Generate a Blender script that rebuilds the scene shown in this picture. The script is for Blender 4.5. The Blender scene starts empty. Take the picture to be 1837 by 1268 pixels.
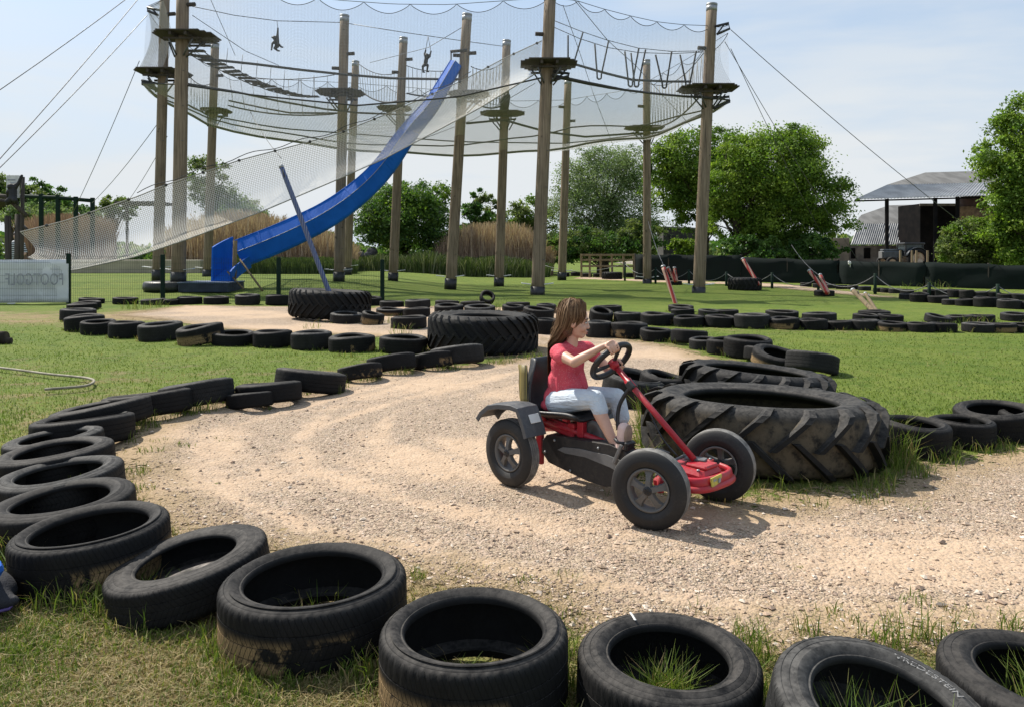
import bpy, math, random
import numpy as np
from mathutils import Vector, Matrix, Euler
R = math.radians
rng = np.random.default_rng(7)
random.seed(7)
sc = bpy.context.scene
COL = sc.collection
# ------------------------------------------------------------------ camera geometry helpers
CX, HY, FL, CH = 918.5, 454.0, 1400.0, 1.45     # principal column, horizon row, focal length (photo pixels), eye height

def S(a, b, x):
    t = np.clip((np.asarray(x, float) - a) / (b - a), 0, 1)
    return t * t * (3 - 2 * t)

def gz(x, y):
    """height of the terrain"""
    x = np.asarray(x, float); y = np.asarray(y, float)
    z = 0.36 * S(24, 32, y) * S(-1, -8, x)
    xe = np.interp(y, [1.5, 2.3, 2.75, 5, 6.5, 8.5, 10], [.6, .2, -.3, -2.1, -2.5, -2.2, -1.6])
    z = z + 0.05 * (1 - S(9, 12, y)) * S(.22, -.22, x - xe)
    z = z + .012 * np.sin(x * 1.7 + .6 * np.sin(y * 1.1)) * np.sin(y * 1.3 + 1.1) + .006 * np.sin(x * 3.9 + 1) * np.sin(y * 4.3)
    return z

def P(px, py, Y):
    return Vector(((px - CX) / FL * Y, Y, CH - (py - HY) / FL * Y))

def G(px, py):
    Y = CH * FL / (py - HY)
    for _ in range(12):
        z = float(gz((px - CX) / FL * Y, Y)); Y = .5 * Y + .5 * (CH - z) * FL / (py - HY)
    return Vector(((px - CX) / FL * Y, Y, z))

def GX(px, Y):
    x = (px - CX) / FL * Y
    return Vector((x, Y, float(gz(x, Y))))

# ------------------------------------------------------------------ object helpers
def tag(o, label, cat, group=None, kind=None):
    if label: o['label'] = label
    if cat: o['category'] = cat
    if group: o['group'] = group
    if kind: o['kind'] = kind
    return o

def thing(name, label, cat, loc=(0, 0, 0), rotz=0, group=None):
    o = bpy.data.objects.new(name, None); COL.objects.link(o)
    o.location = loc; o.rotation_euler = (0, 0, rotz); o.empty_display_size = .1
    return tag(o, label, cat, group)

class MB:
    def __init__(s): s.v = []; s.f = []; s.sm = []
    def quadstrip(s, rings, closed=True, smooth=True, capa=False, capb=False):
        n = len(rings[0]); b = len(s.v)
        for r in rings: s.v.extend([tuple(p) for p in r])
        for i in range(len(rings) - 1):
            for j in range(n if closed else n - 1):
                k = (j + 1) % n
                s.f.append((b + i * n + j, b + i * n + k, b + (i + 1) * n + k, b + (i + 1) * n + j)); s.sm.append(smooth)
        if capa: s.f.append(tuple(b + j for j in reversed(range(n)))); s.sm.append(False)
        if capb: s.f.append(tuple(b + (len(rings) - 1) * n + j for j in range(n))); s.sm.append(False)
        return s
    def box(s, c, d, rot=None, bev=0):
        c = Vector(c); hx, hy, hz = d[0] / 2, d[1] / 2, d[2] / 2
        M = rot if rot is not None else Matrix.Identity(3)
        b = len(s.v)
        if bev <= 0:
            for z in (-hz, hz):
                for x, y in ((-hx, -hy), (hx, -hy), (hx, hy), (-hx, hy)): s.v.append(tuple(c + M @ Vector((x, y, z))))
            for f in ((3, 2, 1, 0), (4, 5, 6, 7), (0, 1, 5, 4), (1, 2, 6, 5), (2, 3, 7, 6), (3, 0, 4, 7)):
                s.f.append(tuple(b + i for i in f)); s.sm.append(False)
            return s
        e = min(bev, hx * .9, hy * .9, hz * .9)
        def ring(x, y, z):
            q = [(-x + e, -y), (x - e, -y), (x, -y + e), (x, y - e), (x - e, y), (-x + e, y), (-x, y - e), (-x, -y + e)]
            return [c + M @ Vector((a, bb, z)) for a, bb in q]
        s.quadstrip([ring(hx - e * .7, hy - e * .7, -hz), ring(hx, hy, -hz + e), ring(hx, hy, hz - e), ring(hx - e * .7, hy - e * .7, hz)], True, False, True, True)
        return s
    def tube(s, pts, r, seg=8, cap=True, smooth=True, flat=None):
        pts = [Vector(p) for p in pts]; n = len(pts)
        rr = r if isinstance(r, (list, tuple)) else [r] * n
        rings = []; up = None
        for i, p in enumerate(pts):
            d = (pts[min(i + 1, n - 1)] - pts[max(i - 1, 0)])
            if d.length < 1e-9: d = Vector((0, 0, 1))
            d.normalize()
            if up is None: up = Vector((0, 0, 1)) if abs(d.z) < .9 else Vector((1, 0, 0))
            a = d.cross(up)
            if a.length < 1e-6: a = d.orthogonal()
            a.normalize(); b = a.cross(d); b.normalize(); up = b
            fl = flat or 1
            rings.append([p + (a * math.cos(2 * math.pi * j / seg) + b * math.sin(2 * math.pi * j / seg) * fl) * rr[i] for j in range(seg)])
        s.quadstrip(rings, True, smooth, cap, cap)
        return s
    def lathe(s, prof, seg=48, M=None, closed=True, a0=0):
        M = M if M is not None else Matrix.Identity(4)
        rings = [[M @ Vector((r * math.cos(2 * math.pi * j / seg + a0), r * math.sin(2 * math.pi * j / seg + a0), z)) for j in range(seg)] for r, z in prof]
        if closed: rings.append(rings[0])
        return s.quadstrip(rings, True, True)
    def ell(s, c, r, M=None, nu=16, nv=10):
        M = M if M is not None else Matrix.Identity(3); c = Vector(c)
        rings = []
        for i in range(nv + 1):
            t = math.pi * i / nv; t = min(max(t, .02), math.pi - .02)
            rings.append([c + M @ Vector((r[0] * math.sin(t) * math.cos(2 * math.pi * j / nu), r[1] * math.sin(t) * math.sin(2 * math.pi * j / nu), -r[2] * math.cos(t))) for j in range(nu)])
        return s.quadstrip(rings, True, True, True, True)
    def cap(s, p0, p1, r0, r1, seg=12):
        p0 = Vector(p0); p1 = Vector(p1); d = p1 - p0; L = d.length
        if L < 1e-6: return s.ell(p0, (r0, r0, r0))
        d.normalize(); pts = []; rs = []
        for k in range(5):
            t = math.pi / 2 * (1 - k / 4); pts.append(p0 - d * r0 * math.sin(t)); rs.append(max(r0 * math.cos(t), r0 * .04))
        for k in range(5):
            t = math.pi / 2 * k / 4; pts.append(p1 + d * r1 * math.sin(t)); rs.append(max(r1 * math.cos(t), r1 * .04))
        return s.tube(pts, rs, seg)
    def chain(s, pts, rs, seg=12):
        for i in range(len(pts) - 1): s.cap(pts[i], pts[i + 1], rs[i], rs[i + 1], seg)
        return s
    def build(s, name, mat, parent=None, smooth=None):
        me = bpy.data.meshes.new(name); me.from_pydata(s.v, [], s.f)
        sm = s.sm if smooth is None else [smooth] * len(s.f)
        me.polygons.foreach_set('use_smooth', sm)
        if mat is not None: me.materials.append(mat)
        me.update()
        o = bpy.data.objects.new(name, me); COL.objects.link(o)
        if parent is not None: o.parent = parent
        return o

def np_mesh(name, verts, faces, mat, parent=None, cols=None, uv=None, smooth=False):
    """verts (n,3), faces (m,k) with constant k"""
    me = bpy.data.meshes.new(name)
    n, (m, k) = len(verts), faces.shape
    me.vertices.add(n); me.vertices.foreach_set('co', np.ascontiguousarray(verts, np.float32).ravel())
    me.loops.add(m * k); me.loops.foreach_set('vertex_index', np.ascontiguousarray(faces, np.int32).ravel())
    me.polygons.add(m); me.polygons.foreach_set('loop_start', np.arange(0, m * k, k, dtype=np.int32))
    me.polygons.foreach_set('loop_total', np.full(m, k, np.int32))
    me.polygons.foreach_set('use_smooth', np.full(m, smooth, bool))
    me.update(calc_edges=True)
    if cols is not None:
        for nm, arr in cols.items():
            a = me.attributes.new(nm, 'FLOAT' if arr.ndim == 1 else 'FLOAT_COLOR', 'POINT')
            if arr.ndim == 1: a.data.foreach_set('value', arr.astype(np.float32))
            else: a.data.foreach_set('color', np.concatenate([arr, np.ones((n, 1))], 1).astype(np.float32).ravel())
    if uv is not None:
        l = me.uv_layers.new(name='UVMap'); l.data.foreach_set('uv', uv[faces.ravel()].astype(np.float32).ravel())
    if mat is not None: me.materials.append(mat)
    me.validate()
    o = bpy.data.objects.new(name, me); COL.objects.link(o)
    if parent is not None: o.parent = parent
    return o

def remesh(o, vox, it=2, fac=.5):
    m = o.modifiers.new('remesh', 'REMESH'); m.mode = 'VOXEL'; m.voxel_size = vox; m.use_smooth_shade = True
    if it:
        s = o.modifiers.new('smooth', 'SMOOTH'); s.factor = fac; s.iterations = it
    return o

def copy_tree(o, parent=None):
    c = o.copy(); COL.objects.link(c); c.parent = parent
    for ch in list(o.children): copy_tree(ch, c)
    return c

# ------------------------------------------------------------------ materials
def new_mat(name):
    m = bpy.data.materials.new(name); m.use_nodes = True
    nt = m.node_tree
    for n in list(nt.nodes):
        if n.type != 'OUTPUT_MATERIAL': nt.nodes.remove(n)
    return m, nt, nt.nodes['Material Output'] if 'Material Output' in nt.nodes else nt.nodes.new('ShaderNodeOutputMaterial')

class NT:
    def __init__(s, nt): s.nt = nt
    def n(s, t, **kw):
        x = s.nt.nodes.new('ShaderNode' + t)
        for k, v in kw.items(): setattr(x, k, v)
        return x
    def l(s, a, b): s.nt.links.new(a, b)
    def put(s, sock, v):
        if hasattr(v, 'links') or hasattr(v, 'is_linked'): s.l(v, sock)
        else:
            if isinstance(v, tuple) and len(v) == 3 and sock.type == 'RGBA': v = (*v, 1)
            sock.default_value = v
    def noise(s, vec, scale, detail=3, rough=.55, dist=0):
        x = s.n('TexNoise'); s.l(vec, x.inputs['Vector']); x.inputs['Scale'].default_value = scale
        x.inputs['Detail'].default_value = detail; x.inputs['Roughness'].default_value = rough; x.inputs['Distortion'].default_value = dist
        return x.outputs['Fac']
    def math(s, op, a, b=0.0, c=0.0, clamp=False):
        x = s.n('Math', operation=op, use_clamp=clamp)
        for i, v in enumerate((a, b, c)): s.put(x.inputs[i], v)
        return x.outputs[0]
    def ramp(s, fac, lo, hi):
        x = s.n('MapRange'); x.interpolation_type = 'SMOOTHSTEP'
        s.put(x.inputs['Value'], fac); s.put(x.inputs['From Min'], lo); s.put(x.inputs['From Max'], hi)
        return x.outputs['Result']
    def mix(s, fac, a, b):
        x = s.n('Mix', data_type='RGBA'); s.put(x.inputs['Factor'], fac); s.put(x.inputs['A'] if False else x.inputs[6], a); s.put(x.inputs[7], b)
        return x.outputs[2]
    def mul(s, a, b):
        x = s.n('Mix', data_type='RGBA', blend_type='MULTIPLY'); x.inputs[0].default_value = 1; s.put(x.inputs[6], a); s.put(x.inputs[7], b)
        return x.outputs[2]
    def bump(s, h, strength=.3, dist=.01, normal=None):
        x = s.n('Bump'); x.inputs['Strength'].default_value = strength; x.inputs['Distance'].default_value = dist; s.l(h, x.inputs['Height'])
        if normal is not None: s.l(normal, x.inputs['Normal'])
        return x.outputs['Normal']
    def bsdf(s, col, rough=.6, metal=0.0, normal=None, spec=.5):
        x = s.n('BsdfPrincipled'); s.put(x.inputs['Base Color'], col); s.put(x.inputs['Roughness'], rough); s.put(x.inputs['Metallic'], metal)
        x.inputs['Specular IOR Level'].default_value = spec
        if normal is not None: s.l(normal, x.inputs['Normal'])
        return x.outputs[0]

def simple(name, c1, c2=None, scale=8.0, rough=.6, metal=0.0, bump=0.0, bscale=40.0, spec=.5, stretch=None, detail=4, lo=.35, hi=.65):
    m, nt, out = new_mat(name); N = NT(nt)
    tc = N.n('TexCoord').outputs['Object']
    if stretch:
        mp = N.n('Mapping'); N.l(tc, mp.inputs['Vector']); mp.inputs['Scale'].default_value = stretch; tc = mp.outputs[0]
    if c2 is None: c2 = tuple(c * .75 for c in c1)
    f = N.ramp(N.noise(tc, scale, detail), lo, hi)
    col = N.mix(f, c1, c2)
    nm = N.bump(N.noise(tc, bscale, 3), bump, .01) if bump else None
    r = N.math('MULTIPLY_ADD', f, .12, rough - .06)
    N.l(N.bsdf(col, r, metal, nm, spec), out.inputs['Surface'])
    return m
M = {}
# rubber of the car tyres: dusty, each tyre a little different
def rubber(name, base, dust, mud=0.0, tread=0, between=None):
    m, nt, out = new_mat(name); N = NT(nt)
    tc = N.n('TexCoord').outputs['Object']; oi = N.n('ObjectInfo')
    off = N.n('VectorMath', operation='ADD'); N.l(tc, off.inputs[0]); N.l(oi.outputs['Random'], off.inputs[1])
    rnd = oi.outputs['Random']
    n1 = N.noise(off.outputs[0], 5, 5, .65); n2 = N.noise(off.outputs[0], 55, 3, .6); n3 = N.noise(off.outputs[0], 14, 4, .7)
    col = N.mix(N.ramp(n1, .3, .7), base, tuple(c * 1.9 for c in base))
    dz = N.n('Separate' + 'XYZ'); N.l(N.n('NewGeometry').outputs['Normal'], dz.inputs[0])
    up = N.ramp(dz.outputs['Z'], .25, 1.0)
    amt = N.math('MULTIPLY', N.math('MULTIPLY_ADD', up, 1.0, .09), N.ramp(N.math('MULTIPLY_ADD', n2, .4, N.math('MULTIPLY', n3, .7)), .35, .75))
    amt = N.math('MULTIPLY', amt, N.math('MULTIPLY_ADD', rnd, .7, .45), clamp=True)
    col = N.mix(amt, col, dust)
    if mud:
        sx = N.n('SeparateXYZ'); N.l(tc, sx.inputs[0])
        mk = N.math('MULTIPLY', N.ramp(N.math('ADD', n1, N.math('MULTIPLY', sx.outputs['X'], -.55)), .52, .6), N.ramp(sx.outputs['Z'], .13, .09))
        s4 = N.n('SeparateXYZ'); N.l(tc, s4.inputs[0]); r4 = N.math('POWER', N.math('ADD', N.math('MULTIPLY', s4.outputs['X'], s4.outputs['X']), N.math('MULTIPLY', s4.outputs['Y'], s4.outputs['Y'])), .5)
        mk = N.math('MULTIPLY', mk, N.math('GREATER_THAN', r4, .299)); mk = N.math('MULTIPLY', mk, N.ramp(n2, .2, .5)); mk = N.math('MULTIPLY', mk, mud)
        col = N.mix(mk, col, (.25, .17, .085))
    if between:   # dried earth caked between the lugs
        s5 = N.n('SeparateXYZ'); N.l(tc, s5.inputs[0]); r5 = N.math('POWER', N.math('ADD', N.math('MULTIPLY', s5.outputs['X'], s5.outputs['X']), N.math('MULTIPLY', s5.outputs['Y'], s5.outputs['Y'])), .5)
        mk = N.math('MULTIPLY', N.ramp(r5, between[1] + .012, between[1]), N.ramp(r5, between[0], between[0] + .02)); mk = N.math('MULTIPLY', mk, N.ramp(s5.outputs['Z'], between[2], between[2] - .08))
        col = N.mix(N.math('MULTIPLY', mk, N.ramp(n3, .25, .6)), col, (.105, .085, .058))
    # tread blocks: slits across the tread band and fine marks on the shoulder (a function of the angle round the tyre)
    s3 = N.n('SeparateXYZ'); N.l(tc, s3.inputs[0]); rad = N.math('POWER', N.math('ADD', N.math('MULTIPLY', s3.outputs['X'], s3.outputs['X']), N.math('MULTIPLY', s3.outputs['Y'], s3.outputs['Y'])), .5)
    ang = N.math('ARCTAN2', s3.outputs['Y'], s3.outputs['X'])
    skew = N.math('ABSOLUTE', N.math('SUBTRACT', s3.outputs['Z'], .1))
    if tread:
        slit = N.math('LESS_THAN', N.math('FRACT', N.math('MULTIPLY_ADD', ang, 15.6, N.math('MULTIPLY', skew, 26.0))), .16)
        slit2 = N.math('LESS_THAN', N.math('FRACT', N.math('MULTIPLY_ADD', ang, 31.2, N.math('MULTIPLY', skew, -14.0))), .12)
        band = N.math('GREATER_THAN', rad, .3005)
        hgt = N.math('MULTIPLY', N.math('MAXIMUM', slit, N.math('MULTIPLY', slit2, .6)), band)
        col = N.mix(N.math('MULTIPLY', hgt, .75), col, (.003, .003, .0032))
        cv = N.n('CombineXYZ'); N.l(N.math('MULTIPLY', ang, 9.0), cv.inputs[0]); N.l(N.math('MULTIPLY', rad, 26.0), cv.inputs[1]); N.l(rnd, cv.inputs[2])
        side = N.math('MULTIPLY', N.math('GREATER_THAN', rad, .236), N.math('LESS_THAN', rad, .262))
        mould = N.math('MULTIPLY', N.math('GREATER_THAN', N.noise(cv.outputs[0], 1.3, 2, .5), .56), side)
        hgt = N.math('SUBTRACT', hgt, N.math('MULTIPLY', mould, .35))
        col = N.mix(N.math('MULTIPLY', mould, .3), col, dust)
    # scuffs
    sc_ = N.ramp(N.noise(off.outputs[0], 23, 6, .8, 1.5), .68, .74)
    col = N.mix(N.math('MULTIPLY', sc_, .35), col, (.16, .15, .14))
    nm = N.bump(n2, .25, .004)
    nm = N.bump(n3, .2, .01, nm)
    if tread: nm = N.bump(N.math('SUBTRACT', 1.0, hgt), .6, .004, nm)
    N.l(N.bsdf(col, N.math('MULTIPLY_ADD', n1, .25, .58), 0, nm, .16), out.inputs['Surface'])
    return m
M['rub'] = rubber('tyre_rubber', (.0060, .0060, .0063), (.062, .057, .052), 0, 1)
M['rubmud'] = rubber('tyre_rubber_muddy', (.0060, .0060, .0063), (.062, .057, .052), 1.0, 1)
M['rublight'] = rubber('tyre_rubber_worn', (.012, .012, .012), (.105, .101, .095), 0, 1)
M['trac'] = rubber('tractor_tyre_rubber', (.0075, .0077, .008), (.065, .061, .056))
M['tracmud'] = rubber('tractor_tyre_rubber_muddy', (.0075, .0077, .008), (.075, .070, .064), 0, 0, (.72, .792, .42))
M['steel_rim'] = simple('dirty_steel', (.06, .05, .045), (.02, .018, .016), 20, .6, .4)

# ground, gravel
def ground_mat():
    m, nt, out = new_mat('meadow_ground'); N = NT(nt)
    pos = N.n('NewGeometry').outputs['Position']
    at = N.n('Attribute', attribute_name='dry').outputs['Fac']
    n1 = N.noise(pos, .55, 5, .6); n2 = N.noise(pos, 5.5, 4, .7); n3 = N.noise(pos, 42, 3, .7); n4 = N.noise(pos, 1.9, 4, .6)
    g = N.mix(N.ramp(n1, .32, .68), (.105, .155, .022), (.150, .188, .034))
    g = N.mix(N.ramp(n4, .45, .75), g, (.075, .128, .018))
    g = N.mix(N.math('MULTIPLY', N.ramp(n2, .5, .72), .6), g, (.19, .195, .06))
    g = N.mix(N.math('MULTIPLY', N.ramp(n3, .42, .7), .55), g, (.055, .085, .015))
    s_ = N.mix(N.ramp(n2, .35, .7), (.33, .25, .135), (.225, .165, .085))
    s_ = N.mix(N.math('MULTIPLY', N.ramp(n3, .45, .7), .6), s_, (.115, .085, .045))
    d = N.ramp(N.math('ADD', at, N.math('MULTIPLY', N.math('SUBTRACT', N.math('ADD', N.math('MULTIPLY', n4, .6), N.math('MULTIPLY', n2, .4)), .5), 1.8)), .25, .75)
    col = N.mix(d, g, s_)
    nm = N.bump(n3, .9, .03); nm = N.bump(n2, .6, .08, nm)
    N.l(N.bsdf(col, .9, 0, nm, .15), out.inputs['Surface'])
    return m
M['ground'] = ground_mat()

def gravel_mat():
    m, nt, out = new_mat('gravel'); N = NT(nt)
    pos = N.n('NewGeometry').outputs['Position']
    ed = N.n('Attribute', attribute_name='edge').outputs['Fac']
    n1 = N.noise(pos, .8, 4, .6); n2 = N.noise(pos, 6, 4, .65); n3 = N.noise(pos, 3.1, 5, .65)
    # worn wheel lines: sandy strips where the stones are ground fine
    fine = N.ramp(N.math('ADD', N.n('Attribute', attribute_name='fine').outputs['Fac'], N.math('MULTIPLY', N.math('SUBTRACT', N.math('MULTIPLY_ADD', n3, .6, N.math('MULTIPLY', n1, .4)), .5), 1.3)), .2, .66)
    vo = N.n('TexVoronoi'); N.l(pos, vo.inputs['Vector']); vo.inputs['Scale'].default_value = 95; vo.inputs['Randomness'].default_value = 1
    vo2 = N.n('TexVoronoi'); N.l(pos, vo2.inputs['Vector']); vo2.inputs['Scale'].default_value = 44
    sep = N.n('SeparateColor'); N.l(vo.outputs['Color'], sep.inputs[0])
    sep2 = N.n('SeparateColor'); N.l(vo2.outputs['Color'], sep2.inputs[0])
    st = N.mix(sep.outputs[0], (.30, .225, .155), (.48, .38, .275))
    st = N.mix(N.math('MULTIPLY', N.ramp(sep.outputs[1], .76, .86), .6), st, (.24, .18, .14))
    st = N.mix(N.math('MULTIPLY', N.ramp(sep.outputs[2], .86, .93), .8), st, (.56, .47, .37))
    st = N.mix(N.math('MULTIPLY', N.ramp(vo.outputs['Distance'], .45, .75), .75), st, (.16, .12, .09))
    st2 = N.mix(sep2.outputs[0], (.31, .225, .165), (.50, .39, .305))
    st = N.mix(N.math('MULTIPLY', N.ramp(sep2.outputs[1], .62, .7), .8), st, st2)
    sand = N.mix(N.ramp(n2, .3, .7), (.485, .358, .248), (.42, .303, .205))
    sand = N.mix(N.math('MULTIPLY', N.ramp(sep.outputs[2], .78, .84), .55), sand, st)
    col = N.mix(N.math('MULTIPLY', fine, .9), st, sand)
    col = N.mix(N.math('MULTIPLY', N.ramp(n3, .55, .75), .3), col, (.30, .215, .145))
    # edges turn to earth and dry straw
    ef = N.math('ADD', ed, N.math('MULTIPLY', N.math('SUBTRACT', N.math('MULTIPLY_ADD', n2, .5, N.math('MULTIPLY', n3, .5)), .5), 1.1))
    col = N.mix(N.math('MULTIPLY', N.ramp(ef, .45, .05), .7), col, (.27, .195, .105))
    h = N.math('MULTIPLY', N.math('MULTIPLY_ADD', vo.outputs['Distance'], -1.0, 1.0), N.math('MULTIPLY_ADD', fine, -.75, 1.0))
    nm = N.bump(h, .75, .012)
    nm = N.bump(N.math('MULTIPLY', vo2.outputs['Distance'], -1), .4, .02, nm)
    nm = N.bump(n2, .5, .06, nm)
    b = N.bsdf(col, .92, 0, nm, .2)
    tr = N.n('BsdfTransparent').outputs[0]
    mx = N.n('MixShader')
    n5 = N.noise(pos, 24, 3, .7)
    ef2 = N.math('ADD', ef, N.math('MULTIPLY', N.math('SUBTRACT', n5, .5), .7))
    N.l(N.ramp(ef2, -.12, .02), mx.inputs[0]); N.l(tr, mx.inputs[1]); N.l(b, mx.inputs[2]); N.l(mx.outputs[0], out.inputs['Surface'])
    return m
M['gravel'] = gravel_mat()

def colattr_mat(name, rough=.7, trans=.3, spec=.2, attr='col', gain=1.0):
    m, nt, out = new_mat(name); N = NT(nt)
    c = N.n('Attribute', attribute_name=attr).outputs['Color']
    if gain != 1.0: c = N.mul(c, (gain,) * 3)
    b = N.bsdf(c, rough, 0, None, spec)
    if trans:
        t = N.n('BsdfTranslucent'); N.l(N.mul(c, (1.15, 1.25, .7)), t.inputs['Color'])
        mx = N.n('MixShader'); mx.inputs[0].default_value = trans
        N.l(b, mx.inputs[1]); N.l(t.outputs[0], mx.inputs[2]); N.l(mx.outputs[0], out.inputs['Surface'])
    else: N.l(b, out.inputs['Surface'])
    return m
M['blade'] = colattr_mat('grass_blades', .65, .35, .25)
M['leaf'] = colattr_mat('leaves', .6, .42, .3, 'col', 2.1)
M['reed'] = colattr_mat('reeds', .8, .2, .1)
M['pebble'] = colattr_mat('pebbles', .85, 0, .25)
M['hair'] = colattr_mat('hair', .62, .2, .18)

def net_mat(name, c, cell, w, rough=.8, vcell=None):
    """knotted netting: cords along u and v (metres), open between them"""
    m, nt, out = new_mat(name); N = NT(nt)
    uv = N.n('UVMap').outputs[0]; s = N.n('SeparateXYZ'); N.l(uv, s.inputs[0])
    def line(v, cell_): return N.math('LESS_THAN', N.math('FRACT', N.math('DIVIDE', v, cell_)), w / cell_)
    a = N.math('MAXIMUM', line(s.outputs[0], cell), line(s.outputs[1], vcell or cell))
    b = N.bsdf(c, rough, 0, None, .2)
    mx = N.n('MixShader'); N.l(a, mx.inputs[0]); N.l(N.n('BsdfTransparent').outputs[0], mx.inputs[1]); N.l(b, mx.inputs[2])
    N.l(mx.outputs[0], out.inputs['Surface'])
    return m
M['net'] = net_mat('safety_netting', (.40, .40, .40), .05, .0050)
M['netfloor'] = net_mat('floor_netting', (.46, .455, .43), .05, .0098)
M['netchute'] = net_mat('climbing_netting', (.58, .555, .49), .06, .0138)
M['mesh'] = net_mat('green_wire_mesh', (.015, .035, .025), .05, .0052, .4, .2)

def wood(name, a, b, d=(.06, .05, .04)):
    m, nt, out = new_mat(name); N = NT(nt)
    tc = N.n('TexCoord').outputs['Object']; oi = N.n('ObjectInfo').outputs['Random']
    o2 = N.n('VectorMath', operation='ADD'); N.l(tc, o2.inputs[0]); N.l(oi, o2.inputs[1])
    mp = N.n('Mapping'); N.l(o2.outputs[0], mp.inputs['Vector']); mp.inputs['Scale'].default_value = (9, 9, .45)
    n1 = N.noise(mp.outputs[0], 2.2, 5, .6); n2 = N.noise(o2.outputs[0], .7, 3, .6)
    mp2 = N.n('Mapping'); N.l(o2.outputs[0], mp2.inputs['Vector']); mp2.inputs['Scale'].default_value = (16, 16, .2)
    n3 = N.noise(mp2.outputs[0], 3, 3, .6)
    col = N.mix(N.ramp(n1, .3, .7), a, b); col = N.mix(N.math('MULTIPLY', N.ramp(n3, .56, .62), .7), col, d)
    col = N.mix(N.math('MULTIPLY', N.ramp(n2, .45, .75), .35), col, d)
    kn = N.ramp(N.noise(o2.outputs[0], 3.2, 2, .5), .72, .76); col = N.mix(N.math('MULTIPLY', kn, .7), col, d)
    N.l(N.bsdf(col, .85, 0, N.bump(n1, .4, .02), .2), out.inputs['Surface'])
    return m
M['pole'] = wood('weathered_pole_wood', (.27, .21, .148), (.175, .132, .092), (.05, .04, .03))
M['plank'] = wood('dark_plank_wood', (.085, .072, .06), (.05, .043, .037), (.02, .018, .015))
M['timber'] = wood('pale_timber', (.26, .20, .12), (.17, .13, .08))
M['cap'] = simple('zinc_cap', (.33, .34, .35), (.24, .25, .26), 6, .5, .5)
M['dark'] = simple('black_plastic', (.012, .012, .014), (.02, .02, .022), 12, .45, 0, .15, 90)
M['barrope'] = simple('weathered_barrier_rope', (.20, .20, .20), (.14, .14, .14), 25, .85)
M['rope'] = simple('dark_rope', (.035, .035, .035), (.06, .058, .052), 30, .85)
M['cable'] = simple('grey_steel_cable', (.12, .125, .13), (.08, .08, .085), 10, .5, .5)
M['ropelight'] = simple('pale_rope', (.34, .33, .29), (.25, .24, .21), 25, .85)
M['white'] = simple('white_plate', (.62, .62, .60), (.5, .5, .48), 5, .5)
M['blue'] = simple('blue_slide_plastic', (.010, .125, .56), (.008, .105, .48), 1.6, .62, 0, .06, 6, .15)
M['bluepole'] = None
M['redpaint'] = simple('red_kart_paint', (.42, .016, .030), (.30, .014, .024), 7, .40, 0, .06, 60)
M['greypl'] = simple('grey_plastic', (.15, .15, .15), (.105, .102, .10), 9, .5, 0, .1, 50)
M['rimgrey'] = simple('grey_wheel_plastic', (.135, .132, .13), (.09, .086, .08), 14, .5, .1, .1, 40)
M['greengate'] = simple('dark_green_paint', (.006, .018, .013), (.010, .024, .016), 12, .75, 0, 0, 40, .15)
M['screen'] = simple('dark_green_fence_screen', (.0055, .0095, .0095), (.009, .0145, .0135), 1.2, .9, 0, .4, 3, .15)
M['roof'] = simple('weathered_roof_sheet', (.17, .166, .158), (.115, .113, .108), 1.2, .8, 0, .1, 8, .3, (1, .25, 1))
M['corr'] = simple('corrugated_sheet', (.33, .335, .34), (.25, .255, .26), 1.0, .6, .1)
M['barnwall'] = simple('old_barn_wall', (.22, .20, .18), (.12, .11, .10), 1.1, .9, 0, .2, 5)
M['barndark'] = simple('black_barn_cladding', (.006, .006, .0065), (.012, .011, .011), 1.5, .95, 0, 0, 40, .05)
M['hay'] = simple('hay_bale', (.20, .13, .075), (.12, .08, .05), 3.5, .95, 0, .5, 14)
M['bark'] = simple('bark', (.075, .06, .045), (.035, .03, .024), 5, .95, 0, .6, 18, .2, (1, 1, .3))
M['skin'] = simple('skin', (.60, .36, .26), (.55, .315, .225), 14, .5, 0, .03, 80)
M['lip'] = simple('lips', (.42, .14, .125), (.36, .11, .10), 30, .4)
M['shirt'] = None
M['legging'] = None
M['shoe'] = simple('tan_shoe_sole', (.30, .21, .155), (.24, .165, .12), 25, .75)
M['shoeup'] = simple('pale_pink_shoe', (.68, .50, .45), (.60, .42, .37), 25, .6)
M['ink'] = simple('faded_grey_print', (.22, .235, .27), (.30, .31, .34), 9, .6)
M['banner'] = simple('white_banner_cloth', (.66, .68, .69), (.58, .60, .62), 1.8, .65, 0, .2, 4)
M['yellow'] = simple('yellow_sticker', (.50, .42, .06), (.36, .31, .08), 45, .5)
M['ape'] = simple('black_figure', (.008, .008, .01), (.014, .014, .016), 6, .7)
M['eye'] = simple('eye_dark', (.02, .014, .012), (.03, .02, .016), 8, .3)

def shirt_mat():
    m, nt, out = new_mat('coral_dotted_shirt'); N = NT(nt)
    tc = N.n('TexCoord').outputs['Object']
    v = N.n('TexVoronoi'); N.l(tc, v.inputs['Vector']); v.inputs['Scale'].default_value = 105; v.inputs['Randomness'].default_value = .5
    n = N.noise(tc, 9, 4)
    base = N.mix(n, (.66, .095, .13), (.56, .070, .10))
    col = N.mix(N.math('MULTIPLY', N.ramp(v.outputs['Distance'], .26, .2), .45), base, (.80, .45, .45))
    nm = N.bump(N.noise(tc, 14, 3, .5, 1.0), .5, .03); nm = N.bump(N.noise(tc, 300, 2), .15, .002, nm)
    N.l(N.bsdf(col, .8, 0, nm, .2), out.inputs['Surface']); return m
M['shirt'] = shirt_mat()

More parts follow.
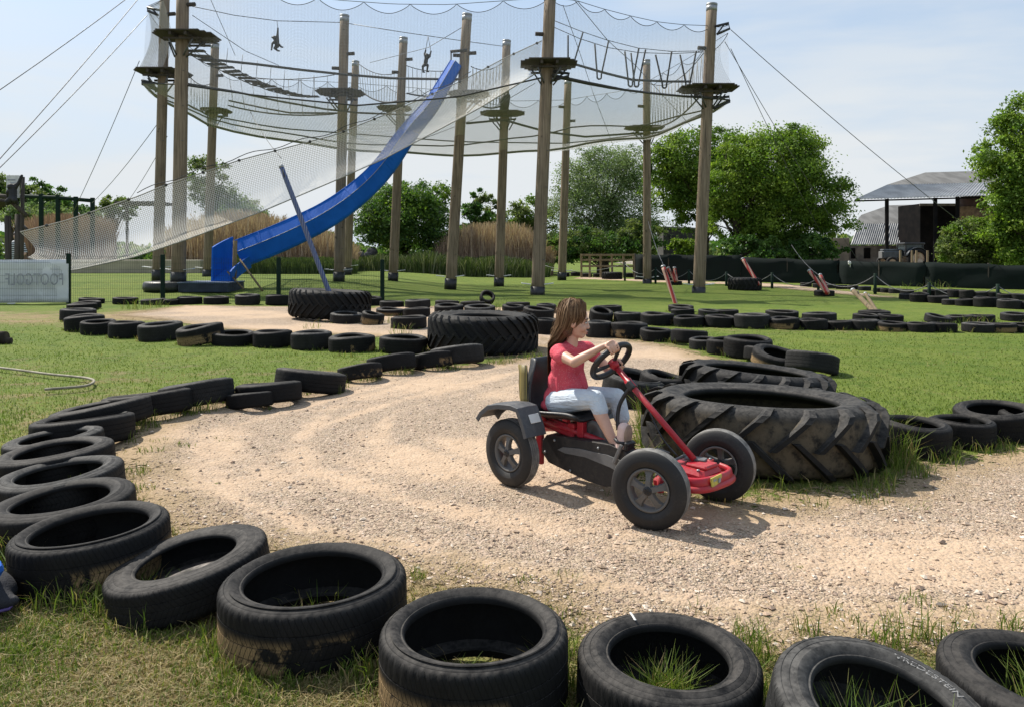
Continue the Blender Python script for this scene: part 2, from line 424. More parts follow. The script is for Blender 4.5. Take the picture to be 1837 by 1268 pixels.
def striped(name, a, b, axis, freq, duty=.5, rough=.5, diag=0.0):
    m, nt, out = new_mat(name); N = NT(nt)
    s = N.n('SeparateXYZ'); N.l(N.n('TexCoord').outputs['Object'], s.inputs[0])
    v = s.outputs[axis]
    if diag: v = N.math('ADD', v, N.math('MULTIPLY', s.outputs['X' if axis != 'X' else 'Y'], diag))
    f = N.math('LESS_THAN', N.math('FRACT', N.math('MULTIPLY', v, freq)), duty)
    N.l(N.bsdf(N.mix(f, a, b), rough), out.inputs['Surface']); return m
M['redwhite'] = striped('red_white_pole', (.33, .025, .02), (.42, .26, .20), 'Z', 1.6, .45, .7, 5.0)
M['bluepole'] = striped('blue_grey_pole', (.03, .055, .16), (.17, .19, .25), 'Z', 3.0, .4, .6, 9.0)
M['seatstripe'] = striped('yellow_black_seat_edge', (.26, .205, .06), (.015, .015, .015), 'Y', 24, .35, .5)
M['striped_top'] = striped('striped_shirt', (.55, .58, .62), (.03, .035, .05), 'Z', 14, .45, .8)

M['mudg'] = simple('dusty_grey_mudguard', (.075, .08, .088), (.04, .043, .048), 12, .45, 0, .1, 70)
M['eyewhite'] = simple('eye_white', (.62, .58, .55), (.58, .53, .5), 10, .3)
M['sidestripe'] = striped('yellow_side_stripes', (.26, .205, .06), (.015, .015, .015), 'X', 55, .38)
M['hose'] = simple('dull_hose', (.30, .27, .20), (.20, .18, .13), 12, .8)

def cloth_mat(name, a, b, s1):
    m, nt, out = new_mat(name); N = NT(nt); tc = N.n('TexCoord').outputs['Object']
    n1 = N.noise(tc, 7, 4, .6, .8); n2 = N.noise(tc, s1, 2); mp = N.n('Mapping'); N.l(tc, mp.inputs['Vector']); mp.inputs['Scale'].default_value = (4, 30, 22); n3 = N.noise(mp.outputs[0], 1.3, 3, .5, 1.2)
    col = N.mix(N.ramp(n1, .35, .7), a, b); col = N.mix(N.math('MULTIPLY', N.ramp(n2, .5, .7), .25), col, tuple(c * .8 for c in b))
    nm = N.bump(n3, .55, .025); nm = N.bump(n1, .4, .03, nm); nm = N.bump(n2, .2, .002, nm)
    N.l(N.bsdf(col, .85, 0, nm, .15), out.inputs['Surface']); return m
M['legging'] = cloth_mat('pale_denim', (.60, .655, .71), (.50, .565, .64), 190)
def worn_paint(name, a, b, rough, dust=(.27, .21, .155), chip=(.06, .03, .03), amt=.45):
    m, nt, out = new_mat(name); N = NT(nt); tc = N.n('TexCoord').outputs['Object']
    n1 = N.noise(tc, 6, 4, .6); n2 = N.noise(tc, 34, 5, .75, .8); n3 = N.noise(tc, 110, 2)
    col = N.mix(n1, a, b)
    sx = N.n('SeparateXYZ'); N.l(N.n('NewGeometry').outputs['Normal'], sx.inputs[0])
    d = N.math('MULTIPLY', N.math('MULTIPLY_ADD', N.ramp(sx.outputs['Z'], .2, 1.0), .6, .35), N.ramp(N.math('MULTIPLY_ADD', n2, .6, N.math('MULTIPLY', n1, .4)), .42, .68))
    col = N.mix(N.math('MULTIPLY', d, amt), col, dust)
    col = N.mix(N.math('MULTIPLY', N.ramp(n2, .70, .73), .85), col, chip)
    N.l(N.bsdf(col, N.math('MULTIPLY_ADD', d, .35, rough), 0, N.bump(n3, .06, .002), .4), out.inputs['Surface']); return m
M['redpaint'] = worn_paint('worn_red_paint', (.43, .016, .032), (.31, .012, .022), .36)
M['guardpl'] = worn_paint('dusty_black_plastic', (.016, .016, .018), (.010, .010, .011), .5, (.15, .12, .095), (.05, .05, .05), .6)
M['mudg'] = worn_paint('dusty_grey_mudguard', (.070, .075, .084), (.042, .045, .050), .45, (.22, .20, .18), (.14, .14, .14), .5)
M['rimgrey'] = worn_paint('scuffed_grey_wheel', (.135, .132, .13), (.09, .086, .08), .5, (.22, .18, .14), (.05, .05, .05), .5)
# ------------------------------------------------------------------ tyres
def tyre_profile(rim=.2, tall=0.0):
    # radius .31, width .2 ; (r, z) round the section
    k = rim
    pr = [(k + .006, .030), (k + .012, .014), (k + .045, .002), (.290, .008), (.303, .020)]
    # ribbed tread
    zs = np.linspace(.030, .170, 5)
    for i in range(4):
        a, b = zs[i], zs[i + 1]
        pr += [(.3097, a + .0006), (.3103, (a + b) / 2), (.3097, b - .0032)]
        if i < 3: pr += [(.3055, b - .0030), (.3055, b + .0004)]
    pr += [(.3075, .1765), (.3025, .1835), (.296, .188), (.2905, .1895), (.2885, .1885), (.2865, .1905), (.268, .1945), (.2665, .1935), (.265, .195), (k + .050, .198), (k + .047, .2000), (k + .034, .1985), (k + .03, .196), (k + .024, .1945), (k + .014, .187), (k + .009, .1885), (k + .003, .184), (k, .176),
           (k + .002, .168), (k + .02, .166), (.255 if k < .24 else .27, .172), (.288, .155), (.297, .10), (.288, .045), (.255 if k < .24 else .27, .03), (k + .02, .036), (k + .003, .036)]
    return pr

def tyre_mesh(name, mat, rim=.2, seg=72, sipes=0, warp=0.0, seed=0):
    pr = tyre_profile(rim); mb = MB(); rg = np.random.default_rng(seed)
    ph = rg.uniform(0, 6.28, 4); rings = []
    for i, (r, z) in enumerate(pr):
        ring = []
        for j in range(seg):
            a = 2 * math.pi * j / seg; rr, zz = r, z
            if sipes and r > .295 and (j % sipes == 0) and (z < .05 or z > .15): rr -= .003; zz -= .0012 if z > .15 else 0
            w = 1 + warp * (.6 * math.sin(2 * a + ph[0]) + .4 * math.sin(3 * a + ph[1]))
            zz += warp * .25 * math.sin(2 * a + ph[2]) * (z / .2)
            ring.append((rr * w * math.cos(a), rr * w * math.sin(a), zz))
        rings.append(ring)
    rings.append(rings[0]); mb.quadstrip(rings, True, True)
    me = bpy.data.meshes.new(name); me.from_pydata(mb.v, [], mb.f); me.polygons.foreach_set('use_smooth', [True] * len(mb.f)); me.materials.append(mat); me.update(); me.set_sharp_from_angle(angle=R(38))
    return me

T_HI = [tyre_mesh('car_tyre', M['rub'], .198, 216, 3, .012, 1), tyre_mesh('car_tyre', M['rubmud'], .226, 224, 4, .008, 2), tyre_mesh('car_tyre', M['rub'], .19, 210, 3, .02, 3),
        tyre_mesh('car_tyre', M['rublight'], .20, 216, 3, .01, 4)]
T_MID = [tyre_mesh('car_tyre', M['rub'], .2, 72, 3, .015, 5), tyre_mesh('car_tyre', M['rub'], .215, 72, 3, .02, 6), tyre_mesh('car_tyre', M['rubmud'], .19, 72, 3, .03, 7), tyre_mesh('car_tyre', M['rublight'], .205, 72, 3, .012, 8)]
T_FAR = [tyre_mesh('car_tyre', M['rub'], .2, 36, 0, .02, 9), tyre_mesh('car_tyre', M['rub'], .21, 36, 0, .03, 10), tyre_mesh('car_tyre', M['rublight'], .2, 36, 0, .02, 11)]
TYRES = []     # (x, y, radius) footprints for the grass
def put_tyre(me, x, y, d, h, label, group, rx=0, ry=0, rz=None, lift=None, sink=.015):
    o = bpy.data.objects.new('car_tyre', me); COL.objects.link(o)
    s = d / .62; o.scale = (s, s, h / .2)
    t = max(abs(math.sin(R(rx))), abs(math.sin(R(ry))))
    if lift is None: lift = t * d / 2 * .45
    Mx = Matrix.Rotation(R(rx), 3, 'X') @ Matrix.Rotation(R(ry), 3, 'Y') @ Matrix.Rotation(random.uniform(0, 6.28) if rz is None else rz, 3, 'Z')
    o.rotation_euler = Mx.to_euler()
    o.location = (x, y, float(gz(x, y)) - sink + lift)
    tag(o, label, 'tyre', group)
    TYRES.append((x, y, d / 2, h))
    return o

# --- foreground kerb, nearest first (cx pixel, centre distance, diameter, height, rx, ry, mesh, label)
FRONT = [
 (1880, 2.32, 0.6, 0.225, 0, 2, T_HI[0], 'dark car tyre cut off by the right edge of the photo, tufts of grass inside'),
 (1566, 2.17, .62, .22, 11, 8, T_HI[3], 'worn grey car tyre with raised lettering on its sidewall, tilted right'),
 (1197, 2.44, 0.565, 0.235, 2, 1, T_HI[0], 'black car tyre with a white paint fleck on its sidewall, grass growing inside'),
 (850, 2.5, 0.6, 0.245, 0, 0, T_HI[1], 'wide low-profile car tyre at the bottom centre, dried mud on its lower tread'),
 (565, 2.85, 0.665, 0.235, 0, -1, T_HI[1], 'biggest foreground car tyre, square brown mud patch on the left of its tread'),
 (347, 3.16, 0.62, 0.165, 3, -10, T_HI[2], 'car tyre leaning up against its bigger right neighbour, steel rim visible inside'),
 (170, 3.40, 0.63, 0.235, 1, -4, T_HI[1], 'large upright car tyre with a shiny bead ring, beside the leaning foreground tyre'),
 (116, 3.86, 0.66, 0.205, 2, -4, T_MID[0], 'second car tyre in the stacked left line, behind the one with the shiny bead'),
 (113, 4.32, 0.64, 0.205, 2, -5, T_MID[3], 'third car tyre in the stacked left line, weeds sprouting inside its hole'),
 (103, 4.78, 0.66, 0.205, 1, -5, T_MID[0], 'thin-walled car tyre fourth in the stacked left line, resting on its neighbour'),
 (101, 5.24, 0.6, 0.18, 1, -6, T_MID[3], 'fifth and smallest car tyre of the stacked left line, hole barely showing'),
 (150, 5.75, 0.7, 0.2, -4, -4, T_MID[1], 'car tyre tipped away with a weed in front, where the left kerb bends right'),
 (187, 6.2, .74, .19, -2, -10, T_MID[0], 'flattened car tyre rising to the right, its ribbed tread facing the gravel'),
 (266, 6.75, .72, .20, -6, -7, T_MID[1], 'black car tyre with hidden hole between two ribbed tyres on the left kerb'),
 (356, 7.2, .66, .22, -6, -9, T_MID[3], 'grey ribbed car tyre raised up to the right on the left kerb'),
 (449, 7.2, .42, .14, -8, -6, T_MID[0], 'small half-buried car tyre in the grass of the left kerb'),
 (483, 7.5, .62, .19, -7, -4, T_MID[0], 'split car tyre with a torn notch in its side on the left kerb'),
 (554, 8.1, .72, .22, -9, 6, T_MID[0], 'bulky black car tyre sloping to the right midway along the left kerb'),
 (647, 8.9, .50, .17, -10, -8, T_MID[2], 'low mud-stained car tyre just right of the bulky sloping one on the left kerb'),
 (704, 9.5, .60, .20, -10, -8, T_MID[1], 'car tyre with frayed right edge three places short of the huge dark tyre'),
 (776, 9.85, .52, .20, -9, -7, T_MID[2], 'greenish car tyre two places short of the huge dark tyre'),
 (822, 10.15, .70, .24, -9, -6, T_MID[3], 'long grey car tyre leaning against the huge dark tyre at the kerb end'),
]
FT = []
for i, (px, Y, d, h, rx, ry, me, lab) in enumerate(FRONT):
    p = GX(px, Y)
    FT.append(put_tyre(me, p.x, p.y, d, h, lab, 'car tyres of the kerb round the foreground', rx, ry, rz=(.35 if i in (3, 4) else None), lift=(.03 if i == 5 else None)))

# --- rows measured as boxes (x0, x1, ytop, ybottom[, rx, ry])
ORD = ['first', 'second', 'third', 'fourth', 'fifth', 'sixth', 'seventh', 'eighth', 'ninth', 'tenth', 'eleventh', 'twelfth', 'thirteenth', 'fourteenth', 'fifteenth', 'sixteenth', 'seventeenth', 'eighteenth', 'nineteenth', 'twentieth', 'twenty-first', 'twenty-second']
def row(boxes, where, group, meshes, dmin=.5, dmax=.72, looks=None):
    for i, b in enumerate(boxes):
        x0, x1, yt, yb = b[:4]; rx, ry = (b[4], b[5]) if len(b) > 4 else (random.uniform(-2, 3), random.uniform(-3, 3))
        w = x1 - x0; cx = (x0 + x1) / 2
        f = G(cx, yb); Yc = f.y / (1 - min(w, 150) / 2800); d = w * Yc / FL
        dd = min(max(d, dmin), dmax); Yc = f.y + dd / 2
        zr = CH - (yt - HY) * (Yc + dd / 2) / FL - f.z
        zf = (yb - yt) / FL * f.y * .95
        h = min(max(min(zr, zf) if not (rx or ry) else zf, .17), .29)
        x = (cx - CX) / FL * Yc
        lk = looks.get(i, None) if looks else None
        lab = (lk if lk else 'car tyre') + ', ' + ORD[i] + ' ' + where
        put_tyre(meshes[(i * 7 + len(boxes)) % len(meshes)], x, Yc, dd, h, lab, group, rx, ry)

row([(121, 190, 541, 556), (117, 178, 547, 558), (102, 178, 554, 578), (114, 191, 563, 596, 2, -3), (148, 206, 576, 602, 4, 0), (197, 258, 577, 608), (248, 331, 574, 613, 3, -3), (322, 403, 583, 621, 4, -8), (381, 455, 597, 622, 3, 2), (455, 524, 593, 625), (523, 596, 595, 629), (590, 673, 601, 633), (680, 765, 605, 636)],
    'from the white banner along the oval loop', 'car tyres lining the near side of the oval loop', T_MID, .48, .70,
    {3: 'thick grey car tyre', 4: 'broken car tyre with weeds', 6: 'tall car tyre with wide dark hole', 7: 'bulging tilted car tyre', 8: 'low flat car tyre'})
row([(128, 200, 538, 546), (200, 250, 534, 547), (252, 300, 540, 548), (300, 319, 539, 548), (317, 364, 532, 547), (362, 414, 532, 547), (415, 474, 527, 548), (474, 522, 529, 549), (640, 684, 533, 549), (681, 725, 540, 552), (726, 773, 537, 553), (779, 826, 540, 551), (826, 871, 543, 553), (907, 951, 544, 555), (962, 998, 545, 563), (1065, 1116, 549, 561)],
    'from the left in the kerb just before the wire mesh fence', 'car tyres along the far kerb by the mesh fence', T_FAR + T_MID[:1], .45, .68)
row([(675, 725, 554, 568), (724, 772, 552, 570), (779, 832, 546, 566, 5, 0), (831, 890, 549, 568, 5, 0), (900, 940, 547, 568, 5, 3), (937, 993, 553, 574, 4, 5), (1055, 1098, 557, 579, 16, 8), (1101, 1152, 560, 580), (1150, 1209, 562, 585), (1209, 1264, 567, 588), (1264, 1320, 567, 589), (1318, 1380, 563, 591), (1381, 1433, 570, 592), (1432, 1484, 572, 593), (1483, 1528, 576, 593), (1525, 1577, 574, 594), (1574, 1628, 578, 596), (1627, 1676, 579, 597), (1675, 1708, 582, 597), (1728, 1782, 580, 598), (1781, 1814, 584, 598), (1813, 1861, 587, 598)],
    'from the left in the front line crossing the lawn', 'car tyres in the front line across the lawn', T_MID, .48, .72,
    {6: 'light-rimmed car tyre propped open', 11: 'tallest black car tyre'})
row([(1199, 1244, 551, 561), (1204, 1246, 561, 568), (1252, 1292, 563, 570), (1292, 1318, 565, 570), (1375, 1431, 563, 573), (1440, 1500, 570, 577), (1531, 1577, 568, 579), (1576, 1617, 569, 580), (1662, 1699, 567, 582, 8, 8), (1699, 1744, 572, 581), (1740, 1782, 573, 581), (1798, 1850, 569, 578)],
    'from the left in the rear line crossing the lawn', 'car tyres in the rear line across the lawn', T_FAR, .5, .7,
    {0: 'tyre with striped pole'})
row([(592, 650, 562, 582), (649, 684, 561, 584, 4, 10), (701, 767, 568, 592)],
    'from the left between the two huge dark tyres', 'car tyres between the two huge tyres', T_MID, .45, .68)
row([(960, 997, 572, 601), (1054, 1096, 576, 607), (1093, 1162, 579, 609), (1148, 1205, 590, 614), (1203, 1268, 594, 621, -6, 4), (1245, 1285, 608, 629), (1283, 1312, 608, 638), (1299, 1383, 606, 645)],
    'from the left round the gravel bend behind the girl', 'car tyres round the gravel bend behind the girl', T_MID, .48, .72, {7: 'thick upright car tyre'})
row([(1335, 1412, 628, 655, -4, 6), (1347, 1442, 636, 668, 12, 8), (1409, 1500, 638, 676, -10, 10)],
    'from the left behind the smaller tractor tyre', 'car tyres clustered behind the tractor tyres', T_MID[1:], .5, .75, {1: 'pale smooth car tyre with open hole', 2: 'black car tyre sloping right'})
row([(1075, 1187, 676, 735, 6, 9), (1148, 1228, 676, 728, 3, 9)],
    'from the left beside the steering column', 'car tyres beside the two tractor tyres', [T_MID[3], T_MID[2]], .5, .66, {0: 'pale car tyre with open hole', 1: 'weed-filled grey car tyre'})
row([(1575, 1697, 761, 826), (1672, 1779, 758, 809), (1716, 1860, 738, 797, 3, -5), (1800, 1900, 745, 792)],
    'to the right of the biggest tractor tyre', 'car tyres on the kerb right of the tractor tyres', [T_MID[0], T_MID[1]], .46, .60, {0: 'low black car tyre in long grass', 1: 'car tyre with soil-filled hole', 2: 'large gaping car tyre'})
row([(1615, 1639, 527, 538), (1634, 1666, 526, 543, 4, -5), (1664, 1700, 531, 545), (1693, 1718, 536, 548), (1715, 1748, 536, 550), (1748, 1787, 532, 552), (1791, 1829, 537, 555), (1826, 1862, 540, 556)],
    'from the left in the front of the far right tyre bank', 'car tyres in the front of the far right bank', T_FAR, .45, .66)
row([(1436, 1456, 507, 515), (1458, 1478, 509, 517), (1480, 1500, 511, 518), (1500, 1521, 511, 519), (1520, 1540, 512, 520), (1540, 1562, 514, 522), (1572, 1584, 516, 525), (1582, 1599, 517, 526), (1598, 1614, 517, 527), (1616, 1639, 519, 529), (1656, 1680, 519, 531), (1679, 1703, 519, 533), (1702, 1724, 519, 535), (1723, 1746, 520, 536), (1744, 1772, 523, 536), (1771, 1791, 523, 536), (1792, 1813, 527, 538), (1812, 1838, 527, 539)],
    'from the left in the back of the far right tyre bank', 'car tyres in the back of the far right bank', T_FAR, .45, .62)
row([(1003, 1022, 489, 497), (1023, 1043, 488, 496), (1042, 1062, 490, 498), (1064, 1080, 491, 498), (1120, 1140, 490, 498), (1140, 1158, 489, 496)],
    'from the left in the far timber rail heap', 'car tyres heaped by the far timber rail', T_FAR, .5, .66)
# a small tyre standing on edge on the far kerb
p = G(873, 550); put_tyre(T_MID[0], p.x, p.y, .42, .17, 'small car tyre tipped up on edge above the huge centre tyre', 'car tyres along the far kerb by the mesh fence', 48, 12, lift=.2)

# lettering on the worn sidewall, white fleck
def text_mesh(body, size, ext):
    cu = bpy.data.curves.new('txt', 'FONT'); cu.body = body; cu.size = size; cu.extrude = ext; cu.resolution_u = 3
    ob = bpy.data.objects.new('txt', cu); COL.objects.link(ob)
    dg = bpy.context.evaluated_depsgraph_get(); me = bpy.data.meshes.new_from_object(ob.evaluated_get(dg))
    bpy.data.objects.remove(ob); bpy.data.curves.remove(cu); return me
M['rubletter'] = simple('raised_rubber_letters', (.26, .255, .245), (.19, .186, .18), 60, .7)
tw = FT[1]; tw.name = 'car_tyre'
def arc_text(parent, body, size, r0, a_mid, name, inv):
    me = text_mesh(body, size, .0012)
    xs = [v.co.x for v in me.vertices]; xm = (min(xs) + max(xs)) / 2
    for v in me.vertices:
        a = a_mid - (v.co.x - xm) / r0; r = r0 - .0 + v.co.y
        z = .2003 if v.co.z < 0 else .2020
        z -= max(0, r - .245) * .12
        v.co = (r * math.cos(a), r * math.sin(a), z)
    me.materials.append(M['rubletter'])
    o = bpy.data.objects.new(name, me); COL.objects.link(o); o.parent = parent
    return o
# the rotation about z of this tyre is fixed so that the word runs down its right side as in the photo
tw.rotation_euler = (Matrix.Rotation(R(11), 3, 'X') @ Matrix.Rotation(R(8), 3, 'Y')).to_euler()
arc_text(tw, 'VREDESTEIN', .034, .233, R(39), 'raised_lettering', False)
mb = MB()
tf = FT[2]; Ti = tf.rotation_euler.to_matrix().inverted()
for k in range(6):
    a = R(112 - k * .7); r = .225 + k * .012
    dl = Ti @ Vector((math.cos(a), math.sin(a), 0)); aa = math.atan2(dl.y, dl.x)
    mb.ell((r * math.cos(aa), r * math.sin(aa), .2 - max(0, r - .25) * .15), (.0085 if k < 5 else .006, .005, .0016), Matrix.Rotation(aa, 3, 'Z'), 10, 6)
mb.build('paint_fleck', M['white'], tf)
# steel rim left in the leaning tyre
mb = MB(); mb.lathe([(.19, .035), (.185, .06), (.16, .075), (.10, .07), (.09, .05), (.10, .045), (.165, .055), (.178, .04)], 40)
mb.build('steel_rim', M['steel_rim'], FT[5])

# ------------------------------------------------------------------ tractor tyres
def tractor_tyre(name, label, x, y, Ro, W, rim, nl, lug, lean, rx=0, ry=0, sink=.03, seg=160, lug_w=.5, wrap=.5, mat='trac'):
    mb = MB(); Rb = Ro - lug
    pr = [(rim, W * .17), (rim + .02, W * .06), (rim + (Rb - rim) * .55, 0), (Rb - .05, W * .045), (Rb - .012, W * .11), (Rb, W * .2), (Rb + .01, W * .5), (Rb, W * .8), (Rb - .012, W * .89), (Rb - .05, W * .955),
          (rim + (Rb - rim) * .62, W * .995), (rim + (Rb - rim) * .58, W * 1.004), (rim + (Rb - rim) * .50, W), (rim + (Rb - rim) * .25, W * .975), (rim + .03, W * .935), (rim + .012, W * .945), (rim, W * .90),
          (rim + .004, W * .84), (rim + .06, W * .86), (Rb - .1, W * .9), (Rb - .05, W * .7), (Rb - .045, W * .3), (Rb - .1, W * .1), (rim + .06, W * .14), (rim + .004, W * .19)]
    mb.lathe(pr, seg)
    da = 2 * math.pi / nl
    for side in (0, 1):
        for k in range(nl):
            a0 = k * da + side * da / 2
            zs = [.995, .93, .84, .68, .55, .44]; secs = []
            for q, t in enumerate(zs):
                u = (t - .44) / .55
                ang = a0 + (1 - u) * lean * da; wd = da * lug_w * (.5 if q == 0 else .46 + .1 * u)
                ro = Ro + .004 if t < .9 else (Ro - .02 if t < .97 else Rb - .035)
                ri = (Rb - .02) if t < .97 else Rb - .075
                z = W * (t if side else 1 - t)
                tl = da * wrap * .12
                if side == 0: pass
                def pt(r, a, zz): return (r * math.cos(a), r * math.sin(a), zz)
                zo = z + (W * .008 if side else -W * .008) * (1 if q == 0 else 0)
                secs.append([pt(ri, ang - wd / 2 - tl, zo), pt(ro, ang - wd / 2, zo), pt(ro, ang + wd / 2, zo), pt(ri, ang + wd / 2 + tl, zo)])
            if side: secs = secs[::-1]
            mb.quadstrip(secs, True, False, True, True)
    me = mb.build(name, M[mat])
    me.rotation_euler = (Matrix.Rotation(R(rx), 3, 'X') @ Matrix.Rotation(R(ry), 3, 'Y') @ Matrix.Rotation(R(7), 3, 'Z')).to_euler()
    t = max(abs(math.sin(R(rx))), abs(math.sin(R(ry))))
    me.location = (x, y, float(gz(x, y)) - sink + t * Ro * .45)
    tag(me, label, 'tractor tyre', 'giant tractor tyres lying beside the track')
    TYRES.append((x, y, Ro, W))
    return me
p = GX(1362, 5.62); tractor_tyre('tractor_tyre', 'biggest tractor tyre lying flat with chunky slanted lugs, right behind the pedal kart', p.x, p.y, .842, .45, .53, 18, .062, -.95, -2.5, 1.5, lug_w=.30, mat='tracmud')
p = GX(1352, 7.5); tractor_tyre('tractor_tyre', 'smaller tractor tyre with wide open hole just behind the biggest one', p.x, p.y, .72, .34, .47, 18, .055, -.8, -1.5, 5, lug_w=.34)
p = GX(866, 11.75); tractor_tyre('tractor_tyre', 'huge dark close-lugged tyre on the gravel left of the girl', p.x, p.y, .83, .56, .45, 30, .035, 1.6, 0, 1, lug_w=.62)
p = GX(591, 17.2); tractor_tyre('tractor_tyre', 'huge dark tyre in the oval loop with a tilted blue pole standing in it', p.x, p.y, .89, .60, .5, 30, .04, 1.6, -1, 3, lug_w=.6, sink=0)
p = GX(1336, 30.5); tractor_tyre('tractor_tyre', 'distant tractor tyre on the lawn with a slanting wooden pole in it', p.x, p.y, .64, .5, .35, 22, .04, .8, 0, 0, lug_w=.5)
p = GX(1098, 43); tractor_tyre('tractor_tyre', 'far tractor tyre in front of the timber rail between the ropes-course poles', p.x, p.y, .56, .42, .32, 20, .04, .8, 0, 0, seg=64)
# ------------------------------------------------------------------ ground and gravel
def poly_world(pts): return np.array([[G(x, y).x, G(x, y).y] for x, y in pts])
def sdist(poly, X, Y):
    """signed distance to polygon, + inside"""
    d2 = np.full(X.shape, 1e9); ins = np.zeros(X.shape, bool); n = len(poly)
    for i in range(n):
        ax, ay = poly[i]; bx, by = poly[(i + 1) % n]
        ex, ey = bx - ax, by - ay; L = ex * ex + ey * ey + 1e-12
        t = np.clip(((X - ax) * ex + (Y - ay) * ey) / L, 0, 1)
        d2 = np.minimum(d2, (X - ax - t * ex) ** 2 + (Y - ay - t * ey) ** 2)
        c = ((ay > Y) != (by > Y)) & (X < (bx - ax) * (Y - ay) / (by - ay + 1e-12) + ax)
        ins ^= c
    return np.where(ins, 1, -1) * np.sqrt(d2)
TRACKS = [poly_world(p) for p in (
  [(245, 880), (222, 800), (300, 748), (420, 722), (560, 697), (700, 668), (880, 652), (968, 640), (968, 606), (1050, 598), (1200, 622), (1285, 648), (1290, 668), (1215, 690), (1190, 730), (1120, 780), (1140, 880), (1330, 905), (1590, 885), (1660, 842), (1837, 815), (2300, 800), (3300, 900), (3300, 1150), (1900, 1150), (1500, 1150), (1340, 1160), (1060, 1140), (990, 1075), (740, 1035), (500, 985), (330, 955)],
  [(215, 566), (330, 549), (525, 551), (660, 556), (690, 549), (1010, 553), (1090, 562), (1100, 596), (1040, 612), (900, 640), (770, 640), (770, 606), (560, 598), (400, 590), (290, 573)],
  [(1040, 497), (1180, 502), (1380, 509), (1560, 520), (1640, 531), (1600, 535), (1480, 525), (1340, 512), (1180, 507), (1030, 501)])]
def track_d(X, Y): return np.max([sdist(p, X, Y) for p in TRACKS], axis=0)

LINES = [([tuple(q) for q in poly_world(l)], h) for l, h in (([(2300, 960), (1837, 985), (1450, 985), (1080, 940), (760, 870), (600, 800), (640, 740), (800, 690), (960, 655), (1060, 615)], .30), ([(2300, 1010), (1837, 1030), (1400, 1045), (1000, 985), (640, 920), (430, 850), (480, 770), (700, 705), (900, 662)], .32))]
def fineness(X, Y):
    """1 where wheels have ground the gravel to sand, 0 where loose stones lie"""
    a = np.sin(X * .9 + Y * 1.7 + 1.2 * np.sin(X * .7 - Y * .35)) * .5 + np.sin(X * 2.1 - Y * 2.6 + 2 * np.sin(Y * .8)) * .28 + np.sin(X * 4.3 + Y * 5.1) * .14
    f = np.clip(.42 + .5 * a, 0, 1)
    for line, half in LINES:      # wheel lines worn by the karts
        d = np.full(np.shape(X), 1e9)
        for i in range(len(line) - 1):
            ax, ay = line[i]; bx, by = line[i + 1]; ex, ey = bx - ax, by - ay
            t = np.clip(((X - ax) * ex + (Y - ay) * ey) / (ex * ex + ey * ey), 0, 1); d = np.minimum(d, np.hypot(X - ax - t * ex, Y - ay - t * ey))
        w = .07 + .03 * np.sin(X * 1.7 + Y * 2.3)
        f = np.maximum(f, .62 * np.exp(-((d - half) / w) ** 2))
        f = f * (1 - .55 * np.exp(-((d - half - .22) / .09) ** 2)) * (1 - .35 * np.exp(-(d / .10) ** 2))
    return f
def grid_coords(a, b, near, fine, coarse_mul):
    out = [0.0]; s = fine
    while out[-1] < b:
        out.append(out[-1] + s)
        if out[-1] > near: s *= coarse_mul
    neg = [0.0]; s = fine
    while neg[-1] < -a:
        neg.append(neg[-1] + s)
        if neg[-1] > near: s *= coarse_mul
    return np.array([-v for v in neg[:0:-1]] + out)
xs = grid_coords(-600, 600, 11, .16, 1.16); ys = grid_coords(-6, 900, 24, .16, 1.14)
X, Y = np.meshgrid(xs, ys); Z = gz(X, Y)
dn = track_d(X, Y)
# how dry the turf is: dead thatch near the kerb in the foreground, along the gravel, and by the banner; green elsewhere
dry = .12 + .46 * S(5.4, 2.6, Y) * S(.5, -.6, X) + .30 * S(-.9, -.05, dn) * S(60, 20, Y) + .45 * S(13.5, 17, Y) * S(21, 18, Y) * S(-6.8, -8.3, X) + .26 * S(13.5, 5, Y) * S(-.5, -2.5, X) * 1.3
dry += .22 * S(13.2, 15, Y) * S(16.4, 15.2, Y) * S(2, 4, X)
f = np.array([[j * len(xs) + i, j * len(xs) + i + 1, (j + 1) * len(xs) + i + 1, (j + 1) * len(xs) + i] for j in range(len(ys) - 1) for i in range(len(xs) - 1)])
g = np_mesh('ground', np.stack([X.ravel(), Y.ravel(), Z.ravel()], 1), f, M['ground'], None, {'dry': dry.ravel()}, smooth=True)
tag(g, None, None, None, 'structure')

def gravel_sheet(name, poly, cell, label):
    x0, y0 = poly.min(0) - .5; x1, y1 = poly.max(0) + .5
    x1 = min(x1, 12); x0 = max(x0, -14)
    gx = np.arange(x0, x1 + cell, cell); gy = np.arange(y0, y1 + cell, cell)
    X, Y = np.meshgrid(gx, gy); d = sdist(poly, X, Y); Z = gz(X, Y) + .006
    keep = d > -.45
    n = len(gx); j, i = np.nonzero(keep[:-1, :-1] & keep[1:, :-1] & keep[:-1, 1:] & keep[1:, 1:])
    f = np.stack([j * n + i, j * n + i + 1, (j + 1) * n + i + 1, (j + 1) * n + i], 1)
    u, inv = np.unique(f.ravel(), return_inverse=True)
    v = np.stack([X.ravel(), Y.ravel(), Z.ravel()], 1)[u]
    o = np_mesh(name, v, inv.reshape(-1, 4), M['gravel'], None, {'edge': d.ravel()[u], 'fine': fineness(X, Y).ravel()[u]}, smooth=True)
    tag(o, None, None, None, 'structure')
gravel_sheet('gravel_track', TRACKS[0], .09, '')
gravel_sheet('gravel_loop', TRACKS[1], .15, '')
gravel_sheet('gravel_path', TRACKS[2], .5, '')

